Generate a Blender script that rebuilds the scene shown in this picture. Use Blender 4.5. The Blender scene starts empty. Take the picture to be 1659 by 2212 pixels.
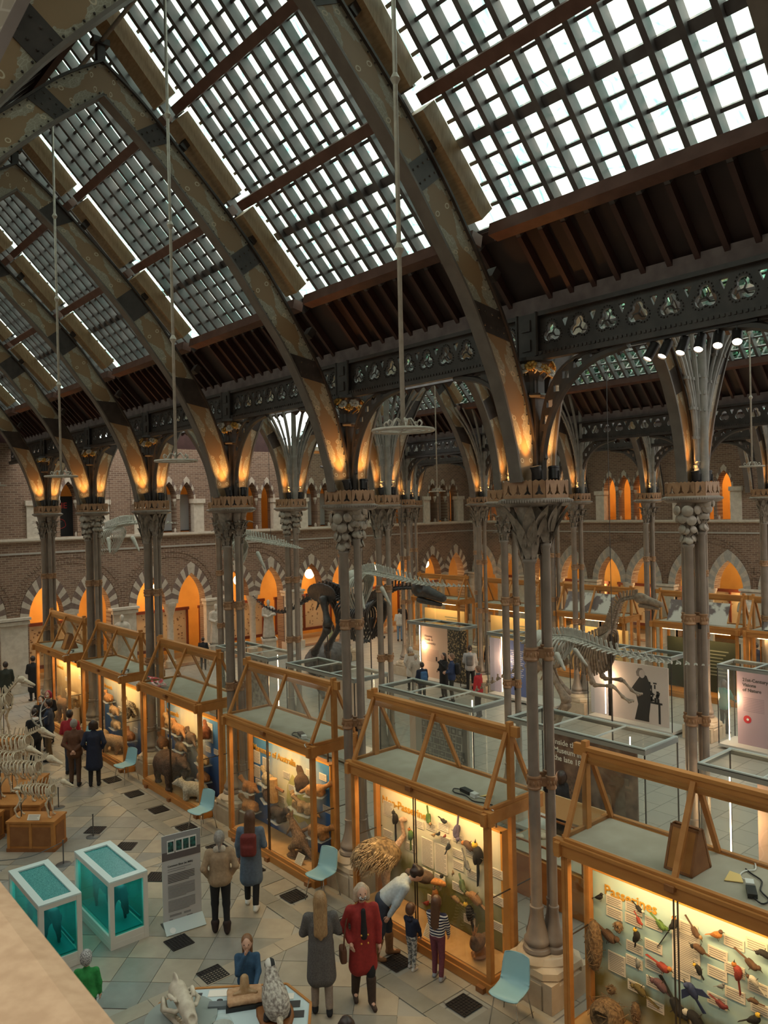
import bpy, math, random
import numpy as np
from mathutils import Vector, Matrix
from mathutils.geometry import tessellate_polygon
random.seed(7)
sc = bpy.context.scene
COL = sc.collection
R = math.radians
ORD = ('first', 'second', 'third', 'fourth', 'fifth', 'sixth', 'seventh', 'eighth')
PI = math.pi
# ---------------------------------------------------------------- camera
cam = bpy.data.cameras.new('camera')
cam_o = bpy.data.objects.new('camera', cam)
COL.objects.link(cam_o)
_r = Vector((0.75812, -0.65171, -0.02292)); _u = Vector((0.02071, -0.01108, 0.99972)); _f = Vector((0.65179, 0.75839, -0.0051))
_m = Matrix((_r, _u, -_f)).transposed().to_4x4()
_m.translation = Vector((0, 0, 7.0))
cam_o.matrix_world = _m
cam.sensor_fit = 'VERTICAL'; cam.sensor_height = 36.0
cam.lens = 36.0 * 1689.36 / 2212.0
cam.clip_start = 0.05; cam.clip_end = 300
cam.dof.use_dof = True; cam.dof.focus_distance = 13.0; cam.dof.aperture_fstop = 8.0
sc.camera = cam_o
# ---------------------------------------------------------------- view
sc.view_settings.view_transform = 'Standard'
sc.view_settings.look = 'None'
sc.view_settings.gamma = 1.0
sc.view_settings.use_curve_mapping = False
sc.view_settings.exposure = 0.42
sc.cycles.transparent_max_bounces = 24
sc.cycles.max_bounces = 6
sc.cycles.diffuse_bounces = 3
sc.cycles.sample_clamp_indirect = 4.0
sc.cycles.use_denoising = True
# ---------------------------------------------------------------- overcast sky
SKY = 2.9
w = bpy.data.worlds.new('overcast_sky'); sc.world = w; w.use_nodes = True
nt = w.node_tree; nt.nodes.clear()
_o = nt.nodes.new('ShaderNodeOutputWorld'); _b = nt.nodes.new('ShaderNodeBackground')
_tc = nt.nodes.new('ShaderNodeTexCoord'); _sx = nt.nodes.new('ShaderNodeSeparateXYZ'); _cr = nt.nodes.new('ShaderNodeValToRGB')
nt.links.new(_tc.outputs['Generated'], _sx.inputs[0]); nt.links.new(_sx.outputs['Z'], _cr.inputs[0])
_e = _cr.color_ramp.elements
_e[0].position = 0.0; _e[0].color = (0.32, 0.345, 0.335, 1)
_e[1].position = 1.0; _e[1].color = (1.0, 0.965, 0.89, 1)
_k = _cr.color_ramp.elements.new(0.45); _k.color = (0.63, 0.645, 0.615, 1)
nt.links.new(_cr.outputs[0], _b.inputs[0]); _b.inputs[1].default_value = SKY
nt.links.new(_b.outputs[0], _o.inputs[0])
# ---------------------------------------------------------------- tags
def tag(o, label=None, cat=None, group=None, kind=None):
    if label: o['label'] = label
    if cat: o['category'] = cat
    if group: o['group'] = group
    if kind: o['kind'] = kind
    return o
def empty(name, loc=(0, 0, 0), rz=0.0, label=None, cat=None, group=None, kind=None, parent=None):
    o = bpy.data.objects.new(name, None); COL.objects.link(o)
    o.location = loc; o.rotation_euler = (0, 0, rz); o.empty_display_size = 0.1
    if parent: o.parent = parent
    return tag(o, label, cat, group, kind)
def inst(me, name, parent=None, loc=(0, 0, 0), rot=(0, 0, 0), scale=(1, 1, 1)):
    o = bpy.data.objects.new(name, me); COL.objects.link(o)
    o.location = loc; o.rotation_euler = rot; o.scale = scale
    if parent: o.parent = parent
    return o
def copy_tree(o, parent=None):
    c = o.copy(); COL.objects.link(c); c.parent = parent
    for ch in list(o.children): copy_tree(ch, c)
    return c
# ---------------------------------------------------------------- materials
MATS = {}
def mat(name, col, rough=0.6, metal=0.0, col2=None, scale=6.0, bump=0.0, emit=None, estr=0.0, spec=0.5, detail=4.0, stretch=None, alpha=1.0, trans=0.0, contrast=(0.35, 0.65), sheen=0.0, coord='P'):
    if name in MATS: return MATS[name]
    m = bpy.data.materials.new(name); m.use_nodes = True
    t = m.node_tree; b = t.nodes['Principled BSDF']
    b.inputs['Base Color'].default_value = (*col, 1); b.inputs['Roughness'].default_value = rough
    b.inputs['Metallic'].default_value = metal; b.inputs['Specular IOR Level'].default_value = spec
    if emit:
        b.inputs['Emission Color'].default_value = (*emit, 1); b.inputs['Emission Strength'].default_value = estr
    if alpha < 1: b.inputs['Alpha'].default_value = alpha
    if trans: b.inputs['Transmission Weight'].default_value = trans
    if sheen: b.inputs['Sheen Weight'].default_value = sheen
    if col2 or bump:
        if coord == 'P':
            g = t.nodes.new('ShaderNodeNewGeometry'); src = g.outputs['Position']
        else:
            g = t.nodes.new('ShaderNodeTexCoord'); src = g.outputs['Object']
        n = t.nodes.new('ShaderNodeTexNoise'); n.inputs['Scale'].default_value = scale; n.inputs['Detail'].default_value = detail
        if stretch:
            mp = t.nodes.new('ShaderNodeMapping'); mp.inputs['Scale'].default_value = stretch
            t.links.new(src, mp.inputs[0]); t.links.new(mp.outputs[0], n.inputs[0])
        else: t.links.new(src, n.inputs[0])
        if col2:
            r = t.nodes.new('ShaderNodeValToRGB'); e = r.color_ramp.elements
            e[0].position = contrast[0]; e[0].color = (*col, 1); e[1].position = contrast[1]; e[1].color = (*col2, 1)
            t.links.new(n.outputs[0], r.inputs[0]); t.links.new(r.outputs[0], b.inputs['Base Color'])
        if bump:
            bp = t.nodes.new('ShaderNodeBump'); bp.inputs['Strength'].default_value = bump; bp.inputs['Distance'].default_value = 0.02
            t.links.new(n.outputs[0], bp.inputs['Height']); t.links.new(bp.outputs[0], b.inputs['Normal'])
    MATS[name] = m
    return m
def glass_mat(name, tint, refl=0.06, haze=0.0, hazecol=(0.8, 0.85, 0.83), streak=None, rough=0.05):
    """thin clear pane: transparent with a little mirror and a little milky haze"""
    if name in MATS: return MATS[name]
    m = bpy.data.materials.new(name); m.use_nodes = True; t = m.node_tree; t.nodes.clear()
    o = t.nodes.new('ShaderNodeOutputMaterial'); tr = t.nodes.new('ShaderNodeBsdfTransparent'); gl = t.nodes.new('ShaderNodeBsdfGlossy')
    tr.inputs[0].default_value = (*tint, 1); gl.inputs['Roughness'].default_value = rough
    mx = t.nodes.new('ShaderNodeMixShader'); fr = t.nodes.new('ShaderNodeLayerWeight'); fr.inputs[0].default_value = 0.25
    mm = t.nodes.new('ShaderNodeMath'); mm.operation = 'MULTIPLY'; mm.inputs[1].default_value = refl * 8
    t.links.new(fr.outputs['Fresnel'], mm.inputs[0]); 
    mn = t.nodes.new('ShaderNodeMath'); mn.operation = 'MINIMUM'; mn.inputs[1].default_value = 0.5
    t.links.new(mm.outputs[0], mn.inputs[0]); t.links.new(mn.outputs[0], mx.inputs[0])
    t.links.new(tr.outputs[0], mx.inputs[1]); t.links.new(gl.outputs[0], mx.inputs[2])
    last = mx.outputs[0]
    if haze or streak:
        df = t.nodes.new('ShaderNodeBsdfTranslucent'); df.inputs[0].default_value = (*hazecol, 1)
        m2 = t.nodes.new('ShaderNodeMixShader'); m2.inputs[0].default_value = haze
        if streak:
            g = t.nodes.new('ShaderNodeNewGeometry'); mp = t.nodes.new('ShaderNodeMapping'); mp.inputs['Scale'].default_value = streak
            n = t.nodes.new('ShaderNodeTexNoise'); n.inputs['Scale'].default_value = 3.0; n.inputs['Detail'].default_value = 5
            r = t.nodes.new('ShaderNodeMapRange'); r.inputs[1].default_value = 0.42; r.inputs[2].default_value = 0.72; r.inputs[3].default_value = 0.06; r.inputs[4].default_value = haze * 2
            t.links.new(g.outputs['Position'], mp.inputs[0]); t.links.new(mp.outputs[0], n.inputs[0]); t.links.new(n.outputs[0], r.inputs[0]); t.links.new(r.outputs[0], m2.inputs[0])
        t.links.new(last, m2.inputs[1]); t.links.new(df.outputs[0], m2.inputs[2]); last = m2.outputs[0]
    t.links.new(last, o.inputs[0]); MATS[name] = m
    return m
def roof_glass(name):
    m = bpy.data.materials.new(name); m.use_nodes = True; t = m.node_tree; t.nodes.clear(); N = t.nodes.new
    o = N('ShaderNodeOutputMaterial'); tr = N('ShaderNodeBsdfTransparent'); g = N('ShaderNodeNewGeometry')
    mp = N('ShaderNodeMapping'); mp.inputs['Scale'].default_value = (2.0, 9.0, 2.0); mp.inputs['Rotation'].default_value = (.3, 0, .5)
    n = N('ShaderNodeTexNoise'); n.inputs['Scale'].default_value = 1.6; n.inputs['Detail'].default_value = 4; r = N('ShaderNodeValToRGB'); e = r.color_ramp.elements
    e[0].position = .40; e[0].color = (.98, 1.0, .94, 1); e[1].position = .74; e[1].color = (.58, .76, .73, 1)
    v = N('ShaderNodeTexVoronoi'); v.feature = 'DISTANCE_TO_EDGE'; v.inputs['Scale'].default_value = 2.4; r2 = N('ShaderNodeValToRGB'); f = r2.color_ramp.elements
    f[0].position = .0; f[0].color = (.68, .82, .79, 1); f[1].position = .05; f[1].color = (1, 1, 1, 1)
    mx = N('ShaderNodeMix'); mx.data_type = 'RGBA'; mx.blend_type = 'MULTIPLY'; mx.inputs[0].default_value = 1.0
    t.links.new(g.outputs['Position'], mp.inputs[0]); t.links.new(mp.outputs[0], n.inputs[0]); t.links.new(n.outputs[0], r.inputs[0])
    t.links.new(g.outputs['Position'], v.inputs[0]); t.links.new(v.outputs[0], r2.inputs[0]); t.links.new(r.outputs[0], mx.inputs[6]); t.links.new(r2.outputs[0], mx.inputs[7])
    t.links.new(mx.outputs[2], tr.inputs[0]); t.links.new(tr.outputs[0], o.inputs[0]); MATS[name] = m
    return m
def emit_mat(name, col, s):
    if name in MATS: return MATS[name]
    m = bpy.data.materials.new(name); m.use_nodes = True; t = m.node_tree; t.nodes.clear()
    o = t.nodes.new('ShaderNodeOutputMaterial'); e = t.nodes.new('ShaderNodeEmission'); e.inputs[0].default_value = (*col, 1); e.inputs[1].default_value = s
    t.links.new(e.outputs[0], o.inputs[0]); MATS[name] = m
    return m
# ---------------------------------------------------------------- mesh builder
class MB:
    def __init__(s): s.v = []; s.f = []; s.m = []; s.uv = {}
    def add(s, vs, fs, mi=0, M=None):
        o = len(s.v)
        if M is not None: vs = [M @ Vector(p) for p in vs]
        s.v.extend([tuple(p) for p in vs]); s.f.extend([tuple(i + o for i in f) for f in fs]); s.m.extend([mi] * len(fs))
        return s
    def box(s, c, d, mi=0, M=None, rz=0.0):
        x, y, z = d[0] / 2, d[1] / 2, d[2] / 2
        vs = [(-x, -y, -z), (x, -y, -z), (x, y, -z), (-x, y, -z), (-x, -y, z), (x, -y, z), (x, y, z), (-x, y, z)]
        if rz:
            a, b = math.cos(rz), math.sin(rz); vs = [(p[0] * a - p[1] * b, p[0] * b + p[1] * a, p[2]) for p in vs]
        vs = [(p[0] + c[0], p[1] + c[1], p[2] + c[2]) for p in vs]
        return s.add(vs, [(0, 3, 2, 1), (4, 5, 6, 7), (0, 1, 5, 4), (1, 2, 6, 5), (2, 3, 7, 6), (3, 0, 4, 7)], mi, M)
    def bar(s, a, b, w, h, mi=0, up=(0, 0, 1)):
        a, b = Vector(a), Vector(b); d = (b - a).normalized(); up = Vector(up)
        if abs(d.dot(up)) > 0.99: up = Vector((1, 0, 0))
        x = d.cross(up).normalized(); z = x.cross(d)
        vs = []
        for p in (a, b):
            for i, j in ((-1, -1), (1, -1), (1, 1), (-1, 1)): vs.append(p + x * i * w / 2 + z * j * h / 2)
        return s.add(vs, [(0, 1, 2, 3)[::-1], (4, 5, 6, 7), (0, 1, 5, 4), (1, 2, 6, 5), (2, 3, 7, 6), (3, 0, 4, 7)], mi)
    def tube(s, pts, rad, n=8, mi=0, cap=True, flat=1.0):
        pts = [Vector(p) for p in pts]; m = len(pts)
        if not hasattr(rad, '__len__'): rad = [rad] * m
        t0 = (pts[1] - pts[0]).normalized(); ref = Vector((0, 0, 1)) if abs(t0.z) < 0.9 else Vector((1, 0, 0))
        x = t0.cross(ref).normalized(); vs = []
        for i in range(m):
            t = (pts[min(i + 1, m - 1)] - pts[max(i - 1, 0)])
            t = t.normalized() if t.length > 1e-9 else t0
            x = (x - t * x.dot(t)); x = x.normalized() if x.length > 1e-6 else t.orthogonal().normalized()
            y = t.cross(x)
            for k in range(n):
                a = 2 * PI * k / n; vs.append(pts[i] + x * math.cos(a) * rad[i] + y * math.sin(a) * rad[i] * flat)
        fs = [(i * n + k, i * n + (k + 1) % n, (i + 1) * n + (k + 1) % n, (i + 1) * n + k) for i in range(m - 1) for k in range(n)]
        if cap: fs += [tuple(range(n))[::-1], tuple((m - 1) * n + k for k in range(n))]
        return s.add(vs, fs, mi)
    def lathe(s, prof, n=16, c=(0, 0, 0), mi=0, M=None, cap=True, a0=0.0):
        vs = []; m = len(prof)
        for r, z in prof:
            for k in range(n):
                a = a0 + 2 * PI * k / n; vs.append((c[0] + r * math.cos(a), c[1] + r * math.sin(a), c[2] + z))
        fs = [(i * n + k, i * n + (k + 1) % n, (i + 1) * n + (k + 1) % n, (i + 1) * n + k) for i in range(m - 1) for k in range(n)]
        if cap: fs += [tuple(range(n))[::-1], tuple((m - 1) * n + k for k in range(n))]
        return s.add(vs, fs, mi, M)
    def ell(s, c, r, n=10, m=6, mi=0, M=None):
        if not hasattr(r, '__len__'): r = (r, r, r)
        vs = [(0, 0, -1)]
        for i in range(1, m):
            a = PI * i / m - PI / 2
            for k in range(n):
                b = 2 * PI * k / n; vs.append((math.cos(a) * math.cos(b), math.cos(a) * math.sin(b), math.sin(a)))
        vs.append((0, 0, 1)); L = len(vs) - 1
        fs = [(0, 1 + (k + 1) % n, 1 + k) for k in range(n)]
        fs += [(1 + i * n + k, 1 + i * n + (k + 1) % n, 1 + (i + 1) * n + (k + 1) % n, 1 + (i + 1) * n + k) for i in range(m - 2) for k in range(n)]
        fs += [(L, 1 + (m - 2) * n + k, 1 + (m - 2) * n + (k + 1) % n) for k in range(n)]
        vs = [(p[0] * r[0], p[1] * r[1], p[2] * r[2]) for p in vs]
        if M is not None: vs = [M @ Vector(p) for p in vs]
        return s.add([(p[0] + c[0], p[1] + c[1], p[2] + c[2]) for p in vs], fs, mi)
    def plate(s, outer, holes=(), t=0.05, mi=0, M=None):
        """flat plate in local xy (z 0..t) with holes"""
        loops = [list(outer)] + [list(h) for h in holes]
        tri = tessellate_polygon([[Vector((p[0], p[1], 0)) for p in l] for l in loops])
        flat = [p for l in loops for p in l]; n = len(flat)
        vs = [(p[0], p[1], 0) for p in flat] + [(p[0], p[1], t) for p in flat]
        fs = []
        for a, b, c in tri:
            A, B, Cc = flat[a], flat[b], flat[c]
            cr = (B[0] - A[0]) * (Cc[1] - A[1]) - (B[1] - A[1]) * (Cc[0] - A[0])
            if cr < 0: b, c = c, b
            fs += [(a + n, b + n, c + n), (a, c, b)]
        o = 0
        for l in loops:
            k = len(l); ar = sum(l[i][0] * l[(i + 1) % k][1] - l[(i + 1) % k][0] * l[i][1] for i in range(k))
            out = (l is loops[0])
            for i in range(k):
                j = (i + 1) % k; q = (o + i, o + j, o + j + n, o + i + n)
                fs.append(q if (ar > 0) == out else q[::-1])
            o += k
        return s.add(vs, fs, mi, M)
    def mesh(s, name, mats=None, smooth=False, uv=None):
        me = bpy.data.meshes.new(name); me.from_pydata(s.v, [], s.f)
        if mats is not None:
            for q in (mats if isinstance(mats, (list, tuple)) else [mats]): me.materials.append(q)
            if any(s.m): me.polygons.foreach_set('material_index', s.m)
        if smooth:
            if smooth is True: me.polygons.foreach_set('use_smooth', [True] * len(me.polygons))
            else:
                me.polygons.foreach_set('use_smooth', [True] * len(me.polygons)); me.set_sharp_from_angle(angle=R(smooth))
        if uv:
            l = me.uv_layers.new(name='UVMap'); vi = np.empty(len(me.loops), int); me.loops.foreach_get('vertex_index', vi)
            arr = np.array([uv[i] for i in vi], float).ravel(); l.data.foreach_set('uv', arr)
        me.update()
        return me
    def build(s, name, mats=None, parent=None, smooth=False, loc=(0, 0, 0), rot=(0, 0, 0), **k):
        return inst(s.mesh(name, mats, smooth), name, parent, loc, rot)
def axes(o, x, y, z=None):
    x = Vector(x); y = Vector(y); z = Vector(z) if z else x.cross(y)
    M = Matrix((x, y, z)).transposed().to_4x4(); M.translation = Vector(o)
    return M
def xz(y0, o=(0, 0)):  # local (x,y)->world (x,z), thickness towards -y... plane at y0
    return axes((o[0], y0, o[1]), (1, 0, 0), (0, 0, 1))
def yz(x0, o=(0, 0)):
    return axes((x0, o[0], o[1]), (0, 1, 0), (0, 0, 1))
def interp(pts, n):
    """Catmull-Rom resample"""
    P = [Vector(p) for p in pts]; out = []
    m = len(P) - 1
    for i in range(n + 1):
        u = i / n * m; k = min(int(u), m - 1); t = u - k
        a, b, c, d = P[max(k - 1, 0)], P[k], P[k + 1], P[min(k + 2, m)]
        out.append(0.5 * ((2 * b) + (c - a) * t + (2 * a - 5 * b + 4 * c - d) * t * t + (-a + 3 * b - 3 * c + d) * t ** 3))
    return out
# ---------------------------------------------------------------- smooth bodies (signed distance + surface nets)
def _sd(p, q):
    k = q[0]
    if k == 'c':
        a, b, ra, rb = np.array(q[1], float), np.array(q[2], float), q[3], q[4]
        d = b - a; t = np.clip(((p - a) @ d) / max(d @ d, 1e-9), 0, 1)
        sq = q[5] if len(q) > 5 and q[5] is not None else None
        e = p - (a + t[..., None] * d)
        if sq is not None: e = e / np.array(sq)
        return np.sqrt((e * e).sum(-1)) - (ra + (rb - ra) * t)
    if k == 'e':
        c, r = np.array(q[1], float), np.array(q[2], float); e = p - c
        if len(q) > 3 and q[3] is not None: e = e @ np.array(q[3])
        return (np.sqrt(((e / r) ** 2).sum(-1)) - 1) * r.min()
    if k == 'b':
        c, r, rd = np.array(q[1], float), np.array(q[2], float), q[3]
        e = np.abs(p - c) - (r - rd)
        return np.sqrt((np.maximum(e, 0) ** 2).sum(-1)) + np.minimum(e.max(-1), 0) - rd
def sdf_mesh(name, prims, h=0.02, k=0.03, mats=None, sub=(), noise_amp=0.0, extra=None, clip=None):
    lo = np.full(3, 1e9); hi = np.full(3, -1e9)
    for q in prims:
        if q[0] == 'c':
            m = max(q[3], q[4]) * (max(q[5]) if len(q) > 5 and q[5] is not None else 1.0)
            for e in (q[1], q[2]): lo = np.minimum(lo, np.array(e) - m); hi = np.maximum(hi, np.array(e) + m)
        else:
            r = np.array(q[2], float)
            if q[0] == 'e' and len(q) > 3 and q[3] is not None: r = np.full(3, r.max())
            lo = np.minimum(lo, np.array(q[1]) - r); hi = np.maximum(hi, np.array(q[1]) + r)
    lo -= 2.5 * h + k * .5; hi += 2.5 * h + k * .5
    n = np.maximum(np.ceil((hi - lo) / h).astype(int) + 1, 3)
    G = np.stack(np.meshgrid(*[lo[i] + h * np.arange(n[i]) for i in range(3)], indexing='ij'), -1)
    D = None
    for q in prims:
        d = _sd(G, q)
        if D is None: D = d
        else:
            u = np.clip(0.5 + 0.5 * (D - d) / k, 0, 1); D = D + (d - D) * u - k * u * (1 - u)
    for q in sub:
        d = -_sd(G, q); kk = k * .5
        u = np.clip(0.5 - 0.5 * (D - d) / kk, 0, 1); D = D + (d - D) * u + kk * u * (1 - u)
    if clip is not None: D = np.maximum(D, clip(G))
    if noise_amp:
        D = D + noise_amp * (np.sin(G[..., 0] * 61 + np.sin(G[..., 2] * 43)) * np.sin(G[..., 1] * 57 + 1.3) * np.sin(G[..., 2] * 49 + np.sin(G[..., 0] * 37)))
    V, Q = surfnet(D, lo, h); V = V.tolist(); Q = Q.tolist(); mi = [0] * len(Q)
    if extra is not None:
        o = len(V); V = V + [list(q) for q in extra.v]; Q = Q + [tuple(i + o for i in f) for f in extra.f]; mi += extra.m
    me = bpy.data.meshes.new(name); me.from_pydata(V, [], Q)
    if mats is not None:
        for q in (mats if isinstance(mats, (list, tuple)) else [mats]): me.materials.append(q)
        if any(mi): me.polygons.foreach_set('material_index', mi)
    me.polygons.foreach_set('use_smooth', [True] * len(me.polygons)); me.update()
    return me
def surfnet(D, lo, h):
    S = D < 0; nx, ny, nz = D.shape
    cnt = np.zeros((nx - 1, ny - 1, nz - 1)); pos = np.zeros((nx - 1, ny - 1, nz - 1, 3))
    cor = [(i, j, k) for i in (0, 1) for j in (0, 1) for k in (0, 1)]
    sl = lambda i, j, k: (slice(i, nx - 1 + i), slice(j, ny - 1 + j), slice(k, nz - 1 + k))
    for a in cor:
        for ax in range(3):
            if a[ax]: continue
            b = list(a); b[ax] = 1
            da, db = D[sl(*a)], D[sl(*b)]; x = S[sl(*a)] != S[sl(*b)]
            t = np.where(x, da / np.where(da == db, 1, da - db), 0)
            cnt += x
            for c in range(3): pos[..., c] += x * (a[c] + (t if c == ax else 0))
    act = cnt > 0; idx = -np.ones(act.shape, int); idx[act] = np.arange(act.sum())
    ijk = np.argwhere(act); V = lo + h * (ijk + pos[act] / cnt[act][:, None])
    Q = []
    for ax in range(3):
        u, v = (ax + 1) % 3, (ax + 2) % 3
        A = [slice(None)] * 3; B = [slice(None)] * 3
        A[ax] = slice(0, -1); B[ax] = slice(1, None)
        for s_ in (A, B): s_[u] = slice(1, -1); s_[v] = slice(1, -1)
        e = S[tuple(A)] != S[tuple(B)]; W = np.argwhere(e)
        if not len(W): continue
        W[:, u] += 1; W[:, v] += 1
        flip = S[tuple(A)][e]
        def cell(du, dv):
            c = W.copy(); c[:, u] -= du; c[:, v] -= dv
            return idx[c[:, 0], c[:, 1], c[:, 2]]
        q = np.stack([cell(1, 1), cell(0, 1), cell(0, 0), cell(1, 0)], 1)
        q[~flip] = q[~flip][:, ::-1]
        Q.append(q)
    return V, np.concatenate(Q)
# ================================================================ the building
B = 4.32; Y0 = 7.12; YK = [Y0 + B * k for k in range(-2, 6)]      # column lines along the nave (k=-2 .. 5)
YEND = 33.04; YNEAR = -2.6; XSIDE = 35.3; XLEFT = -2.6
ROWS = [0.0, 9.0, 13.5, 22.1, 26.6]
def row_y(k): return Y0 + B * k
M_iron = mat('taupe_painted_iron', (0.20, 0.158, 0.130), 0.40, 0.0, (0.26, 0.21, 0.175), 3.0, 0.02)
M_irond = mat('dark_painted_iron', (0.034, 0.025, 0.022), 0.42, 0.0, (0.058, 0.044, 0.039), 5.0)
M_irong = mat('grey_weathered_iron', (0.23, 0.20, 0.175), 0.5, 0.0, (0.31, 0.28, 0.25), 5.0)
M_brass = mat('brown_gilt_iron', (0.26, 0.135, 0.07), 0.4, 0.2, (0.34, 0.19, 0.10), 9.0)
M_leaf = mat('wrought_iron_leaf', (0.20, 0.16, 0.13), 0.45, 0.3, (0.32, 0.26, 0.21), 14.0)
M_gold = mat('gilded_leaf', (0.46, 0.24, 0.05), 0.4, 0.4)
M_stone = mat('buff_limestone', (0.47, 0.36, 0.25), 0.8, 0, (0.56, 0.45, 0.33), 4.0, 0.15)
M_stonel = mat('pale_limestone', (0.52, 0.45, 0.36), 0.8, 0, (0.62, 0.55, 0.45), 6.0, 0.1)
M_maroon = mat('dark_maroon_timber', (0.042, 0.015, 0.012), 0.5, 0, (0.06, 0.024, 0.02), 3.0)
M_board = mat('maroon_ceiling_boarding', (0.020, 0.009, 0.008), 0.6, 0, (0.034, 0.016, 0.013), 2.0)
M_raft = mat('weathered_roof_timber', (0.085, 0.070, 0.070), 0.38, 0, (0.13, 0.115, 0.115), 4.0)
M_purl = mat('brown_purlin_timber', (0.10, 0.042, 0.030), 0.45, 0, (0.14, 0.065, 0.048), 5.0)
M_princ = mat('ochre_grained_timber', (0.27, 0.17, 0.085), 0.5, 0, (0.36, 0.24, 0.13), 7.0, stretch=(6, 1, 1))
M_plate = mat('lilac_grey_plaster', (0.13, 0.095, 0.092), 0.8, 0, (0.19, 0.145, 0.14), 5.0)
M_roofglass = roof_glass('overlapped_roof_glass')
M_paint = None
def rib_paint():
    """ochre paint with grey-green arabesques and little stars, in strip coordinates (u along, v across)"""
    m = bpy.data.materials.new('painted_arabesque_iron'); m.use_nodes = True; t = m.node_tree; b = t.nodes['Principled BSDF']
    uv = t.nodes.new('ShaderNodeUVMap'); N = t.nodes.new
    sx = N('ShaderNodeSeparateXYZ'); t.links.new(uv.outputs[0], sx.inputs[0])
    def math_(op, a, b_=None, c=None):
        q = N('ShaderNodeMath'); q.operation = op
        for i, s in enumerate((a, b_, c)):
            if s is None: continue
            if isinstance(s, (int, float)): q.inputs[i].default_value = s
            else: t.links.new(s, q.inputs[i])
        return q.outputs[0]
    U = sx.outputs[0]; V = math_('SUBTRACT', sx.outputs[1], 0.5)
    A = math_('ABSOLUTE', V)
    wv = math_('SINE', math_('MULTIPLY', U, 2 * PI / 0.95))
    edge = math_('ADD', math_('MULTIPLY', wv, 0.18), 0.25)
    nz = N('ShaderNodeTexNoise'); nz.inputs['Scale'].default_value = 9; t.links.new(uv.outputs[0], nz.inputs[0])
    d = math_('SUBTRACT', A, math_('ADD', edge, math_('MULTIPLY', math_('SUBTRACT', nz.outputs[0], 0.5), 0.28)))
    panel = math_('GREATER_THAN', d, 0.0)
    vo = N('ShaderNodeTexVoronoi'); vo.inputs['Scale'].default_value = 13; vo.feature = 'DISTANCE_TO_EDGE'; t.links.new(uv.outputs[0], vo.inputs[0])
    fil = math_('LESS_THAN', vo.outputs[0], 0.055)
    # stars in pairs
    uu = math_('SUBTRACT', math_('FRACT', math_('DIVIDE', U, 0.62)), 0.5); vv = math_('SUBTRACT', A, 0.24)
    rr = math_('SQRT', math_('ADD', math_('POWER', math_('MULTIPLY', uu, 0.62), 2), math_('POWER', math_('MULTIPLY', vv, 0.4), 2)))
    st = math_('MULTIPLY', math_('GREATER_THAN', rr, 0.022), math_('LESS_THAN', rr, 0.036))
    def mix(f, c1, c2):
        q = N('ShaderNodeMix'); q.data_type = 'RGBA'
        t.links.new(f, q.inputs['Factor'])
        for s, k in ((c1, 'A'), (c2, 'B')):
            if isinstance(s, tuple): q.inputs[[i for i, z in enumerate(q.inputs) if z.name == k and z.type == 'RGBA'][0]].default_value = (*s, 1)
            else: t.links.new(s, q.inputs[[i for i, z in enumerate(q.inputs) if z.name == k and z.type == 'RGBA'][0]])
        return [o for o in q.outputs if o.type == 'RGBA'][0]
    c = mix(fil, (0.30, 0.265, 0.20), (0.40, 0.36, 0.29))
    c = mix(panel, (0.27, 0.17, 0.09), c)
    c = mix(st, c, (0.55, 0.46, 0.33))
    t.links.new(c, b.inputs['Base Color']); b.inputs['Roughness'].default_value = 0.5
    return m
M_paint = rib_paint()
# ---------------------------------------------------------------- floor
M_slab = mat('grey_green_flagstone', (0.215, 0.205, 0.175), 0.42, 0, (0.27, 0.255, 0.22), 3.0, 0.03)
M_slabt = mat('tan_flagstone', (0.31, 0.265, 0.205), 0.42, 0, (0.37, 0.32, 0.25), 3.0, 0.03)
M_slabd = mat('slate_flagstone', (0.20, 0.195, 0.18), 0.42, 0, (0.25, 0.245, 0.225), 3.0, 0.03)
M_grate = mat('black_cast_iron', (0.025, 0.02, 0.02), 0.5, 0.3)
def floor_mat():
    m = mat('aisle_flagstones', (0.3, 0.28, 0.25), 0.45); t = m.node_tree; b = t.nodes['Principled BSDF']
    g = t.nodes.new('ShaderNodeNewGeometry'); mp = t.nodes.new('ShaderNodeMapping'); br = t.nodes.new('ShaderNodeTexBrick')
    br.inputs['Scale'].default_value = 1.0; br.inputs['Color1'].default_value = (0.30, 0.29, 0.26, 1); br.inputs['Color2'].default_value = (0.36, 0.335, 0.29, 1)
    br.inputs['Mortar'].default_value = (0.15, 0.14, 0.13, 1); br.inputs['Mortar Size'].default_value = 0.012; br.inputs['Brick Width'].default_value = 0.7; br.inputs['Row Height'].default_value = 0.6
    mp.inputs['Rotation'].default_value = (0, 0, 0)
    t.links.new(g.outputs['Position'], mp.inputs[0]); t.links.new(mp.outputs[0], br.inputs[0]); t.links.new(br.outputs[0], b.inputs['Base Color'])
    return m
fl = MB().box(((XLEFT + XSIDE) / 2 + 2, (YNEAR + YEND) / 2 + 2, -0.105), (XSIDE - XLEFT + 8, YEND - YNEAR + 8, 0.2), 0).build('floor', floor_mat()); tag(fl, kind='structure')
TS = 0.62; hs = TS / 2 - 0.005
def tile_mesh(m, q=hs):
    b = MB(); b.box((0, 0, 0), (2 * q, 2 * q, 0.02)); return b.mesh('floor_tile', m)
tile_ms = [tile_mesh(M_slab), tile_mesh(M_slabt), tile_mesh(M_slabd)]
def strip_x(y): return any(abs(y - (10.67 + 4.32 * k)) < 0.17 for k in range(-1, 5))
rt = math.sqrt(.5); nt_ = 0
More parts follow.
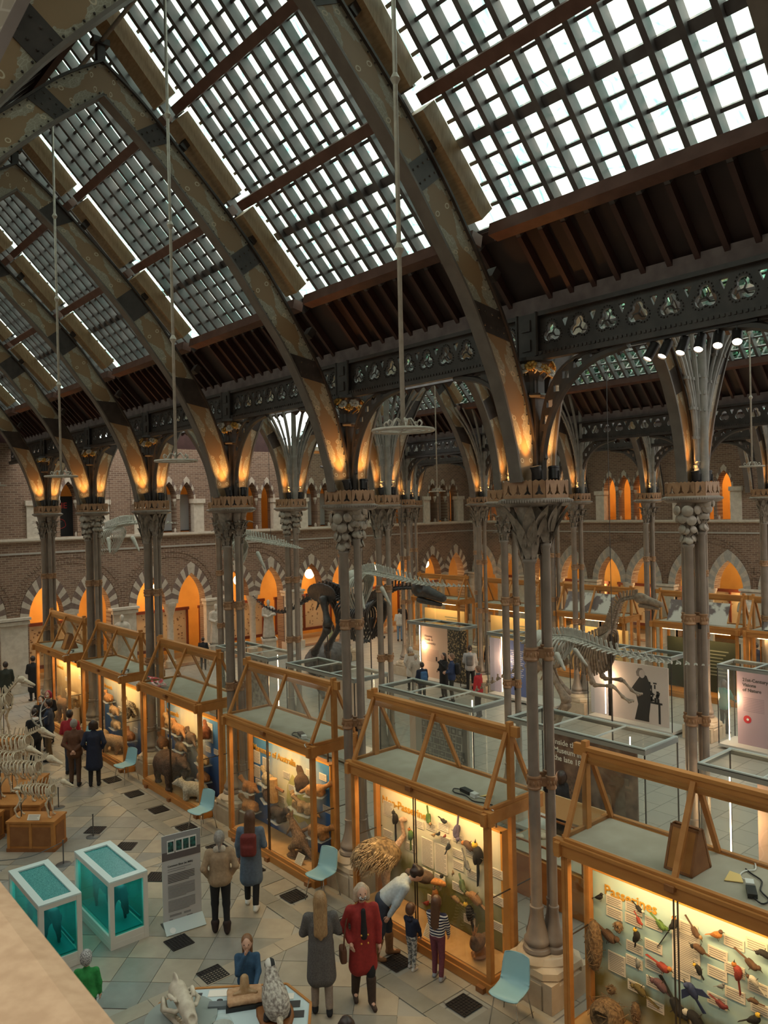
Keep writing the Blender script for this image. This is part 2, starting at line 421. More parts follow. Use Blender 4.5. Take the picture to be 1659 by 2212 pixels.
for i in range(-40, 60):
    for j in range(-5, 60):
        x = (i + 0.5) * TS * rt + (j + 0.5) * TS * rt; y = 9 + (j + 0.5) * TS * rt - (i + 0.5) * TS * rt
        if not (4.0 < x < 7.35 and 6.4 < y < 24.5): continue
        # only what the camera can see
        v = Vector((x, y, -7)); d = v.dot(_f); px = 829.5 + 1689.36 * v.dot(_r) / d
        if px < -40 or px > 1700: continue
        k = (i + j) % 2; r_ = random.random()
        me = tile_ms[1] if (k and r_ < .8) else (tile_ms[0] if r_ < .7 else tile_ms[2])
        inst(me, 'floor_tile', fl, (x, y, -0.004 + random.uniform(0, .002)), (0, 0, R(45))); nt_ += 1
# border strip of alternating stones and iron grates beside the cases, cross strips of stones
bm_ = MB().box((0, 0, 0), (0.52, 0.42, 0.02)).mesh('border_stone', M_slabt); bm2 = MB().box((0, 0, 0), (0.52, 0.42, 0.02)).mesh('border_stone', M_slab)
def grate_mesh():
    b = MB(); s = 0.36; n = 7
    b.box((0, 0, -0.006), (s, s, 0.008))
    for i in range(n + 1):
        p = -s / 2 + s * i / n
        b.box((p, 0, 0.002), (0.014, s, 0.010)); b.box((0, p, 0.002), (s, 0.014, 0.010))
    for i in range(n):
        for j in range(n): b.lathe([(0.012, 0), (0.016, 0.004)], 6, (-s / 2 + s * (i + .5) / n, -s / 2 + s * (j + .5) / n, 0.0), cap=False)
    return b.mesh('floor_grate', M_grate)
gm = grate_mesh()
yy = 7.66 - 1.41
for g in range(12):
    yg = yy + g * 1.41
    inst(gm, 'floor_grate', fl, (7.85, yg, 0.012))
    for q in (0.44, 0.88):
        if g < 12: inst(random.choice((bm_, bm2)), 'border_stone', fl, (7.85, yg + q + 0.03, 0.001), (0, 0, 0))
b1 = MB().box((0, 0, 0), (0.30, 1.0, 0.02)).mesh('border_stone', M_slab); b3 = MB().box((0, 0, 0), (0.34, 1.0, 0.02)).mesh('border_stone', M_slabt)
for i in range(18):
    inst(b1, 'border_stone', fl, (7.45, 6.4 + i * 1.01, 0.001)); inst(b3, 'border_stone', fl, (8.29, 6.4 + i * 1.01, 0.001))
bx = MB().box((0, 0, 0), (0.7, 0.3, 0.02)).mesh('border_stone', M_slabt)
for k in range(4):
    for i in range(5): inst(bx, 'border_stone', fl, (4.25 + i * 0.71, 10.67 + 4.32 * k, 0.0035))
for gx, gy, ga in ((5.62, 11.9, 0), (5.60, 10.73, 0), (6.34, 14.33, 45), (6.46, 16.09, 45), (6.3, 17.4, 45)):
    inst(gm, 'floor_grate', fl, (gx, gy, 0.014), (0, 0, R(ga)))
# ---------------------------------------------------------------- nave roofs
def zplane(u): return 10.0 + 1.066 * u
SL = math.atan(1.066); CS, SN = math.cos(SL), math.sin(SL)
def make_roof(name, xa, xb, kk, near):
    root = empty(name, (0, 0, 0), kind='structure')
    xm = (xa + xb) / 2; hw = (xb - xa) / 2
    # one mesh of each kind, made for the right slope in (u) coordinates around y=0
    def P(side, u, off=0.0):   # off: perpendicular below the plane
        x = (xb - u) if side > 0 else (xa + u); z = zplane(u)
        return (x - (SN * off if side > 0 else -SN * off), z - CS * off)
    cnt = [0]
    for side in (1, -1):
        if side < 0 and name != 'ceiling' : ks = kk
        else: ks = kk
        ulo = 0.62; uhi = hw
        # meshes
        def beam(u0, u1, off, w_, h_, m):
            a = P(side, u0, off); c = P(side, u1, off)
            return MB().bar((a[0], 0, a[1]), (c[0], 0, c[1]), w_, h_, up=(SN * side, 0, CS)).mesh('rafter', m)
        ru = beam(ulo, uhi - .03, 0.0, 0.07, 0.17, M_raft); rl = beam(-0.05, ulo, 0.03, 0.07, 0.13, M_maroon)
        nb = int((uhi - ulo) / CS / 0.295)
        usb = [ulo + CS * (0.21 + 0.295 * i) for i in range(nb) if ulo + CS * (0.21 + 0.295 * i) < uhi - .1]
        pans = MB()
        gb = MB().box((0, 0, 0), (0.045, B - 0.2, 0.05)).mesh('glazing_bar', M_raft); gbt = MB().box((0, 0, 0), (0.13, B - 0.2, 0.10)).mesh('glazing_bar', M_raft)
        pm = MB().box((0, 0, 0), (0.292, 0.352, 0.006)).mesh('glass_pane', M_roofglass)
        pur = {}
        for i, (u, wd, hd) in enumerate(((0.90, 0.20, 0.17), (2.16, 0.15, 0.15), (3.28, 0.14, 0.14))):
            pur[i] = MB().box((0, 0, 0), (wd, B - 0.30, hd)).mesh('purlin', M_purl)
        glazed_hi = uhi if side > 0 else uhi - 1.3
        for k in ks:
            y0 = row_y(k); yc = y0 + B / 2
            for j in range(1, 12):
                y = y0 + j * B / 12
                inst(ru, 'rafter', root, (0, y, 0)); inst(rl, 'rafter', root, (0, y, 0))
            for i, u in enumerate(usb):
                a = P(side, u, -0.06); inst(gbt if abs(i - 4) < .5 else gb, 'glazing_bar', root, (a[0], yc, a[1]), (0, SL * side, 0))
            ub = [ulo] + usb + [uhi]
            rest = MB()
            for i in range(len(ub) - 1):
                um = (ub[i] + ub[i + 1]) / 2
                if um > glazed_hi: continue
                a = P(side, um, -0.10)
                for j in range(12):
                    y = y0 + (j + .5) * B / 12
                    if near and side > 0 and cnt[0] < 296 and k in (-1, 0) and i < 13:
                        inst(pm, 'glass_pane', root, (a[0], y, a[1]), (0, SL * side, 0)); cnt[0] += 1
                    else:
                        rest.box((0, 0, 0), (0.292, 0.352, 0.006), M=axes((a[0], y, a[1]), (CS, 0, -SN * side), (0, 1, 0)))
            if rest.v:
                o = rest.build('glass_panes', M_roofglass, root); o['kind'] = 'stuff'
            # boarding, eaves plate
            b = MB(); a = P(side, -0.06, -0.05); c = P(side, ulo + .03, -0.05)
            b.bar((a[0], yc, a[1]), (c[0], yc, c[1]), B, 0.03, up=(SN * side, 0, CS)); b.build('ceiling_board', M_board, root)
            a = P(side, ulo + .02, -0.05); c = P(side, ulo + .13, -0.05)
            MB().bar((a[0], yc, a[1]), (c[0], yc, c[1]), B - .2, 0.10, up=(SN * side, 0, CS)).build('ceiling_board', M_maroon, root)
            if side < 0:
                a = P(side, glazed_hi, -0.08); c = P(side, uhi, -0.08)
                MB().bar((a[0], yc, a[1]), (c[0], yc, c[1]), B, 0.03, up=(-SN, 0, CS)).build('ceiling_board', M_board, root)
            for i, u in enumerate((0.78, 2.08, 3.22)):
                a = P(side, u, 0.24 if i == 0 else 0.22); inst(pur[i], 'purlin', root, (a[0], yc, a[1]), (0, SL * side * (0.25 if i == 0 else 1), 0))
        # principal rafters over every rib, in three lengths, with painted ends
        def princ(u0, u1):
            b = MB(); a = P(side, u0, 0.20); c = P(side, u1, 0.20); b.bar((a[0], 0, a[1]), (c[0], 0, c[1]), 0.34, 0.28, up=(SN * side, 0, CS)); return b.mesh('principal_rafter', M_princ)
        pms = [princ(0.95, 2.0), princ(2.2, 3.15), princ(3.35, hw - .1)]
        for k in list(ks) + [ks[-1] + 1]:
            for pmx in pms: inst(pmx, 'principal_rafter', root, (0, row_y(k), 0))
    # ridge pipe and ridge board
    for k in kk:
        yc = row_y(k) + B / 2
        MB().box((xm, yc, zplane(hw) - 0.12), (0.10, B, 0.3)).build('ridge_board', M_maroon, root)
        MB().tube([(xm, yc - B / 2, 13.98), (xm, yc + B / 2, 13.98)], 0.03, 8).build('ridge_pipe', M_irong, root, True)
    return root
make_roof('ceiling', 0.0, 9.0, range(-2, 6), True)
make_roof('ceiling', 13.5, 22.1, range(-1, 5), False)
make_roof('ceiling', 26.6, 35.2, range(1, 6), False)
# painted ends on the principals of the main nave (maroon and cream chevrons)
# ---------------------------------------------------------------- ribs
OUT = [(8.98, 7.32), (8.90, 7.85), (8.66, 8.69), (8.27, 9.58), (7.52, 10.71), (6.98, 11.40), (6.31, 12.10), (5.67, 12.70), (5.08, 13.25), (4.5, 13.66)]
INN = [(8.60, 7.32), (8.50, 7.84), (8.22, 8.67), (7.70, 9.68), (7.14, 10.45), (6.62, 11.12), (5.97, 11.83), (5.29, 12.52), (4.80, 12.95), (4.5, 13.20)]
def rib_parts(out, inn, n, thick=0.11, fw=0.30, paint=M_paint):
    """web with strip uv + the two flanges, in xz around y=0"""
    O = interp([(p[0], 0, p[1]) for p in out], n); I = interp([(p[0], 0, p[1]) for p in inn], n)
    wv = []; uv = []; s = 0
    for i in range(n + 1):
        if i: s += (O[i] - O[i - 1]).length
        for y in (-thick / 2, thick / 2):
            wv += [(O[i].x, y, O[i].z), (I[i].x, y, I[i].z)]; uv += [(s, 1), (s, 0)]
    fs = []
    for i in range(n):
        a = i * 4; fs += [(a, a + 4, a + 5, a + 1), (a + 2, a + 3, a + 7, a + 6)]
    w_ = MB(); w_.add(wv, fs)
    def flange(C, t, sg):
        b = MB(); vs = []
        for i in range(n + 1):
            d = (C[min(i + 1, n)] - C[max(i - 1, 0)]).normalized(); nn = Vector((-d.z, 0, d.x)) * sg
            for y in (-fw / 2, fw / 2):
                vs += [C[i] + Vector((0, y, 0)), C[i] + nn * t + Vector((0, y, 0))]
        f = []
        for i in range(n):
            a = i * 4; f += [(a, a + 2, a + 6, a + 4), (a + 1, a + 5, a + 7, a + 3), (a, a + 4, a + 5, a + 1), (a + 2, a + 3, a + 7, a + 6)]
        f += [(0, 1, 3, 2), (n * 4, n * 4 + 2, n * 4 + 3, n * 4 + 1)]
        b.add(vs, f); return b
    return w_, uv, flange(O, 0.035, -1), flange(I, 0.035, 1), O, I
def mirror(b, xm):
    b.v = [(2 * xm - p[0], p[1], p[2]) for p in b.v]; b.f = [f[::-1] for f in b.f]; return b
def rib_set(out, inn, n, xm, rivets, plates, fw=0.21, thick=0.12, mirror_too=True):
    ms = {}
    for side in ((1, -1) if mirror_too else (1,)):
        w_, uv, fo, fi, O, I = rib_parts(out, inn, n, thick, fw)
        rv = MB(); sp = []
        for C, sg, sh in ((O, 1, -0.03), (I, -1, 0.03)):
            s = 0; acc = 0
            for i in range(1, n + 1):
                d = C[i] - C[i - 1]; L = d.length; 
                while acc < L:
                    p = C[i - 1] + d * (acc / L); dn = d.normalized(); nn = Vector((-dn.z, 0, dn.x)) * sg * 0.03
                    if rivets: rv.lathe([(0.015, 0), (0.009, 0.012)], 5, M=axes((p.x + nn.x, -fw / 2 + .0, p.z + nn.z), (1, 0, 0), (0, 0, 1)) if False else Matrix.Translation((p.x + nn.x * .9, -thick / 2 - 0.005, p.z + nn.z * .9)) @ Matrix.Rotation(R(90), 4, 'X'))
                    acc += 0.14
                acc -= L
        for f in plates:
            i = int(f * n); j = i + 2 if i + 2 <= n else n
            for yy_ in (-thick / 2 - 0.012, thick / 2 + 0.002):
                b = MB(); q = [(O[i].x, O[i].z), (O[j].x, O[j].z), (I[j].x, I[j].z), (I[i].x, I[i].z)]
                vs = [(p[0], y, p[1]) for y in (yy_, yy_ + 0.010) for p in q]
                b.add(vs, [(0, 1, 2, 3), (7, 6, 5, 4), (0, 4, 5, 1), (1, 5, 6, 2), (2, 6, 7, 3), (3, 7, 4, 0)])
                if yy_ < 0 and rivets:
                    for a in (.25, .75):
                        for c in (.15, .38, .62, .85):
                            p0 = O[i].lerp(O[j], a); p1 = I[i].lerp(I[j], a); p = p0.lerp(p1, c)
                            b.lathe([(0.017, 0), (0.010, 0.014)], 6, M=Matrix.Translation((p.x, yy_, p.z)) @ Matrix.Rotation(R(90), 4, 'X'))
                sp.append(b)
        lst = [(w_, M_paint, 'painted_web', uv), (fo, M_irond, 'outer_flange', None), (fi, mat('brown_flange_iron', (0.115, 0.092, 0.078), .45, 0, (.15, .122, .105), 4), 'inner_flange', None)]
        if rivets: lst.append((rv, M_irond, 'rivets', None))
        for b in sp: lst.append((b, M_irond, 'splice_plate', None))
        for b, m, nm, u in lst:
            if side < 0: mirror(b, xm)
            ms.setdefault(nm, []).append(b.mesh(nm, m, 40, u))
    return ms
def place_rib(ms, y, name, label, group, dx=0.0, cat='arch', sx=1.0):
    t = empty(name, (dx, y, 0), 0, label, cat, group)
    for nm, l in ms.items():
        for me in l:
            o = inst(me, nm, t)
            if nm == 'rivets': o['kind'] = 'stuff'
    return t
RIB_N = rib_set(OUT, INN, 44, 4.5, True, (0.30, 0.54, 0.80)); RIB_F = rib_set(OUT, INN, 30, 4.5, False, (0.30, 0.54, 0.80))
which = {-1: 'painted iron roof arch overhead, right of the nearest chandelier', 0: 'painted iron roof arch springing from column beside the Passerines case',
         1: 'painted iron roof arch springing from column beside the Mammals of Australia case', 2: 'painted iron roof arch rising behind the middle hanging chandelier',
         3: 'fourth painted roof arch, behind the smallest hanging ring chandelier', 4: 'fifth painted roof arch, second from the far brick wall', 5: 'sixth painted roof arch, nearest the far brick wall'}
for k in range(-1, 6):
    t = place_rib(RIB_N if k in (0, 1) else RIB_F, row_y(k), 'roof_arch', which[k], 'main nave roof arches')
    # ridge bracket
    MB().box((4.5, 0, 13.83), (0.12, 0.10, 0.36)).box((4.5, 0, 13.98), (0.24, 0.16, 0.09)).build('ridge_bracket', M_irond, t)
    for x, z in ((8.12, 10.08), (6.98, 11.52), (5.76, 12.76)):
        for s in (1, -1):
            xx = x if s > 0 else 9 - x
            MB().bar((xx, 0, z), (xx + .10 * s, 0, z + .14), 0.16, 0.12).build('purlin_bracket', M_irond, t)
S2 = 8.6 / 9.0
for k in range(-1, 6):
    if k < 5:
        t = place_rib(RIB_F, row_y(k), 'roof_arch', 'grey painted arch of the second glazed hall, ' + ORD[k + 1] + ' from the right', 'second hall roof arches', 13.5); t.scale = (S2, 1, 1)
    if k >= 1:
        t = place_rib(RIB_F, row_y(k), 'roof_arch', 'distant arch of the third glazed hall, ' + ORD[k - 1] + ' from the right', 'third hall roof arches', 26.6); t.scale = (S2, 1, 1)
# narrow pointed aisle arches
AO = [(4.46, 7.32), (4.42, 7.9), (4.22, 8.75), (3.78, 9.6), (3.1, 10.4), (2.25, 11.0)]
AI = [(4.18, 7.32), (4.12, 7.9), (3.92, 8.65), (3.52, 9.42), (2.92, 10.1), (2.25, 10.62)]
RIB_A = rib_set(AO, AI, 20, 2.25, False, (0.45,), 0.2, 0.1)
for x0, nm, ks in ((9.0, 'pointed painted arch across the near aisle, above the glass cases', range(-1, 6)), (22.1, 'far narrow pointed arch across the second aisle', range(-1, 6))):
    for k in ks: place_rib(RIB_A, row_y(k), 'aisle_arch', nm + ', ' + ORD[k + 1] + ' from the right', 'narrow aisle arches' if x0 == 9 else 'far aisle arches', x0)
# aisle roofs: narrow glazed gables
def aisle_roof(xa, kk):
    root = empty('ceiling', (0, 0, 0), kind='structure'); xm = xa + 2.25
    for k in kk:
        yc = row_y(k) + B / 2
        for s in (1, -1):
            e = (xm + s * 2.2, 10.2); t = (xm, 12.2)
            for j in range(12):
                MB().bar((e[0], row_y(k) + j * .36, e[1]), (t[0], row_y(k) + j * .36, t[1]), 0.06, 0.12).build('rafter', M_raft, root)
            g = MB()
            for i in range(1, 8):
                f = i / 8; MB().box((e[0] + (t[0] - e[0]) * f, yc, e[1] + (t[1] - e[1]) * f + .05), (0.05, B, 0.05)).build('glazing_bar', M_raft, root)
            for i in range(8):
                f = (i + .5) / 8
                for j in range(12):
                    g.box((0, 0, 0), (0.35, 0.34, 0.006), M=axes((e[0] + (t[0] - e[0]) * f, row_y(k) + (j + .5) * .36, e[1] + (t[1] - e[1]) * f + .08), Vector((t[0] - e[0], 0, t[1] - e[1])).normalized(), (0, 1, 0)))
            o = g.build('glass_panes', M_roofglass, root); o['kind'] = 'stuff'
aisle_roof(9.0, range(-1, 5)); aisle_roof(22.1, range(0, 6))
# ---------------------------------------------------------------- openwork girders
def trefoil(cx, cz, r, n=7):
    pts = []
    for a0 in (90, 210, 330):
        lx, lz = cx + r * .48 * math.cos(R(a0)), cz + r * .48 * math.sin(R(a0))
        for i in range(n):
            a = R(a0 - 105 + 210 * i / (n - 1)); pts.append((lx + r * .5 * math.cos(a), lz + r * .5 * math.sin(a)))
    return pts
def girder_mesh():
    """web 4.0 long, 0.62 high; trefoil rings and little spandrel holes"""
    L = B - 0.30; n = 9; p = L / n; H = 0.50; holes = []
    for i in range(n):
        c = -L / 2 + p * (i + .5); holes.append(trefoil(c, 0.25, 0.15))
        if i: 
            e = -L / 2 + p * i; holes.append([(e - .055, .42), (e + .055, .42), (e, .29)][::-1])
    w_ = MB(); w_.plate([(-L / 2, 0), (L / 2, 0), (L / 2, H), (-L / 2, H)], holes, 0.05, M=yz(-0.025))
    rg = MB()
    for i in range(n):
        c = -L / 2 + p * (i + .5)
        t3 = trefoil(c, 0.25, 0.185, 9)
        for q in t3: rg.ell((-0.035, q[0], q[1]), 0.012, 5, 3)
        # inner tracery leaf
        for a0 in (90, 210, 330):
            rg.tube([(0, c, 0.25), (0, c + .07 * math.cos(R(a0 + 22)), .25 + .07 * math.sin(R(a0 + 22))), (0, c + .125 * math.cos(R(a0)), .25 + .125 * math.sin(R(a0)))], [.016, .011, .006], 5)
    fl_ = MB(); fl_.box((0, 0, -0.03), (0.22, L, 0.06)).box((0, 0, H + .03), (0.22, L, 0.06)).box((-0.05, 0, -0.09), (0.12, L, 0.06))
    for i in range(60): fl_.box((-0.118, -L / 2 + L * (i + .5) / 60, -0.03), (0.02, L / 120, 0.035))
    po = MB(); po.box((0, 0, .24), (0.24, 0.30, 0.62)).box((-0.13, 0, .38), (0.03, .16, .16)).box((-0.13, 0, .10), (0.03, .16, .16)).tube([(-0.12, -.17, -.06), (-0.12, -.17, .56)], 0.025, 6).tube([(-0.12, .17, -.06), (-0.12, .17, .56)], 0.025, 6)
    return w_.mesh('trefoil_web', M_irond), rg.mesh('trefoil_beading', M_irond), fl_.mesh('flange', M_irond), po.mesh('girder_post', M_irond)
GW, GR, GF, GP = girder_mesh()
SP_T = mat('dark_fretwork_iron', (0.040, 0.030, 0.026), 0.45, 0, (0.062, 0.048, 0.042), 5)
def spandrel(sgn):
    """curved bracket with fretwork, y from the column outward 1.55, z 7.35..9.05 (local, x=0)"""
    C = interp([(0, .14, 7.35), (0, .17, 7.75), (0, .30, 8.2), (0, .58, 8.62), (0, 1.0, 8.92), (0, 1.55, 9.04)], 18)
    D = interp([(0, .12, 7.75), (0, .16, 8.2), (0, .30, 8.62), (0, .58, 8.93), (0, 1.05, 9.06)], 18)
    b = MB(); b.tube([(0, p.y * sgn, p.z) for p in C], 0.055, 6); b.tube([(0, p.y * sgn, p.z) for p in D], 0.035, 6)
    outer = [(p.y * sgn, p.z) for p in C] + [(p.y * sgn, p.z) for p in D[::-1]]
    holes = []
    for i in range(2, 17, 2):
        p = C[i]; q = D[i]; m = (p + q) / 2; r_ = (p - q).length * .26
        holes.append([((m.y + math.cos(a_) * r_ * (1.15 if j % 2 else .75)) * sgn, m.z + math.sin(a_) * r_ * (1.15 if j % 2 else .75)) for j, a_ in enumerate([2 * PI * q_ / 8 for q_ in range(8)])])
    b.plate(outer, holes, 0.05, M=yz(-0.025))
    return b.mesh('fretwork_bracket', SP_T, 40)
SPN = {s: spandrel(s) for s in (1, -1)}
for x, ks, lb in ((9.0, range(-2, 6), 'dark openwork iron girder with trefoils along the main nave'),                   (22.1, range(-1, 5), 'openwork girder along the far side of second hall'), (26.6, range(0, 6), 'most distant openwork girder before the side wall')):
    t = empty('openwork_girder', (x, 0, 9.16), 0, lb, 'girder')
    for k in ks:
        yc = row_y(k) + B / 2
        inst(GW, 'trefoil_web', t, (0, yc, 0)); inst(GF, 'flange', t, (0, yc, 0)); inst(GP, 'girder_post', t, (0, row_y(k), 0))
        if x < 14: inst(GR, 'trefoil_beading', t, (0, yc, 0))['kind'] = 'stuff'
    MB().box((0.06, (row_y(ks[0]) + row_y(ks[-1] + 1)) / 2, 0.67), (0.16, B * len(ks), 0.26)).build('wall_plate', M_plate, t)
# ================================================================ clustered iron columns
SH = [(-.17, 0, .080, 6.20), (0, -.17, .058, 6.42), (.17, 0, .062, 6.24), (0, .17, .058, 6.42)]   # dx, dy, radius, neck height
def plinth_mesh():
    b = MB(); h = .44; c = .15
    o = [(-h, -h + c), (-h + c, -h), (h - c, -h), (h, -h + c), (h, h - c), (h - c, h), (-h + c, h), (-h, h - c)]
    def ring(s, z): return [(p[0] * s, p[1] * s, z) for p in o]
    L = [(1.0, 0), (1.0, .34), (.93, .36), (.93, .40), (1.0, .42), (.96, .50), (.80, .54)]
    vs = []; 
    for s, z in L: vs += ring(s, z)
    fs = [(i * 8 + k, i * 8 + (k + 1) % 8, (i + 1) * 8 + (k + 1) % 8, (i + 1) * 8 + k) for i in range(len(L) - 1) for k in range(8)] + [tuple((len(L) - 1) * 8 + k for k in range(8))]
    b.add(vs, fs)
    for sx in (-1, 1):
        for sy in (-1, 1): b.box((sx * .35, sy * .35, .2), (.18, .18, .40))
    return b.mesh('plinth', M_stone)
def base_meshes():
    out = []
    st = MB(); mt = MB()
    for dx, dy, r, _ in SH:
        q = r / .08
        st.lathe([(.27 * q, .5), (.28 * q, .55), (.25 * q, .60), (.22 * q, .64)], 20, (dx, dy, 0))
        mt.lathe([(.20 * q, .64), (.215 * q, .67), (.20 * q, .71), (.16 * q, .73), (.19 * q, .77), (.19 * q, .81), (.165 * q, .84), (.14 * q, .92), (.105 * q, 1.05), (.088 * q, 1.22), (.10 * q, 1.24), (.10 * q, 1.27), (r, 1.28)], 20, (dx, dy, 0))
    st.lathe([(.40, .50), (.41, .55), (.36, .62)], 20)
    return st.mesh('base_course', M_stone, 40), mt.mesh('base_moulding', M_irond if False else M_iron, 40)
def shaft_mesh(r, neck):
    return MB().lathe([(r, 1.2), (r, neck - .05), (r * 1.3, neck - .02), (r * 1.35, neck), (r * 1.3, neck + .02), (r, neck + .03)], 20).mesh('shaft', M_iron, 40)
def band_mesh(z, lights=False):
    b = MB()
    for dx, dy, r, _ in SH:
        b.lathe([(r, z - .10), (r * 1.28, z - .09), (r * 1.32, z - .07), (r * 1.2, z - .055), (r * 1.25, z), (r * 1.2, z + .055), (r * 1.34, z + .07), (r * 1.3, z + .09), (r, z + .10)], 18, (dx, dy, 0))
        for i in range(10):
            a = 2 * PI * i / 10; b.ell((dx + math.cos(a) * r * 1.25, dy + math.sin(a) * r * 1.25, z), (.016, .016, .035), 5, 4)
    for a in range(4):
        p, q = SH[a], SH[(a + 1) % 4]; b.bar((p[0], p[1], z), (q[0], q[1], z), .05, .12)
    return b.mesh('shaft_band', M_brass, 40)
def leaf_mesh(kind):
    b = MB()
    if kind == 'disc':
        b.lathe([(.0, 0.012), (.05, .008), (.062, 0), (.066, -.006), (.04, -.004)], 12, M=Matrix.Translation((.03, 0, .09)) @ Matrix.Rotation(R(70), 4, 'Y'), cap=False)
        b.tube([(0, 0, 0), (.03, 0, .05), (.03, 0, .09)], .006, 5)
        return b.mesh('leaf', mat('lily_pad_iron', (.34, .28, .22), .45, .2, (.26, .21, .17), 12), 40)
    n = 8; L = .34 if kind == 'spear' else .30; wd = .062 if kind == 'spear' else .05
    vs = []
    for i in range(n + 1):
        t = i / n
        w_ = wd * (math.sin(PI * min(1, t * .9 + .12)) ** .8) * (1 if t < .98 else 0)
        if kind == 'frond': w_ *= (1.0 if i % 2 else .55)
        z = L * t * (1 if kind == 'spear' else (1 - .35 * t)); x = .02 + .10 * t * t + (.07 * max(0, t - .7) / .3 if kind == 'frond' else 0)
        if kind == 'frond' and t > .75: z -= .05 * (t - .75) / .25
        vs += [(x, -w_, z), (x - .018, 0, z), (x, w_, z), (x - .028, 0, z)]
    fs = []
    for i in range(n):
        a = i * 4
        for p, q in ((0, 1), (1, 2), (2, 3), (3, 0)): fs.append((a + p, a + q, a + 4 + q, a + 4 + p))
    b.add(vs, fs)
    return b.mesh('leaf', M_leaf, 50)
LEAF = {k: leaf_mesh(k) for k in ('spear', 'disc', 'frond')}
def bell_mesh():
    b = MB()
    for dx, dy, r, nk in SH:
        b.lathe([(r * .98, nk), (r * 1.05, nk + .12), (r * 1.25, nk + .32), (r * 1.7, nk + .55), (.19, 6.98)], 14, (dx, dy, 0))
    return b.mesh('capital_bell', M_leaf, 40)
def octo(h, c): return [(-h, -h + c), (-h + c, -h), (h - c, -h), (h, -h + c), (h, h - c), (h - c, h), (-h + c, h), (-h, h - c)]
def abacus_mesh():
    b = MB(); L = [(.36, 6.97), (.40, 7.0), (.425, 7.03), (.425, 7.06), (.39, 7.09)]; vs = []
    for s, z in L: vs += [(p[0], p[1], z) for p in octo(s, .13)]
    fs = [(i * 8 + k, i * 8 + (k + 1) % 8, (i + 1) * 8 + (k + 1) % 8, (i + 1) * 8 + k) for i in range(len(L) - 1) for k in range(8)] + [tuple(range(8))[::-1], tuple((len(L) - 1) * 8 + k for k in range(8))]
    b.add(vs, fs)
    o = octo(.425, .13)
    for k in range(8):
        p, q = Vector((*o[k], 7.045)), Vector((*o[(k + 1) % 8], 7.045)); n = int((q - p).length / .045)
        for i in range(n): b.ell(p.lerp(q, (i + .5) / n), (.024, .024, .028), 5, 4)
    return b.mesh('abacus', M_iron, 40)
def collar_mesh(fine=True):
    b = MB(); o = octo(.375, .12)
    for k in range(8):
        p, q = Vector((*o[k], 7.09)), Vector((*o[(k + 1) % 8], 7.09)); L = (q - p).length; d = (q - p) / L
        H = .235; n = max(2, int(L / .07)); top = []
        for i in range(n): top += [(L - L * i / n, H), (L - L * (i + .5) / n, H + .022)]
        top.append((0, H))
        holes = []
        m = max(1, round(L / .19))
        if fine:
            for i in range(m):
                cx = L * (i + .5) / m
                holes.append([(cx, .20), (cx - .022, .13), (cx - .02, .10), (cx - .062, .05), (cx - .03, .045), (cx, .06), (cx + .03, .045), (cx + .062, .05), (cx + .02, .10), (cx + .022, .13)])
        b.plate([(0, 0), (L, 0)] + top, holes, .014, M=axes(p, d, (0, 0, 1)))
    return b.mesh('collar', M_brass)
def upper_pier_mesh():
    b = MB(); b.box((.0, 0, 7.95), (.22, .24, 1.7)).lathe([(.20, 8.52), (.22, 8.55), (.20, 8.58)], 8, a0=PI / 8)
    b.lathe([(.15, 8.58), (.15, 8.75), (.24, 9.0), (.30, 9.03), (.30, 9.08)], 8, a0=PI / 8)
    return b.mesh('upper_pier', M_irond)
def flower_mesh(m):
    b = MB()
    for i in range(7):
        a = 2 * PI * i / 7; b.ell((.045 * math.cos(a), .045 * math.sin(a), .01), (.03, .03, .014), 6, 4)
    b.ell((0, 0, .02), .02, 6, 4); b.tube([(0, 0, 0), (.0, 0, -.10), (.01, 0, -.22)], .010, 5)
    return b.mesh('iron_flower', m, True)
def branch_mesh():
    """bundle of thin curved tubes rising from the collar, with clamps"""
    b = MB(); rnd = random.Random(3)
    for i in range(9):
        a = R(-70 + 140 * i / 8); sx = math.sin(a)
        P = interp([(sx * .16, -.16, 7.2), (sx * .20, -.18, 8.0), (sx * .42, -.20, 8.9), (sx * 1.0, -.22, 9.8), (sx * 1.9, -.22, 10.6)], 14)
        b.tube(P, .032 + .014 * (i % 2), 7)
        for j in (2, 4, 6, 8, 10): b.lathe([(.05, -.025), (.05, .025)], 6, tuple(P[j]))
    for z in (7.7, 8.3): b.tube([(-.24, -.2, z), (.24, -.2, z)], .02, 6)
    b.tube([(0, -.24, 7.2), (0, -.24, 8.6), (0, -.24, 10.2)], [.085, .085, .07], 10)
    for z in (8.6, 8.9, 9.2):
        for a in range(6): b.lathe([(.03, 0), (.0, .10)], 4, (math.cos(a) * .08, -.24 + math.sin(a) * .08, z))
    return b.mesh('branching_tubes', mat('pale_grey_tube_iron', (.20, .178, .158), .45, 0, (.27, .245, .22), 6), 40)
PL, (BC, BMo) = plinth_mesh(), base_meshes()
SHM = {}
for s in SH:
    if (s[2], s[3]) not in SHM: SHM[(s[2], s[3])] = shaft_mesh(s[2], s[3])
BND = [band_mesh(4.87), band_mesh(3.04)]; BELL, ABA, COLL, UPP, BRA = bell_mesh(), abacus_mesh(), collar_mesh(), upper_pier_mesh(), branch_mesh()
FLW = [flower_mesh(M_gold), flower_mesh(mat('pale_iron_petal', (.42, .36, .30), .5))]
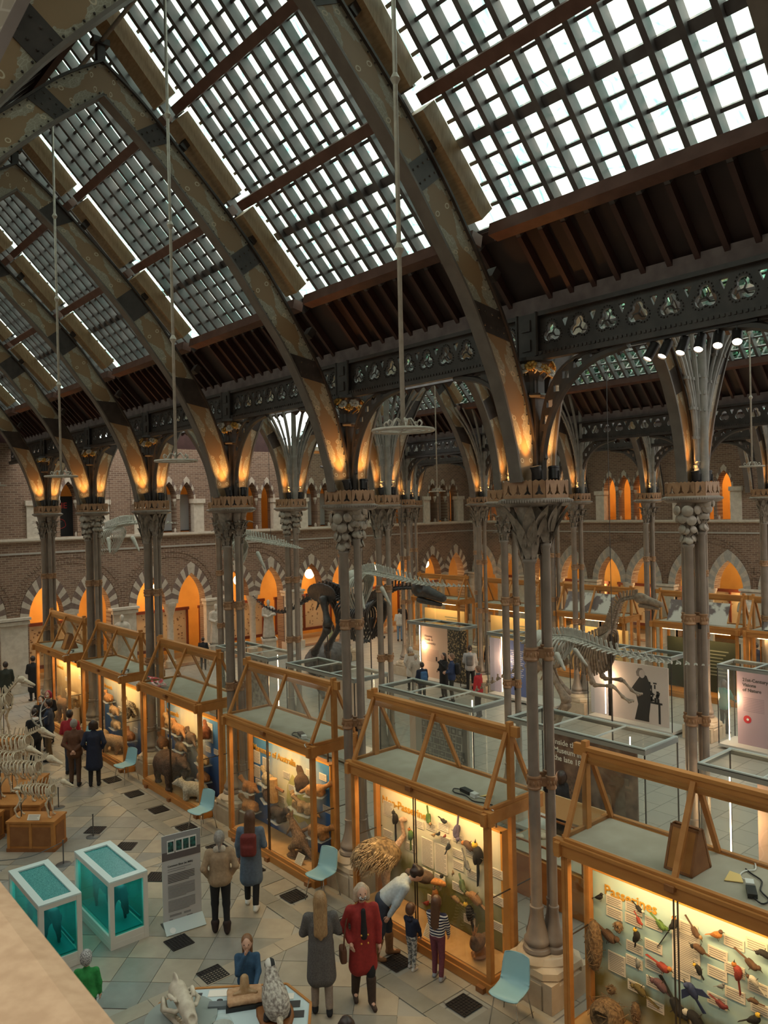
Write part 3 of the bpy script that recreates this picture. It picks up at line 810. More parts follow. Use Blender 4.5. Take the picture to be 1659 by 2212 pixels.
def leaves(t, kind, single):
    rnd = random.Random(kind + str(single))
    jm = MB(); src = LEAF[kind]; SV = [v.co.copy() for v in src.vertices]; SF = [tuple(p.vertices) for p in src.polygons]
    cnt = 0
    for dx, dy, r, nk in SH:
        if (dx, dy) == (0, .17): continue
        for tier in range(4 if kind == 'disc' else 3):
            n = 7 if kind != 'disc' else 8
            for i in range(n):
                a = 2 * PI * (i + .5 * (tier % 2)) / n + rnd.uniform(-.15, .15)
                if dx == 0 and 0 < math.sin(a): continue
                z = nk + .02 + tier * (.19 if kind != 'disc' else .17) + rnd.uniform(-.03, .03); rr = r * (1.0 + .35 * tier)
                sc_ = (1.12 + .12 * tier) * rnd.uniform(.85, 1.15); zz = min(z, 6.98 - .30 * sc_) if kind != 'disc' else min(z, 6.86)
                p = (dx + rr * math.cos(a), dy + rr * math.sin(a), zz)
                if single and math.cos(a) * -.65 + math.sin(a) * -.76 > -.35:
                    inst(src, 'leaf', t, p, (rnd.uniform(-.2, .2), 0.1 * tier, a), (sc_, sc_, sc_)); cnt += 1
                else:
                    Mx = Matrix.Translation(p) @ Matrix.Rotation(a, 4, 'Z') @ Matrix.Scale(sc_, 4); jm.add(SV, SF, 0, Mx)
    if jm.v: jm.build('capital_foliage', src.materials[0], t, 50)['kind'] = 'stuff'
M_can = mat('black_lamp_housing', (.035, .03, .03), .4, .3)
M_lens = emit_mat('warm_lamp_glass', (1.0, .62, .25), 9.0)
CANM = MB().lathe([(.05, 0), (.07, .02), (.075, .17), (.082, .175), (.082, .20), (.072, .20)], 14, cap=False).lathe([(.05, 0.0), (.0, 0.0)], 14, cap=False).mesh('housing', M_can, 40)
LENM = MB().lathe([(.072, .185), (.0, .192)], 14, cap=False).mesh('lens', M_lens)
YOKE = MB().bar((0, -.085, .08), (0, -.085, -.08), .02, .01).bar((0, .085, .08), (0, .085, -.08), .02, .01).box((0, 0, -.085), (.05, .18, .012)).mesh('yoke', M_can)
def floodlight(loc, aim, label, group, power, lit=True, r=.03):
    t = empty('floodlight', loc, 0, label, 'lamp', group)
    d = (Vector(aim) - Vector(loc)).normalized(); rot = d.to_track_quat('Z', 'Y').to_euler()
    inst(CANM, 'housing', t, tuple(Vector((0, 0, .02)) - d * .08), rot); inst(LENM, 'lens', t, tuple(Vector((0, 0, .02)) - d * .08), rot); inst(YOKE, 'yoke', t, (0, 0, .0))
    if lit:
        l = bpy.data.lights.new('floodlight_beam', 'SPOT'); l.energy = power; l.color = (1.0, .46, .11); l.spot_size = R(74); l.spot_blend = .9; l.shadow_soft_size = .05
        o = bpy.data.objects.new('floodlight_beam', l); COL.objects.link(o); o.parent = t
        o.location = d * .16 + Vector((0, 0, .02)); o.rotation_euler = d.to_track_quat('-Z', 'Y').to_euler()
    return t
def column(x, y, row, k, label, group):
    t = empty('iron_column', (x, y, 0), 0, label, 'column', group)
    inst(PL, 'plinth', t); inst(BC, 'base_course', t); inst(BMo, 'base_moulding', t)
    for dx, dy, r, nk in SH: inst(SHM[(r, nk)], 'shaft', t, (dx, dy, 0))
    for b in BND: inst(b, 'shaft_band', t)
    inst(BELL, 'capital_bell', t); inst(ABA, 'abacus', t); inst(COLL, 'collar', t)
    if row != 2: inst(UPP, 'upper_pier', t)
    kind = ('spear', 'disc', 'frond')[(k + row - 1) % 3] if row < 3 else ('frond', 'spear')[k % 2]
    leaves(t, kind, row == 1 and 0 <= k <= 2 or (row == 2 and k == 0))
    for s in ((1, -1) if row != 2 else ()): inst(SPN[s], 'fretwork_bracket', t)
    rnd = random.Random(k + row * 10)
    for i in range(9 if row == 1 else 0):
        a = R(170 + 22 * i); me = FLW[(i + k) % 2]
        o = inst(me, 'iron_flower', t, (.27 * math.cos(a), .27 * math.sin(a), rnd.uniform(8.82, 8.98)), (rnd.uniform(-.3, .3), R(60), a), (1.3, 1.3, 1.3))
    if row >= 2: inst(BRA, 'branching_tubes', t)
    return t
names1 = {-1: 'iron cluster column just right of the Passerines case', 0: 'iron cluster column between the Passerines and Non-Passerines cases', 1: 'iron cluster column between the Non-Passerines and Mammals of Australia cases',
          2: 'iron cluster column left of the Mammals of Australia case', 3: 'iron cluster column, fourth along the main nave from the right', 4: 'iron cluster column, fifth along the main nave from the right', 5: 'iron cluster column closest to the far brick wall'}
for k in range(-1, 6):
    y = row_y(k)
    column(9.0, y, 1, k, names1[k], 'main nave columns')
    floodlight((8.80, y - .20, 7.40), (8.62, y - .12, 8.3), 'lit floodlight on the collar of the ' + ('rightmost', 'nearest', 'second', 'third', 'fourth', 'fifth', 'sixth')[k + 1] + ' nave column, under its roof arch', 'collar floodlights', 60)
    floodlight((9.18, y - .20, 7.40), (9.30, y - .10, 8.3), 'floodlight turned away on the aisle side of the ' + ('rightmost', 'nearest', 'second', 'third', 'fourth', 'fifth', 'sixth')[k + 1] + ' nave column', 'collar floodlights', 48)
for row, x, ks, lb in ((2, 13.5, range(-1, 5), 'iron cluster column beside the near row of tall glass cases'), (3, 22.1, range(-1, 6), 'slim distant iron column in the second row of the court'), (4, 26.6, range(0, 6), 'most distant slim iron column before the side wall')):
    for k in ks:
        y = row_y(k); column(x, y, row, k, lb + ', ' + ORD[k - ks[0]] + ' from the right', lb.split(' before')[0] + ' row'); on_ = ORD[k - ks[0]] + (' near aisle column', ' far hall column', ' most distant column')[row - 2]
        s = -1 if row in (2, 4) else 1
        floodlight((x - .2, y - .20, 7.40), (x - .32, y - .12, 8.3), 'small lit floodlight, left side of ' + on_ + ' collar', 'distant collar floodlights', 42)
        if row in (2, 4): floodlight((x + .2, y - .20, 7.40), (x + .35, y - .12, 8.3), 'small lit floodlight, right side of ' + on_ + ' collar', 'distant collar floodlights', 42)
        else: floodlight((x + .2, y - .20, 7.40), (x + .32, y - .12, 8.3), 'small lit floodlight, right side of ' + on_ + ' collar', 'distant collar floodlights', 60)
# ================================================================ brick walls with two storeys of arches
def brick_mat(name, ax):
    m = mat(name, (.3, .2, .15), .85); t = m.node_tree; b = t.nodes['Principled BSDF']
    g = t.nodes.new('ShaderNodeNewGeometry'); s = t.nodes.new('ShaderNodeSeparateXYZ'); c = t.nodes.new('ShaderNodeCombineXYZ'); br = t.nodes.new('ShaderNodeTexBrick')
    t.links.new(g.outputs['Position'], s.inputs[0]); t.links.new(s.outputs[ax], c.inputs[0]); t.links.new(s.outputs['Z'], c.inputs[1])
    br.inputs['Scale'].default_value = 1.0; br.inputs['Brick Width'].default_value = .26; br.inputs['Row Height'].default_value = .088; br.inputs['Mortar Size'].default_value = .011
    br.inputs['Color1'].default_value = (.225, .135, .09, 1); br.inputs['Color2'].default_value = (.13, .075, .05, 1); br.inputs['Mortar'].default_value = (.32, .245, .175, 1); br.inputs['Bias'].default_value = -.25
    n = t.nodes.new('ShaderNodeTexNoise'); n.inputs['Scale'].default_value = 1.2; mx = t.nodes.new('ShaderNodeMix'); mx.data_type = 'RGBA'; mx.blend_type = 'MULTIPLY'; mx.inputs[0].default_value = .5
    t.links.new(c.outputs[0], br.inputs[0]); t.links.new(g.outputs['Position'], n.inputs[0])
    t.links.new(br.outputs[0], mx.inputs[6]); t.links.new(n.outputs[0], mx.inputs[7]); 
    t.links.new(br.outputs[0], b.inputs['Base Color'])
    return m
M_brX, M_brY = brick_mat('brick_courses_end', 'X'), brick_mat('brick_courses_side', 'Y')
M_vl = mat('cream_voussoir_stone', (.44, .37, .29), .8, 0, (.52, .45, .36), 8); M_vd = mat('brown_voussoir_stone', (.15, .10, .08), .8, 0, (.20, .14, .11), 8)
M_vg = mat('grey_voussoir_stone', (.34, .31, .27), .8, 0, (.40, .37, .32), 8)
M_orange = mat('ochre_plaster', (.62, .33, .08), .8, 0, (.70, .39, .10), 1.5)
M_redt = mat('red_brown_joinery', (.20, .05, .025), .5)
M_white = mat('cream_display_board', (.78, .70, .56), .7)
def parch(cx, hw, spring, apex, base, n=8):
    """pointed arch outline, counter-clockwise from lower left"""
    h = apex - spring; rr = (hw * hw + h * h) / (2 * hw)
    A = [(cx - hw, base), (cx + hw, base)]
    a1 = math.asin(min(1, h / rr))
    A += [(cx + hw - rr + rr * math.cos(a1 * i / n), spring + rr * math.sin(a1 * i / n)) for i in range(n + 1)]
    A += [(cx - hw + rr - rr * math.cos(a1 * (n - i) / n), spring + rr * math.sin(a1 * (n - i) / n)) for i in range(1, n + 1)]
    return A
def vouss_meshes(hw, spring, apex, hw2, apex2, n, t, mats_):
    """list of meshes (right half then mirrored left) in (s,z) local around s=0; depth local -y..., returned as MB in (s, d, z)"""
    out = []
    def arc(hw_, ap):
        h = ap - spring; rr = (hw_ * hw_ + h * h) / (2 * hw_); a1 = math.asin(min(1, h / rr)); return [(hw_ - rr + rr * math.cos(a1 * i / (n * 2)), spring + rr * math.sin(a1 * i / (n * 2))) for i in range(n * 2 + 1)]
    A, Bq = arc(hw, apex), arc(hw2, apex2)
    for sgn in (1, -1):
        for i in range(n):
            a = A[2 * i:2 * i + 3]; c = Bq[2 * i:2 * i + 3][::-1]; poly = [(p[0] * sgn, p[1]) for p in a + c]
            out.append((poly, mats_[(i + (1 if sgn < 0 else 0) * 0) % len(mats_)]))
    return out
def build_wall(name, W, brick, centers, piers, s0, s1, zc, gal_lit, vm, ztop=9.9):
    """W: matrix taking local (s, z, depth) to world: local x=s, y=z, z=into the wall"""
    root = empty(name, (0, 0, 0), kind='structure')
    holes = []; gal = []
    for c in centers:
        L_ = parch(c - .98, .68, 2.9, 4.24, .02); R_ = parch(c + .98, .68, 2.9, 4.24, .02)
        holes.append([L_[0], R_[1]] + R_[2:] + L_[2:])
        for o in (-.86, 0, .86): gal.append(parch(c + o, .35, 7.62, 8.40, 6.12, 6))
    b = MB(); b.plate([(s0, 0), (s1, 0), (s1, ztop), (s0, ztop)], [h for h in holes + gal], .55, M=W); b.build('brickwork', brick, root)
    # voussoirs
    V = vouss_meshes(.68, 2.9, 4.24, 1.02, 4.74, 9, .6, vm); G = vouss_meshes(.35, 7.62, 8.40, .43, 8.66, 5, .3, [M_vl, M_vd])
    vms = []
    for poly, m in V:
        q = MB().plate(poly if sum(poly[i][0] * poly[(i + 1) % len(poly)][1] - poly[(i + 1) % len(poly)][0] * poly[i][1] for i in range(len(poly))) > 0 else poly[::-1], (), .34); vms.append(q.mesh('voussoir', m))
    gms = []
    for poly, m in G:
        q = MB().plate(poly if sum(poly[i][0] * poly[(i + 1) % len(poly)][1] - poly[(i + 1) % len(poly)][0] * poly[i][1] for i in range(len(poly))) > 0 else poly[::-1], (), .30); gms.append(q.mesh('voussoir', m))
    def put(me, nm, s, z, d):
        o = inst(me, nm, root); o.matrix_world = W @ Matrix.Translation((s, z, d)); return o
    ringm = MB(); n = 26
    for rr, tt in ((2.02, .14), (2.24, .14)):
        for i in range(n * 2):
            a0 = PI * (i + .08) / (n * 2); a1 = PI * (i + .92) / (n * 2)
            pts = [(rr * math.cos(a0), 2.95 + (rr + .05) * math.sin(a0)), ((rr + tt) * math.cos(a0), 2.95 + (rr + .05 + tt) * math.sin(a0)), ((rr + tt) * math.cos(a1), 2.95 + (rr + .05 + tt) * math.sin(a1)), (rr * math.cos(a1), 2.95 + (rr + .05) * math.sin(a1))]
            ringm.plate(pts, (), .06)
    ringme = ringm.mesh('relieving_arch', brick)
    pierm = MB(); 
    pierm.box((0, 1.45, .10), (1.0, 2.9, .30)).box((0, 2.78, .06), (1.12, .14, .42)).box((0, 2.93, .04), (1.2, .10, .5)).box((0, .2, .05), (1.14, .4, .42))
    pierme = pierm.mesh('pier', M_stonel)
    midm = MB().lathe([(.24, 0), (.24, .3), (.17, .36), (.15, .45), (.15, 2.35), (.18, 2.4), (.2, 2.5), (.27, 2.75), (.30, 2.80), (.30, 2.95)], 14, M=Matrix.Rotation(R(-90), 4, 'X')).mesh('arcade_column', M_stonel, 40)
    gcol = MB().lathe([(.13, 6.1), (.13, 6.25), (.09, 6.3), (.07, 6.36), (.07, 7.25), (.09, 7.28), (.10, 7.34), (.15, 7.5), (.17, 7.52), (.17, 7.63)], 12, M=Matrix.Rotation(R(-90), 4, 'X')).mesh('gallery_column', M_stonel, 40)
    gpier = MB().box((0, 6.86, .1), (.5, 1.5, .35)).box((0, 7.52, .08), (.6, .2, .45)).mesh('gallery_pier', M_stonel)
    hood = MB()
    for i in range(12):
        a0, a1 = PI * i / 12, PI * (i + 1) / 12
    cnt = 0
    for c in centers:
        put(ringme, 'relieving_arch', c, 0, -.02)
        for o in (-.98, .98):
            for me in vms: put(me, 'voussoir', c + o, 0, -.035)
        put(midm, 'arcade_column', c, 0, .22)
        for o in (-.86, 0, .86):
            for me in gms: put(me, 'voussoir', c + o, 0, -.03)
        for o in (-.43, .43): put(gcol, 'gallery_column', c + o, 0, .2)
        for o in (-1.42, 1.42): put(gpier, 'gallery_pier', c + o, 0, 0)
    for p in piers: put(pierme, 'pier', p, 0, -.08)
    b = MB(); b.box(((s0 + s1) / 2, 6.06, .1), (s1 - s0, .10, .5)).box(((s0 + s1) / 2, 5.98, .16), (s1 - s0, .06, .44)); b.v = [tuple(W @ Vector(p)) for p in b.v]; b.build('sill_course', M_stonel, root)
    b = MB(); b.box(((s0 + s1) / 2, 5.50, .02), (s1 - s0, .07, .12)); b.v = [tuple(W @ Vector(p)) for p in b.v]; b.build('string_course', M_vg, root)
    # corridor behind: floors, back walls
    b = MB(); L = s1 - s0 + 6; sm = (s0 + s1) / 2
    b.box((sm, 5.3, 2.2), (L, .2, 3.4)).box((sm, 10.2, 2.2), (L, .2, 3.6)); b.v = [tuple(W @ Vector(p)) for p in b.v]; b.build('corridor_floor', M_stonel, root)
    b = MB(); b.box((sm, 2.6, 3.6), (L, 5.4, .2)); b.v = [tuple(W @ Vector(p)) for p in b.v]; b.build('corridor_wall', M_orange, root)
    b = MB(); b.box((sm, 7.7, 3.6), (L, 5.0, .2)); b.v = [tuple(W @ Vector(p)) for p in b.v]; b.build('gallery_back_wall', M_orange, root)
    return root
W_end = axes((0, YEND, 0), (1, 0, 0), (0, 0, 1), (0, 1, 0)); W_side = axes((XSIDE, 0, 0), (0, 1, 0), (0, 0, 1), (1, 0, 0))
END_C = [2.4, 6.7, 11.2, 15.65, 19.95, 24.35, 28.8, 33.05]; SIDE_C = [row_y(k) + B / 2 for k in range(0, 6)]
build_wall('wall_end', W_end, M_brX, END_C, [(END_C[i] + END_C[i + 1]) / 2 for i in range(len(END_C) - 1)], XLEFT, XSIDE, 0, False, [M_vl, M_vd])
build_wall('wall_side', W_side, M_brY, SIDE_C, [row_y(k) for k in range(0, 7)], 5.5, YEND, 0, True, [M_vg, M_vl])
# unseen enclosing walls on the camera's side
for nm, c, d in (('wall_gallery', (XLEFT - .3, 15, 4.9), (.5, 38, 10)), ('wall_near', (16, YNEAR - .3, 4.9), (40, .5, 10))):
    tag(MB().box(c, d).build(nm, M_stonel), kind='structure')
# gables closing the ends of the halls
gb = MB()
for xa, xb in ((0, 9.0), (13.5, 22.1), (26.6, 35.3)):
    xm = (xa + xb) / 2; gb.plate([(xa - .2, 9.8), (xb + .2, 9.8), (xm, 15.0)], (), .2, M=axes((0, YEND + .3, 0), (1, 0, 0), (0, 0, 1)))
for xa, xb in ((0, 9.0),):
    xm = (xa + xb) / 2; gb.plate([(xa - .2, 9.8), (xb + .2, 9.8), (xm, 15.0)], (), .2, M=axes((0, row_y(-2) - .2, 0), (1, 0, 0), (0, 0, 1)))
tag(gb.build('wall_gable', M_maroon), kind='structure')
# corridor lamps
def globe(loc, r, s, label, cord=1.2, power=60):
    t = empty('globe_lamp', loc, 0, label, 'lamp', 'globe lamps in the arcades')
    MB().ell((0, 0, 0), r, 16, 10).build('globe', emit_mat('globe_glass', (1, .72, .38), s), t, True)
    MB().lathe([(.05, r - .01), (.05, r + .05), (.008, r + .06), (.008, r + cord)], 8).build('stem', M_brass, t)
    l = bpy.data.lights.new('globe_light', 'POINT'); l.energy = power; l.color = (1, .52, .18); l.shadow_soft_size = r
    o = bpy.data.objects.new('globe_light', l); COL.objects.link(o); o.parent = t; o.location = (0, 0, -r - .05)
    return t
for i, c in enumerate(END_C[1:]):
    globe((c + .3, YEND + 2.0, 3.50), .26, 8, 'glowing globe lamp in the end wall arcade, ' + ('far left', 'behind left columns', 'above the statue bay', 'centre left', 'beside the black skeleton', 'right of centre', 'far right corner')[i], 1.4, 120)
    l = bpy.data.lights.new('gallery_light', 'POINT'); l.energy = 22 if i > 1 else 8; l.color = (1, .52, .18); l.shadow_soft_size = .2
    o = bpy.data.objects.new('gallery_light', l); COL.objects.link(o); o.location = (c, YEND + 2.2, 9.3)
for i, c in enumerate(SIDE_C):
    globe((XSIDE + 1.9, c - 1.15, 3.02), .36, 7, 'glowing globe lamp in the side wall arcade, ' + ('out at the right', 'second from right', 'big one at right', 'beside the skeleton head', 'fifth from right', 'near the corner')[i], 1.6, 120)
    l = bpy.data.lights.new('gallery_light', 'POINT'); l.energy = 130; l.color = (1, .52, .18); l.shadow_soft_size = .2
    o = bpy.data.objects.new('gallery_light', l); COL.objects.link(o); o.location = (XSIDE + 2.0, c, 9.2)
# ================================================================ timber and glass display cases
M_oak = mat('honey_oak', (.41, .165, .040), .5, 0, (.50, .22, .062), 5.0, stretch=(1, .25, 1), spec=.3)
M_oakd = mat('dark_oak', (.23, .085, .024), .5, 0, (.29, .115, .036), 6.0)
M_case = glass_mat('case_glass', (.95, .96, .95), .014, .0, (.8, .85, .82))
M_grey = mat('grey_case_board', (.36, .325, .255), .85, 0, (.42, .385, .31), 2.5, spec=.15)
M_sand = mat('sandy_case_floor', (.50, .27, .10), .8, 0, (.58, .33, .13), 5.0, .1)
M_card = mat('label_card_paper', (.74, .66, .54), .7); M_ink = mat('grey_print', (.30, .27, .23), .8)
M_brz = mat('dark_bronze_strip', (.07, .05, .035), .4, .5)
M_goldt = mat('gold_lettering', (.66, .34, .05), .4, .2)
M_tube = emit_mat('warm_tube_lamp', (1, .72, .38), 5.0)
HL = 1.57; CY = {-1: 4.70, 0: 9.12, 1: 13.43, 2: 17.85, 3: 22.2, 4: 26.5}; HD = .55; ZR = 2.64; ZT = 3.68
def text_mesh(body, size, m, extrude=.004, bold=.0, align='LEFT', name='lettering'):
    cu = bpy.data.curves.new('t', 'FONT'); cu.body = body; cu.size = size; cu.extrude = extrude; cu.offset = bold; cu.align_x = align; cu.resolution_u = 3
    o = bpy.data.objects.new('t', cu); COL.objects.link(o)
    dg = bpy.context.evaluated_depsgraph_get(); me = bpy.data.meshes.new_from_object(o.evaluated_get(dg)); me.name = name
    bpy.data.objects.remove(o); me.materials.clear(); me.materials.append(m)
    return me
# frame to lay things on a panel facing -x: local x -> -y, local y -> z, local z -> -x
PFR = Matrix(((0, 0, -1), (-1, 0, 0), (0, 1, 0))).to_4x4()
PROT = PFR.to_euler()
def case_meshes():
    d = {}
    b = MB(); b.box((0, 0, .07), (2 * HD + .04, 2 * HL + .04, .14)).box((0, 0, .17), (2 * HD - .02, 2 * HL - .02, .08))
    d['base'] = [b.mesh('base', M_oak)]
    b = MB(); b.box((-HD, .0, .045), (.16, .12, .09)).box((-HD, 1.3, .045), (.16, .12, .09)).box((-HD, -1.42, .045), (.18, .14, .09)); d['foot'] = [b.mesh('foot', M_oakd)]
    d['tray'] = [MB().box((0, 0, .215), (2 * HD - .10, 2 * HL - .10, .02)).mesh('tray', M_sand)]
    d['corner_post'] = []
    for sx in (-1, 1):
        for sy in (-1, 1):
            d['corner_post'].append(MB().box((sx * (HD - .045), sy * (HL - .045), 1.33), (.085, .085, 2.28)).box((sx * (HD - .02), sy * (HL - .02), 1.33), (.05, .05, 2.28)).mesh('corner_post', M_oak))
    d['king_post'] = [MB().box((0, s * (HL - .02), 2.0), (.095, .075, 3.62)).box((0, s * (HL + .06), ZT + .0), (.07, .18, .15)).mesh('king_post', M_oak) for s in (-1, 1)]
    fr = lambda x: MB().box((x, 0, ZR - .10), (.09, 2 * HL + .20, .20)).box((x - .012 * (1 if x < 0 else -1), 0, ZR - .02), (.12, 2 * HL - .06, .045)).box((x, 0, ZR + .02), (.06, 2 * HL - .12, .03)).mesh('long_rail', M_oak)
    d['long_rail'] = [fr(-HD), fr(HD)]
    d['end_rail'] = [MB().box((0, s * HL, ZR - .11), (2 * HD + .22, .08, .18)).box((0, s * HL, ZR + .01), (2 * HD - .1, .05, .05)).mesh('end_rail', M_oak) for s in (-1, 1)]
    d['peg'] = [MB().box((-HD - .075, 0, ZR - .06), (.07, .12, .07)).mesh('peg', M_oakd)]
    d['top_board'] = [MB().box((0, 0, ZR - .015), (2 * HD - .10, 2 * HL - .08, .02)).mesh('top_board', M_grey)]
    b = MB(); b.box((0, 0, ZT - .06), (.07, 2 * HL - .08, .20)).box((0, 0, ZT + .03), (.11, 2 * HL - .08, .05)).box((0, 0, ZT - .10), (.10, 2 * HL - .08, .04)); d['ridge_beam'] = [b.mesh('ridge_beam', M_oak)]
    d['sloping_bar'] = []
    for sx in (-1, 1):
        for y in (-HL + .05, 0, HL - .05):
            d['sloping_bar'].append(MB().bar((sx * (HD - .03), y, ZR + .02), (sx * .04, y, ZT - .03), .065, .05).mesh('sloping_bar', M_oak))
    d['mullion'] = [MB().box((-HD + .02, y, 1.32), (.02, .014, 2.2)).mesh('mullion', M_brz) for y in (.015, -.035)]
    g = []
    for s in (-1, 1):
        g.append(MB().box((-HD + .025, s * HL / 2, 1.32), (.008, HL - .12, 2.2)).mesh('front_glass', M_case))
        g.append(MB().box((HD - .025, s * HL / 2, 1.32), (.008, HL - .12, 2.2)).mesh('back_glass', M_case))
        g.append(MB().box((0, s * (HL - .03), 1.32), (2 * HD - .18, .008, 2.2)).mesh('end_glass', M_case))
        for y in (-1, 1):
            a = (s * (HD - .06), y * HL / 2, ZR + .03); c = (s * .05, y * HL / 2, ZT - .06)
            g.append(MB().bar(a, c, HL - .12, .006).mesh('roof_glass', M_case))
        g.append(MB().plate([(-HD + .1, ZR), (HD - .1, ZR), (0, ZT - .12)], (), .006, M=axes((0, s * (HL - .05), 0), (1, 0, 0), (0, 0, 1))).mesh('gable_glass', M_case))
    d['glass_pane'] = g
    d['lamp_tube'] = [MB().tube([(-HD + .14, -1.25, 2.40), (-HD + .14, 1.25, 2.40)], .014, 8).mesh('lamp_tube', M_tube)]
    d['rod'] = [MB().tube([(.16, y, 2.05), (.16, y, 2.58)], .018, 6).mesh('rod', M_brz) for y in (-1.1, 1.1)]
    d['stay_bar'] = [MB().tube([(-HD + .06, s * (HL - .035), 1.35), (HD - .06, s * (HL - .035), 1.35)], .010, 6).mesh('stay_bar', M_brz) for s in (-1, 1)]
    return d
CM = case_meshes()
def panel_mat(name, stops, blot, bcol, bc2=None, centre=None):
    """painted backdrop: vertical colour run with soft brushed blots; coordinates local to the panel (y along, z up)"""
    m = bpy.data.materials.new(name); m.use_nodes = True; t = m.node_tree; b = t.nodes['Principled BSDF']; N = t.nodes.new
    tc = N('ShaderNodeTexCoord'); s = N('ShaderNodeSeparateXYZ'); t.links.new(tc.outputs['Object'], s.inputs[0])
    n = N('ShaderNodeTexNoise'); n.inputs['Scale'].default_value = 2.2; n.inputs['Detail'].default_value = 5; mp = N('ShaderNodeMapping'); mp.inputs['Scale'].default_value = (1, 1.8, .55)
    t.links.new(tc.outputs['Object'], mp.inputs[0]); t.links.new(mp.outputs[0], n.inputs[0])
    a = N('ShaderNodeMath'); a.operation = 'MULTIPLY_ADD'; a.inputs[1].default_value = .45; t.links.new(n.outputs[0], a.inputs[0]); t.links.new(s.outputs['Z'], a.inputs[2])
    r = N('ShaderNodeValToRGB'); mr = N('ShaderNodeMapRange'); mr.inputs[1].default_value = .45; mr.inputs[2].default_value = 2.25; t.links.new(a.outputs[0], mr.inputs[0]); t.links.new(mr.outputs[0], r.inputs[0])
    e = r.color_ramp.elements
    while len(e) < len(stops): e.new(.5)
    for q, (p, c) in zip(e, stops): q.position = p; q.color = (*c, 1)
    mx = N('ShaderNodeMix'); mx.data_type = 'RGBA'
    if centre:
        cb = N('ShaderNodeCombineXYZ'); cb.inputs[0].default_value = 0
        vm = N('ShaderNodeVectorMath'); vm.operation = 'DISTANCE'; vm.inputs[1].default_value = (0, centre[0], centre[1])
        t.links.new(s.outputs['Y'], cb.inputs[1]); t.links.new(s.outputs['Z'], cb.inputs[2]); t.links.new(cb.outputs[0], vm.inputs[0])
        m2 = N('ShaderNodeMath'); m2.operation = 'MULTIPLY_ADD'; m2.inputs[1].default_value = -.55; t.links.new(n.outputs[0], m2.inputs[0]); t.links.new(vm.outputs['Value'], m2.inputs[2])
        f = N('ShaderNodeMapRange'); f.inputs[1].default_value = .05; f.inputs[2].default_value = centre[2]; f.inputs[3].default_value = 1; f.inputs[4].default_value = 0; t.links.new(m2.outputs[0], f.inputs[0]); t.links.new(f.outputs[0], mx.inputs[0])
    else:
        n2 = N('ShaderNodeTexNoise'); n2.inputs['Scale'].default_value = 1.6; t.links.new(tc.outputs['Object'], n2.inputs[0])
        f = N('ShaderNodeMapRange'); f.inputs[1].default_value = .5; f.inputs[2].default_value = .72; f.inputs[4].default_value = blot; t.links.new(n2.outputs[0], f.inputs[0]); t.links.new(f.outputs[0], mx.inputs[0])
    t.links.new(r.outputs[0], mx.inputs[6]); mx.inputs[7].default_value = (*bcol, 1)
    t.links.new(mx.outputs[2], b.inputs['Base Color']); b.inputs['Roughness'].default_value = .7
    return m
OLV = (.16, .13, .03)
PAN = {-1: panel_mat('sky_and_reeds_backdrop', [(0, (.15, .11, .02)), (.26, (.20, .16, .04)), (.36, (.36, .52, .52)), (1, (.50, .68, .66))], .6, (.66, .70, .58)),
       0: panel_mat('pale_marsh_backdrop', [(0, (.11, .10, .02)), (.36, (.17, .16, .04)), (.48, (.62, .60, .46)), (1, (.80, .70, .50))], .4, (.72, .72, .62)),
       1: panel_mat('blue_sea_backdrop', [(0, (.02, .06, .22)), (.5, (.04, .15, .38)), (1, (.06, .22, .45))], .5, (.82, .74, .50), centre=(-.15, 1.25, .95)),
       2: panel_mat('blue_jungle_backdrop', [(0, (.01, .025, .10)), (.5, (.03, .11, .33)), (1, (.08, .24, .48))], .5, (.80, .70, .46), centre=(.1, 1.5, .9)),
       3: panel_mat('blue_mountain_backdrop', [(0, (.02, .05, .18)), (.5, (.06, .17, .36)), (1, (.50, .48, .38))], .5, (.78, .64, .38), centre=(-.5, 1.5, .8)),
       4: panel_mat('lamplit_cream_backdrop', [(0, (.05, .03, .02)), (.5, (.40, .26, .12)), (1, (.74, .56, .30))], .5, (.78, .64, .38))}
CARD = {}
def card(w_, h_, small=True):
    k = (w_, h_)
    if k not in CARD:
        b = MB(); b.box((0, 0, .006), (w_, h_, .012)); n = max(2, int(h_ / .022))
        for i in range(1, n): b.box((0.0 if i % 3 else -.06 * w_, h_ / 2 - h_ * i / n, .0125), (w_ * (.84 if i % 3 else .7), h_ / n * .42, .001), 1)
        CARD[k] = b.mesh('label_card', [M_card, M_ink])
    return CARD[k]
case_lab = {-1: 'honey oak gabled glass case titled Passerines, nearest at lower right', 0: 'honey oak gabled glass case titled Non-Passerines with an ostrich inside', 1: 'honey oak gabled glass case titled Mammals of Australia',
            2: 'honey oak gabled glass case with brown bear and dark blue backdrop', 3: 'honey oak gabled glass case with hanging black and tan monkey', 4: 'farthest honey oak gabled glass case with lamplit interior'}
titles = {-1: ('Passerines', 1.10, 1.86, .185), 0: ('Non-Passerines', 1.34, 1.84, .19), 1: ('Mammals of Australia', 1.40, 1.83, .19), 2: ('Mammals', 1.38, 1.84, .18), 3: ('Mammals', 1.36, 1.84, .16), 4: ('Mammals', 1.3, 1.84, .16)}
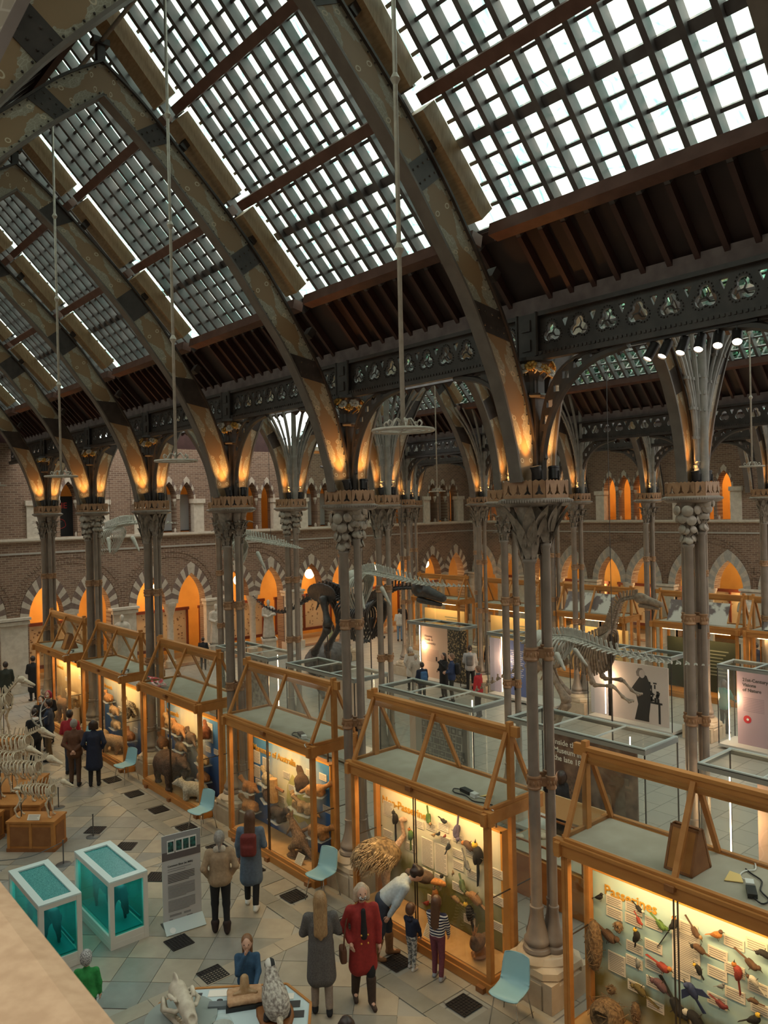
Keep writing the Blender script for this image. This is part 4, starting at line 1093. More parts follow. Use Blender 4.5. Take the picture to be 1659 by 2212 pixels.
LABS = {-1: [(.95, 1.73, 0), (.95, 1.58, 0), (.66, 1.75, 0), (.67, 1.6, 0), (.38, 1.66, 0), (.39, 1.37, 0), (.39, 1.12, 0), (.66, 1.24, 0), (.67, 1.05, 0), (.93, .92, 1), (.65, .73, 0), (.38, .90, 0), (.38, .62, 0), (-.09, 1.79, 0), (-.05, 1.47, 2), (.02, 1.16, 0), (-.45, 1.63, 0), (-.65, 1.84, 0), (-.91, 1.91, 0), (-.65, 1.52, 0), (-.44, 1.39, 0), (-.65, 1.23, 0), (-.43, 1.06, 0), (-.92, 1.43, 0), (-.95, 1.2, 0), (-.2, .62, 0), (-.95, .9, 0)],
        0: [(1.18, 1.70, 1), (.4, 1.66, 0), (.1, 1.70, 0), (-.19, 1.78, 0), (-.23, 1.57, 0), (-.51, 1.70, 0), (-.79, 1.55, 0), (-.51, 1.45, 0), (-.51, 1.26, 0), (-.81, 1.22, 0), (.2, 1.24, 3), (-.12, 1.24, 3), (.21, .89, 0), (-.08, .90, 0), (-.49, .90, 0), (.1, .48, 0), (-.73, .47, 0), (-1.32, 1.41, 0), (-1.32, 1.0, 0), (1.2, 1.25, 0), (.62, 1.2, 0), (-1.3, .6, 0)],
        1: [(1.25, 1.62, 1), (1.25, 1.30, 1), (.88, 1.55, 1), (1.2, 1.08, 0), (.95, .95, 0), (.1, 1.5, 0), (-.3, 1.3, 0), (-.1, 1.28, 0), (-1.2, 1.78, 0), (-1.3, 1.18, 0), (.3, .95, 0), (-.75, 1.75, 0)],
        2: [(1.3, 1.45, 3), (1.25, 1.0, 1), (.6, 1.3, 0), (.5, 1.1, 0), (-.1, 1.2, 0), (-.95, 1.72, 3), (-.85, 1.3, 0), (-1.25, 1.32, 0), (.3, .9, 0)],
        3: [(1.2, 1.4, 0), (.9, 1.2, 0), (.2, 1.3, 0), (-.3, 1.1, 0), (-.9, .9, 0)], 4: [(-.9, 1.75, 0), (-1.15, 1.7, 0), (-1.15, 1.4, 0), (.4, 1.5, 0)]}
CSZ = [(.24, .13), (.26, .26), (.36, .50), (.28, .46)]
M_panedge = mat('orange_varnished_edge', (.62, .27, .05), .35, 0, (.70, .33, .07), 4)
CASES = {}
for k in range(-1, 5):
    yc = CY[k]; dl = row_y(k) + B / 2 - yc
    t = empty('display_case', (8.85, yc, 0), 0, case_lab[k], 'display case', 'gabled oak display cases'); CASES[k] = t
    for nm, l in CM.items():
        for me in l: inst(me, me.name.split('.')[0] if nm == 'glass_pane' else nm, t)
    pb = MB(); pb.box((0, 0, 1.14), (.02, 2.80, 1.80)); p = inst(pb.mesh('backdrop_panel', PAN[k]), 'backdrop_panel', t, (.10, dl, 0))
    fr = MB()
    for y in (-1.415, 1.415): fr.box((.06, y, 1.14), (.14, .035, 1.86))
    fr.box((.06, 0, 2.055), (.14, 2.86, .035)); fr.box((.12, 0, 1.14), (.012, 2.8, 1.8)); fr.build('panel_frame', M_panedge, p)
    tx, y0_, z0_, sz = titles[k]
    o = inst(text_mesh(tx, sz, M_goldt, .006, .002), 'title_lettering', p, (-.018, y0_, z0_ - .07)); o.rotation_euler = PROT
    for (ly, lz, kind) in LABS[k]:
        o = inst(card(*CSZ[kind]), 'label_card', p, (-.012, ly, lz)); o.rotation_euler = PROT
    l = bpy.data.lights.new('case_light', 'AREA'); l.shape = 'RECTANGLE'; l.size = .05; l.size_y = 2.5; l.energy = {-1: 29, 0: 30, 1: 27, 2: 22, 3: 26, 4: 40}[k]; l.color = (1, .66, .30)
    o = bpy.data.objects.new('case_light', l); COL.objects.link(o); o.parent = t; o.location = (-HD + .16, 0, 2.37); o.rotation_euler = Vector((.62, 0, -.8)).to_track_quat('-Z', 'Y').to_euler()
    o.rotation_euler = Matrix(((0, 0, -.62), (0, 1, 0), (0, 0, .8))).to_euler() if False else (0, R(-16), 0)
# ---------------------------------------------------------------- clutter on the case tops
M_blk = mat('black_plastic', (.02, .02, .02), .4); M_wht = mat('white_plastic', (.72, .72, .69), .4); M_yel = mat('yellow_card', (.80, .56, .20), .6)
def adaptor(loc, rz, label, yellow=True):
    t = empty('power_adaptor', loc, rz, label, 'adaptor', 'cable bundles on the case tops')
    MB().box((0, 0, .03), (.10, .22, .05)).build('transformer', M_blk, t)
    MB().box((.0, .20, .03), (.09, .12, .06)).build('plug', M_wht, t)
    MB().tube(interp([(0, -.1, .02), (.08, -.22, .015), (.16, -.1, .012), (.10, .1, .012), (.14, .34, .012), (.05, .5, .012), (0, .62, .01)], 20), .009, 6).build('black_cable', M_blk, t)
    MB().tube(interp([(0, .26, .02), (-.08, .4, .012), (-.02, .55, .012), (.1, .62, .012), (.12, .8, .01)], 16), .008, 6).build('white_cable', M_wht, t)
    if yellow: MB().plate([(-.1, 0), (.1, 0), (.08, .12), (-.03, .16)], (), .01, M=axes((-.16, .25, .004), (1, 0, 0), (0, .95, .3))).build('yellow_tag', M_yel, t)
    return t
adaptor((8.62, 3.85 + .1, ZR), R(-60), 'black and white cable bundle on the Passerines case top'); adaptor((8.62, 8.25, ZR), R(170), 'small cable bundle with yellow tag on the Non-Passerines case top')
adaptor((8.55, 12.55, ZR), R(160), 'small white cable bundle on the Mammals of Australia case top', False); adaptor((8.60, 21.05, ZR), R(150), 'cable bundle on top of the monkey display case', False); adaptor((8.60, 25.4, ZR), R(150), 'cable bundle on top of the farthest gabled case', False)
def easel(loc, rz, label):
    t = empty('wooden_easel', loc, rz, label, 'easel', 'wooden wedge boxes on the case tops'); W_ = .36; H_ = .52; D_ = .42
    for s in (-1, 1):
        a = math.atan2(D_ / 2 - .03, H_)
        b = MB(); M = Matrix.Translation((0, s * D_ / 2, 0)) @ Matrix.Rotation(s * a, 4, 'X')
        b.box((0, 0, H_ / 2), (W_ - .06, .012, H_ - .04), 0, M); b.build('sloping_panel', M_oak, t)
        b = MB()
        for x in (-W_ / 2 + .015, W_ / 2 - .015): b.box((x, 0, H_ / 2), (.03, .03, H_), 0, M)
        b.box((0, 0, .015), (W_, .03, .03), 0, M).box((0, 0, H_ - .015), (W_, .03, .03), 0, M); b.build('panel_rim', M_oakd, t)
    for x in (-W_ / 2 + .01, W_ / 2 - .01): MB().plate([(-D_ / 2 + .02, .0), (D_ / 2 - .02, .0), (.02, H_ - .02), (-.02, H_ - .02)], (), .012, M=yz(x - .006)).build('side_cheek', M_oakd, t)
    return t
easel((8.72, 4.75, ZR), R(88), 'wooden wedge-shaped box standing on the Passerines case top'); easel((8.80, 26.2, ZR), R(88), 'wooden wedge-shaped box on the farthest gabled case top')
# striped tape on the fourth case
tp = empty('barrier_tape', (8.45, 18.7, ZR), 0, 'red and white barrier tape crumpled on the bear case top', 'tape')
b = MB(); rnd = random.Random(2)
for j in range(5):
    P_ = interp([(rnd.uniform(-.12, .12), -.35 + .2 * i + rnd.uniform(-.08, .08), .02 + rnd.uniform(0, .16)) for i in range(5)], 16); b.tube(P_, [.028] * 17, 4, flat=.08)
b.build('tape_loops', mat('red_tape', (.75, .06, .07), .4, 0, (.8, .6, .55), 9, contrast=(.48, .52)), tp)
# ================================================================ people
def cloth(col, col2=None, scale=40, name=None):
    nm = name or 'cloth_%02x%02x%02x' % tuple(int(max(0, min(1, c)) * 255) for c in col)
    return mat(nm, col, .85, 0, col2 or tuple(c * .8 for c in col), scale if col2 else 25, 0.05, coord='O', sheen=.0)
SKIN = [mat('light_skin', (.58, .34, .24), .55), mat('warm_skin', (.46, .26, .17), .55), mat('brown_skin', (.22, .11, .07), .55)]
M_eye = mat('dark_eye', (.02, .015, .012), .3); M_lip = mat('lips', (.38, .13, .11), .5)
def rotY(p, a, o):
    c, s = math.cos(a), math.sin(a); x, z = p[0] - o[0], p[2] - o[2]
    return (o[0] + x * c + z * s, p[1], o[2] - x * s + z * c)
ARMS = {'down': ((.02, .235, 1.14), (.07, .235, .90)), 'pocket': ((-.06, .27, 1.16), (.08, .20, .97)), 'behind': ((-.12, .25, 1.15), (-.17, .04, .98)), 'front': ((.0, .24, 1.14), (.20, .12, 1.10)),
        'phone': ((.12, .25, 1.22), (.30, .06, 1.48)), 'chin': ((.14, .17, 1.16), (.13, .03, 1.50)), 'reach': ((.13, .22, 1.17), (.36, .17, 1.02)), 'hang': ((.10, .20, 1.15), (.20, .17, .92)), 'fold': ((.05, .25, 1.16), (.20, .0, 1.16))}
def person(label, x, y, H, heading, top, legs, shoes, hair, hairlen='short', arms=('down', 'down'), hem=.86, boots=None, bend=0.0, stride=0.0, skin=0, head=1.0, far=False, extras=(), sleeve=1.0, group=None, coat=None, z0=0.0, headturn=0.0, skirtw=1.0):
    """heading: degrees, direction the person faces in the floor plan; local +x is forward, +y left"""
    s = H / 1.75; h = .034 if far else .021; k = .03
    t = empty('person', (x, y, z0), R(heading), label, 'person', group); t.scale = (s, s, s)
    hip = (0, 0, .95); bn = lambda p: rotY(p, bend, hip) if bend else p
    def part(name, prims, m, kk=k, sub=(), extra=None, hh=None):
        return inst(sdf_mesh(name, prims, hh or h, kk, m, sub, extra=extra), name, t)
    # joints
    L = {}
    for sd, nm, sg in ((0, 'l', 1), (1, 'r', -1)):
        e, w_ = ARMS[arms[sd]]; L['e' + nm] = bn((e[0], e[1] * sg, e[2])); L['w' + nm] = bn((w_[0], w_[1] * sg, w_[2])); L['s' + nm] = bn((0, .185 * sg, 1.405))
        f = stride * sg; L['h' + nm] = (0, .09 * sg, .92); L['k' + nm] = (.03 + f * .5, .095 * sg, .50); L['a' + nm] = (f - .02, .10 * sg, .085 + max(0, -f) * .15); L['t' + nm] = (f + .13, .115 * sg, .04)
    hc = lambda p: bn((p[0] * head + 0.0, p[1] * head, 1.52 + (p[2] - 1.52) * head))
    def ht(p):
        if not headturn: return hc(p)
        c, q = math.cos(headturn), math.sin(headturn); return hc((p[0] * c - p[1] * q, p[0] * q + p[1] * c, p[2]))
    body = [('e', bn((0, 0, .97)), (.10, .135, .12)), ('c', bn((0, -.03, 1.05)), bn((0, -.03, 1.30)), .095, .105), ('c', bn((0, .03, 1.05)), bn((0, .03, 1.30)), .095, .105), ('c', bn((0, -.13, 1.40)), bn((0, .13, 1.40)), .05, .05),
            ('c', bn((-.01, 0, 1.40)), bn((.01, 0, 1.56)), .05, .047), ('e', ht((.015, 0, 1.648)), (.098 * head, .078 * head, .112 * head)), ('e', ht((.045, 0, 1.595)), (.058 * head, .052 * head, .055 * head)),
            ('e', ht((.116, 0, 1.635)), (.020 * head, .014 * head, .024 * head)), ('e', ht((.0, .078, 1.64)), (.018 * head, .012 * head, .028 * head)), ('e', ht((.0, -.078, 1.64)), (.018 * head, .012 * head, .028 * head))]
    ex = MB()
    for q in (1, -1):
        p = ht((.098, .034 * q, 1.658)); ex.ell(p, .011 * head, 6, 4, 1)
    ex.ell(ht((.098, 0, 1.588)), (.010, .022, .006), 6, 4, 2)
    for nm in 'lr':
        body += [('c', L['s' + nm], L['e' + nm], .042, .034), ('c', L['e' + nm], L['w' + nm], .034, .024), ('c', L['h' + nm], L['k' + nm], .07, .05), ('c', L['k' + nm], L['a' + nm], .048, .034), ('c', L['a' + nm], L['t' + nm], .034, .026)]
        # palm, four unequal bent fingers and a thumb from the side of the palm
        w_ = Vector(L['w' + nm]); d = (w_ - Vector(L['e' + nm])).normalized(); sg = 1 if nm == 'l' else -1
        up = Vector((0, 0, 1)) if abs(d.z) < .8 else Vector((1, 0, 0)); sdv = d.cross(up).normalized() * -1; nrm = sdv.cross(d)
        pc = w_ + d * .05; body.append(('e', tuple(pc), (.034, .034, .034)))
        for j, ln in enumerate((.060, .072, .068, .052)):
            b0 = w_ + d * .075 + nrm * (.024 - .016 * j); b1 = b0 + d * ln * .55 ; b2 = b1 + (d * .75 + sdv * .45 * -sg).normalized() * ln * .45
            ex.tube([b0 - d * .03, b0, b1, b2], [.010, .010, .009, .007], 6)
        b0 = w_ + d * .03 + nrm * .030; ex.tube([b0, b0 + (d + nrm * .8).normalized() * .035, b0 + (d * 1.2 + nrm * .4).normalized() * .065], [.011, .010, .008], 6)
    sk = SKIN[skin]
    part('body', body, [sk, M_eye, M_lip], .025, extra=ex, hh=(.03 if far else .018))
    # trousers
    tr = [('e', (0, 0, .96), (.125, .165, .12))]
    for nm in 'lr':
        tr += [('c', L['h' + nm], L['k' + nm], .092, .066), ('c', L['k' + nm], tuple(Vector(L['a' + nm]).lerp(Vector(L['k' + nm]), .12)), .064, .050 if boots else .055)]
    part('trousers', tr, legs)
    # footwear
    for nm in 'lr':
        a, q = L['a' + nm], L['t' + nm]
        f = [('c', (a[0] - .03, a[1], a[2] - .03), q, .045, .036), ('c', (a[0], a[1], a[2] + .02), a, .048, .048)]
        if boots: f.append(('c', tuple(Vector(a).lerp(Vector(L['k' + nm]), boots)), a, .075, .058))
        part('boot' if boots else 'shoe', f, shoes, .02)
    # upper garment
    up = [('c', bn((0, -.045, 1.02)), bn((-.005, -.05, 1.30)), .125, .128), ('c', bn((0, .045, 1.02)), bn((-.005, .05, 1.30)), .125, .128), ('c', bn((0, -.14, 1.395)), bn((0, .14, 1.395)), .068, .068), ('c', bn((-.01, 0, 1.40)), bn((0, 0, 1.475)), .075, .062)]
    for nm in 'lr':
        we = tuple(Vector(L['e' + nm]).lerp(Vector(L['w' + nm]), .92 * sleeve)); up += [('c', L['s' + nm], L['e' + nm], .066, .056), ('c', L['e' + nm], we, .055, .044)]
    if hem < .93:
        for yy_ in (-.06, .06): up.append(('c', (0, yy_ * .8, 1.0), (stride * .0, yy_ * skirtw, hem + .05), .135, .125 * (.9 + .25 * skirtw)))
    part('coat' if hem < .85 else 'top', up, top, .035)
    # hair
    hs = [('e', ht((-.012, 0, 1.675)), (.105 * head, .090 * head, .100 * head)), ('e', ht((-.035, 0, 1.63)), (.085 * head, .088 * head, .09 * head))]
    sub = [('e', ht((.115, 0, 1.60)), (.075 * head, .075 * head, .085 * head))]
    if hairlen == 'long': hs += [('c', ht((-.045, -.035, 1.62)), bn((-.125, -.05, 1.22)), .065, .05), ('c', ht((-.045, .035, 1.62)), bn((-.125, .05, 1.22)), .065, .05), ('c', ht((-.045, 0, 1.62)), bn((-.135, 0, 1.16)), .06, .035)]
    if hairlen == 'bob': hs += [('c', ht((-.02, -.075, 1.66)), ht((-.015, -.085, 1.54)), .05, .045), ('c', ht((-.02, .075, 1.66)), ht((-.015, .085, 1.54)), .05, .045), ('e', ht((-.05, 0, 1.58)), (.06, .085, .08))]
    if hairlen == 'bun': hs += [('e', ht((-.12, 0, 1.70)), (.045, .045, .04))]
    if hairlen == 'tail': hs += [('c', ht((-.10, 0, 1.66)), bn((-.13, 0, 1.46)), .035, .022)]
    part('hair' if hairlen != 'hat' else 'hat', hs, hair, .03, sub)
    for e in extras:
        kind = e[0]
        if kind == 'backpack': part('backpack', [('b', bn((-.20, 0, 1.22)), (.08, .14, .19), .05), ('b', bn((-.27, 0, 1.14)), (.04, .11, .09), .03)], e[1]); 
        if kind == 'bag': part('handbag', [('b', (.02, -.30, .78), (.10, .05, .11), .03)], e[1]); inst(MB().tube(interp([(.1, -.30, .86), (.06, -.27, 1.15), (0, -.19, 1.42)], 8), .012, 6).mesh('bag_strap', e[1]), 'bag_strap', t)
        if kind == 'mask': part('face_mask', [('e', ht((.075, 0, 1.60)), (.050, .062, .050))], e[1], .02)
        if kind == 'collar': part('collar', [('c', bn((-.03, -.05, 1.46)), bn((-.03, .05, 1.46)), .062, .062)], e[1])
        if kind == 'scarf': part('scarf', [('e', bn((-.01, 0, 1.485)), (.085, .095, .05))], e[1])
        if kind == 'front': part('shirt_front', [('c', bn((.115, 0, 1.05)), bn((.105, 0, 1.42)), .055, .035)], e[1])
        if kind == 'phone': inst(MB().box(tuple(Vector(L['wl']) + Vector((.05, -.02, .09))), (.012, .075, .15)).mesh('phone', M_blk), 'phone', t)
        if kind == 'fur': part('fur_collar', [('c', bn((-.06, -.09, 1.45)), bn((-.06, .09, 1.45)), .06, .06)], e[1])
        if kind == 'hood': part('hood', [('e', bn((-.09, 0, 1.44)), (.07, .10, .06))], e[1])
        if kind == 'buttons':
            b = MB()
            for yy_ in (-.05, .05):
                for zz in (.98, 1.1): b.ell((.185, yy_, zz), .014, 6, 4)
            inst(b.mesh('buttons', M_goldt), 'buttons', t)
    return t
C_ = cloth
blk = C_((.012, .011, .013)); navy = C_((.012, .018, .045)); dkb = C_((.03, .022, .02)); jean = C_((.03, .04, .065))
br_h = mat('brown_hair', (.075, .032, .016), .45, 0, (.12, .055, .028), 30, coord='O', stretch=(6, 6, .6)); dk_h = mat('dark_hair', (.022, .012, .009), .4, 0, (.04, .022, .016), 30, coord='O'); bl_h = mat('blonde_hair', (.24, .13, .055), .45, 0, (.40, .25, .12), 24, coord='O', stretch=(6, 6, .5))
gr_h = mat('grey_blonde_hair', (.42, .30, .20), .5, 0, (.55, .44, .33), 24, coord='O'); tb_h = mat('chestnut_hair', (.16, .070, .028), .45, 0, (.24, .11, .045), 26, coord='O', stretch=(6, 6, .6)); grey_h = mat('grey_hair', (.20, .17, .15), .5, 0, (.30, .27, .24), 30, coord='O')
def stripes(name, c1, c2, n, axis='Z'):
    m = mat(name, c1, .85); t = m.node_tree; b = t.nodes['Principled BSDF']; tc = t.nodes.new('ShaderNodeTexCoord'); s = t.nodes.new('ShaderNodeSeparateXYZ'); t.links.new(tc.outputs['Object'], s.inputs[0])
    a = t.nodes.new('ShaderNodeMath'); a.operation = 'MULTIPLY'; a.inputs[1].default_value = n; f = t.nodes.new('ShaderNodeMath'); f.operation = 'FRACT'; g = t.nodes.new('ShaderNodeMath'); g.operation = 'GREATER_THAN'; g.inputs[1].default_value = .55
    mx = t.nodes.new('ShaderNodeMix'); mx.data_type = 'RGBA'; mx.inputs[6].default_value = (*c1, 1); mx.inputs[7].default_value = (*c2, 1)
    t.links.new(s.outputs[axis], a.inputs[0]); t.links.new(a.outputs[0], f.inputs[0]); t.links.new(f.outputs[0], g.inputs[0]); t.links.new(g.outputs[0], mx.inputs[0]); t.links.new(mx.outputs[2], b.inputs['Base Color'])
    return m
# headings: 0 = towards +x (the cases), 90 = +y (away along the nave), -130 = towards the camera
person('woman in dark red double-breasted coat and patterned mask walking towards viewer', 6.86, 8.66, 1.68, -118, C_((.30, .022, .018)), blk, C_((.055, .032, .022)), gr_h, 'bob', ('down', 'pocket'), .52, .78, stride=.13, skirtw=1.15,
       extras=(('mask', mat('patterned_mask_cloth', (.04, .04, .04), .8, 0, (.75, .73, .70), 60, contrast=(.48, .52), coord='O')), ('front', blk), ('bag', C_((.13, .05, .025))), ('buttons',)))
person('woman with long fair hair in long grey wool coat, back turned', 6.28, 8.86, 1.70, 55, C_((.085, .075, .072), (.13, .118, .112), 60), C_((.30, .23, .18)), blk, bl_h, 'long', ('fold', 'fold'), .50, None, stride=.06, skirtw=1.1)
person('woman in pale blue jumper bending towards a small child', 7.78, 9.30, 1.68, -38, C_((.42, .48, .52)), jean, C_((.24, .115, .05)), dk_h, 'bun', ('hang', 'hang'), .93, .62, bend=.95, stride=.12)
person('small boy in navy hoodie and camouflage trousers', 7.90, 8.78, .95, 10, navy, mat('camouflage_cloth', (.10, .11, .12), .85, 0, (.45, .44, .42), 14, contrast=(.46, .54), coord='O'), mat('pale_trainers', (.55, .52, .50), .6), br_h, 'short', ('hang', 'hang'), .93, None, head=1.45, extras=(('hood', navy),), stride=.05)
person('girl in navy striped top and plum leggings facing the case', 8.02, 8.34, 1.20, 20, stripes('navy_white_stripes', (.012, .015, .05), (.75, .72, .68), 16), C_((.17, .045, .065)), mat('grey_trainers', (.30, .31, .34), .6), br_h, 'long', ('hang', 'hang'), .93, None, head=1.22, stride=.05)
person('person in beige jacket with tied grey hair, seen from behind', 6.28, 11.70, 1.69, 62, C_((.36, .25, .155)), blk, C_((.03, .015, .012)), grey_h, 'tail', ('pocket', 'pocket'), .90, .22, stride=.06, extras=(('collar', C_((.60, .52, .42))), ))
person('long-haired woman in blue coat with small dark red backpack', 7.08, 12.05, 1.72, 48, C_((.115, .155, .215)), blk, mat('white_trainers', (.68, .66, .63), .6), br_h, 'long', ('down', 'front'), .50, None, stride=.15, extras=(('backpack', C_((.16, .022, .018))),), skirtw=1.05)
person('young girl in teal blue top standing behind the specimen table', 5.37, 9.30, 1.22, -125, C_((.03, .085, .16)), blk, blk, tb_h, 'long', ('reach', 'chin'), .9, None, head=1.22)
person('child in speckled grey bobble hat and green top by the parapet', 3.66, 10.55, 1.15, 60, C_((.03, .30, .07)), jean, blk, mat('speckled_knit', (.14, .14, .14), .9, 0, (.55, .55, .53), 60, contrast=(.45, .55), coord='O'), 'hat', ('down', 'down'), .9, None, head=1.3)
person('man in brown leather jacket with hands clasped behind his back', 6.98, 20.6, 1.72, 60, C_((.13, .055, .028)), C_((.10, .05, .028)), blk, grey_h, 'short', ('behind', 'behind'), .82, None, stride=.05)
person('person with dark curly hair in knee-length navy coat', 7.35, 20.24, 1.70, 62, navy, blk, blk, dk_h, 'bob', ('pocket', 'pocket'), .50, None, skirtw=1.15)
person('man in red shirt behind the leather-jacketed man', 7.22, 21.6, 1.74, 50, C_((.36, .015, .025)), jean, blk, dk_h, 'short', ('front', 'front'), .86, None, skin=1, far=True)
person('man in dark blue jacket with striped back near the far cases', 7.16, 23.2, 1.76, 150, C_((.018, .028, .06)), C_((.13, .09, .05)), blk, dk_h, 'short', ('front', 'front'), .86, None, skin=1, far=True)
person('woman with pink hair and white mask near the far cases', 7.72, 25.0, 1.62, -135, blk, blk, blk, C_((.34, .03, .06)), 'bob', ('front', 'down'), .86, None, far=True, extras=(('mask', mat('white_mask', (.75, .74, .72), .8)),))
person('dark-haired woman with white mask beside the pink-haired woman', 7.33, 24.40, 1.63, -130, blk, blk, blk, dk_h, 'long', ('front', 'front'), .86, None, far=True, extras=(('mask', mat('white_mask', (.75, .74, .72), .8)),))
person('person in black jacket with white shoulder stripe by the antlered skeleton', 6.62, 22.65, 1.70, 100, blk, blk, blk, dk_h, 'short', ('front', 'front'), .86, None, far=True, extras=(('collar', mat('white_mask', (.75, .74, .72), .8)),))
person('man in dark green jacket at far left before the stone pier', 7.93, 30.4, 1.76, 80, C_((.03, .035, .025)), dkb, blk, dk_h, 'short', ('down', 'down'), .86, None, far=True, skin=1)
for a in (('person in white hooded parka with fur collar', 20.18, 22.1, 1.66, 60, C_((.62, .58, .53)), blk, blk, C_((.60, .57, .52)), 'hat', ('pocket', 'pocket'), .62, None, (('fur', C_((.36, .22, .11))),)),
          ('child in cream padded jacket with hood up', 19.84, 21.45, 1.50, 40, C_((.52, .45, .38)), C_((.5, .45, .4)), blk, C_((.50, .43, .36)), 'hat', ('pocket', 'pocket'), .7, None, ()),
          ('boy with blue and red backpack seen from behind', 19.02, 20.26, 1.48, 70, navy, dkb, blk, dk_h, 'short', ('down', 'down'), .86, None, (('backpack', C_((.05, .13, .28))),)),
          ('woman in long black coat holding up a phone', 20.09, 20.24, 1.67, 170, blk, blk, blk, dk_h, 'long', ('phone', 'front'), .45, None, (('phone',),)),
          ('man in blue padded jacket beside woman with phone', 19.84, 19.59, 1.77, 130, C_((.018, .035, .10)), C_((.02, .022, .018)), blk, C_((.20, .12, .08)), 'short', ('front', 'front'), .88, None, (('backpack', blk),)),
          ('person with grey rucksack and pale sleeves beyond the phone woman', 21.5, 20.25, 1.76, 40, C_((.40, .40, .42)), blk, blk, dk_h, 'short', ('front', 'down'), .88, None, (('backpack', C_((.15, .14, .14))),)),
          ('person in long black coat behind the slim columns', 23.3, 20.8, 1.72, 60, blk, blk, blk, C_((.36, .22, .10)), 'bob', ('down', 'down'), .45, None, ()),
          ('person in red and grey jacket with dark face mask', 19.05, 17.6, 1.72, 110, C_((.42, .02, .025)), blk, blk, C_((.20, .12, .08)), 'short', ('down', 'front'), .86, None, (('mask', blk), ('scarf', C_((.09, .10, .13))))),
          ('person in white top and blue jeans by the lamplit counter', 27.2, 30.6, 1.70, 40, C_((.66, .60, .52)), C_((.20, .28, .38)), blk, dk_h, 'short', ('front', 'front'), .9, None, ()),
          ('person in black at the far arcade counter', 28.6, 31.9, 1.72, 20, blk, blk, blk, dk_h, 'short', ('front', 'down'), .86, None, ()),
          ('person in teal jacket leaning beyond the pink text panel', 22.9, 11.2, 1.62, -10, C_((.015, .16, .16)), blk, blk, dk_h, 'bob', ('reach', 'reach'), .86, None, ()),
          ('person in black behind the nearest column, by the low vitrine', 12.62, 9.50, 1.72, 100, blk, blk, blk, dk_h, 'bob', ('front', 'front'), .5, None, ()),
          ('person in dark navy beside the right-hand statue', 29.6, 13.2, 1.62, 20, navy, blk, blk, dk_h, 'short', ('down', 'down'), .6, None, ()),
          ('child in pale green jacket near the black skeleton', 22.6, 30.3, 1.42, 100, C_((.36, .40, .22)), blk, blk, dk_h, 'long', ('down', 'down'), .86, None, ()),
          ('dark seated figure before the lit shell cabinets', 16.4, 31.6, 1.45, 60, blk, blk, blk, dk_h, 'short', ('front', 'front'), .86, None, ()),
          ('person in black robe beside the left stone pier', 9.1, 31.2, 1.70, 100, blk, blk, blk, dk_h, 'short', ('front', 'down'), .4, None, ())):
    person(a[0], a[1], a[2], a[3], a[4], a[5], a[6], a[7], a[8], a[9], a[10], a[11], a[12], far=True, extras=a[13])
# ================================================================ mounted birds and beasts
def fur(col, col2=None, sc_=30, st=None):
    col = tuple(c * .72 for c in col); nm = 'fur_%02x%02x%02x' % tuple(int(c * 255) for c in col)
    return mat(nm, col, .85, 0, col2 or tuple(min(1, c * 1.7) for c in col), sc_, .25, coord='O', stretch=st)
_bd = sdf_mesh('body', [('e', (0, 0, 0), (.34, .19, .19)), ('e', (.18, 0, .08), (.20, .16, .17)), ('e', (-.2, 0, -.01), (.22, .13, .10))], .035, .06)
_hd = sdf_mesh('head', [('e', (.36, 0, .22), (.14, .12, .13))], .035, .03)
_tl = MB().add([(-.3, -.06, 0), (-.3, .06, 0), (-.95, .10, -.08), (-.95, -.10, -.08), (-.3, -.05, .05), (-.3, .05, .05), (-.95, .08, -.06), (-.95, -.08, -.06)], [(0, 1, 2, 3), (7, 6, 5, 4), (0, 4, 5, 1), (1, 5, 6, 2), (2, 6, 7, 3), (3, 7, 4, 0)]).mesh('tail')
_bk = MB().lathe([(.045, 0), (.03, .08), (.004, .20)], 6, M=Matrix.Translation((.47, 0, .21)) @ Matrix.Rotation(R(95), 4, 'Y')).mesh('beak', None, True)
_lg = MB().tube([(.02, .06, -.14), (.05, .06, -.34)], .016, 5).tube([(.02, -.06, -.14), (.05, -.06, -.34)], .016, 5).mesh('legs')
_wg = sdf_mesh('wing', [('e', (-.08, .15, .03), (.30, .05, .13))], .035, .03); _wg2 = sdf_mesh('wing', [('e', (-.08, -.15, .03), (.30, .05, .13))], .035, .03)
_ws = MB().plate([(-.15, .1), (.15, .1), (.05, .55), (-.35, .75)], (), .03).plate([(-.35, -.75), (.05, -.55), (.15, -.1), (-.15, -.1)], (), .03).mesh('spread_wings')
def tint(me, m): q = me.copy(); q.materials.clear(); q.materials.append(m); return q
M_horn = mat('pale_horn', (.40, .26, .10), .4); M_legm = mat('dark_claw', (.05, .04, .03), .6)
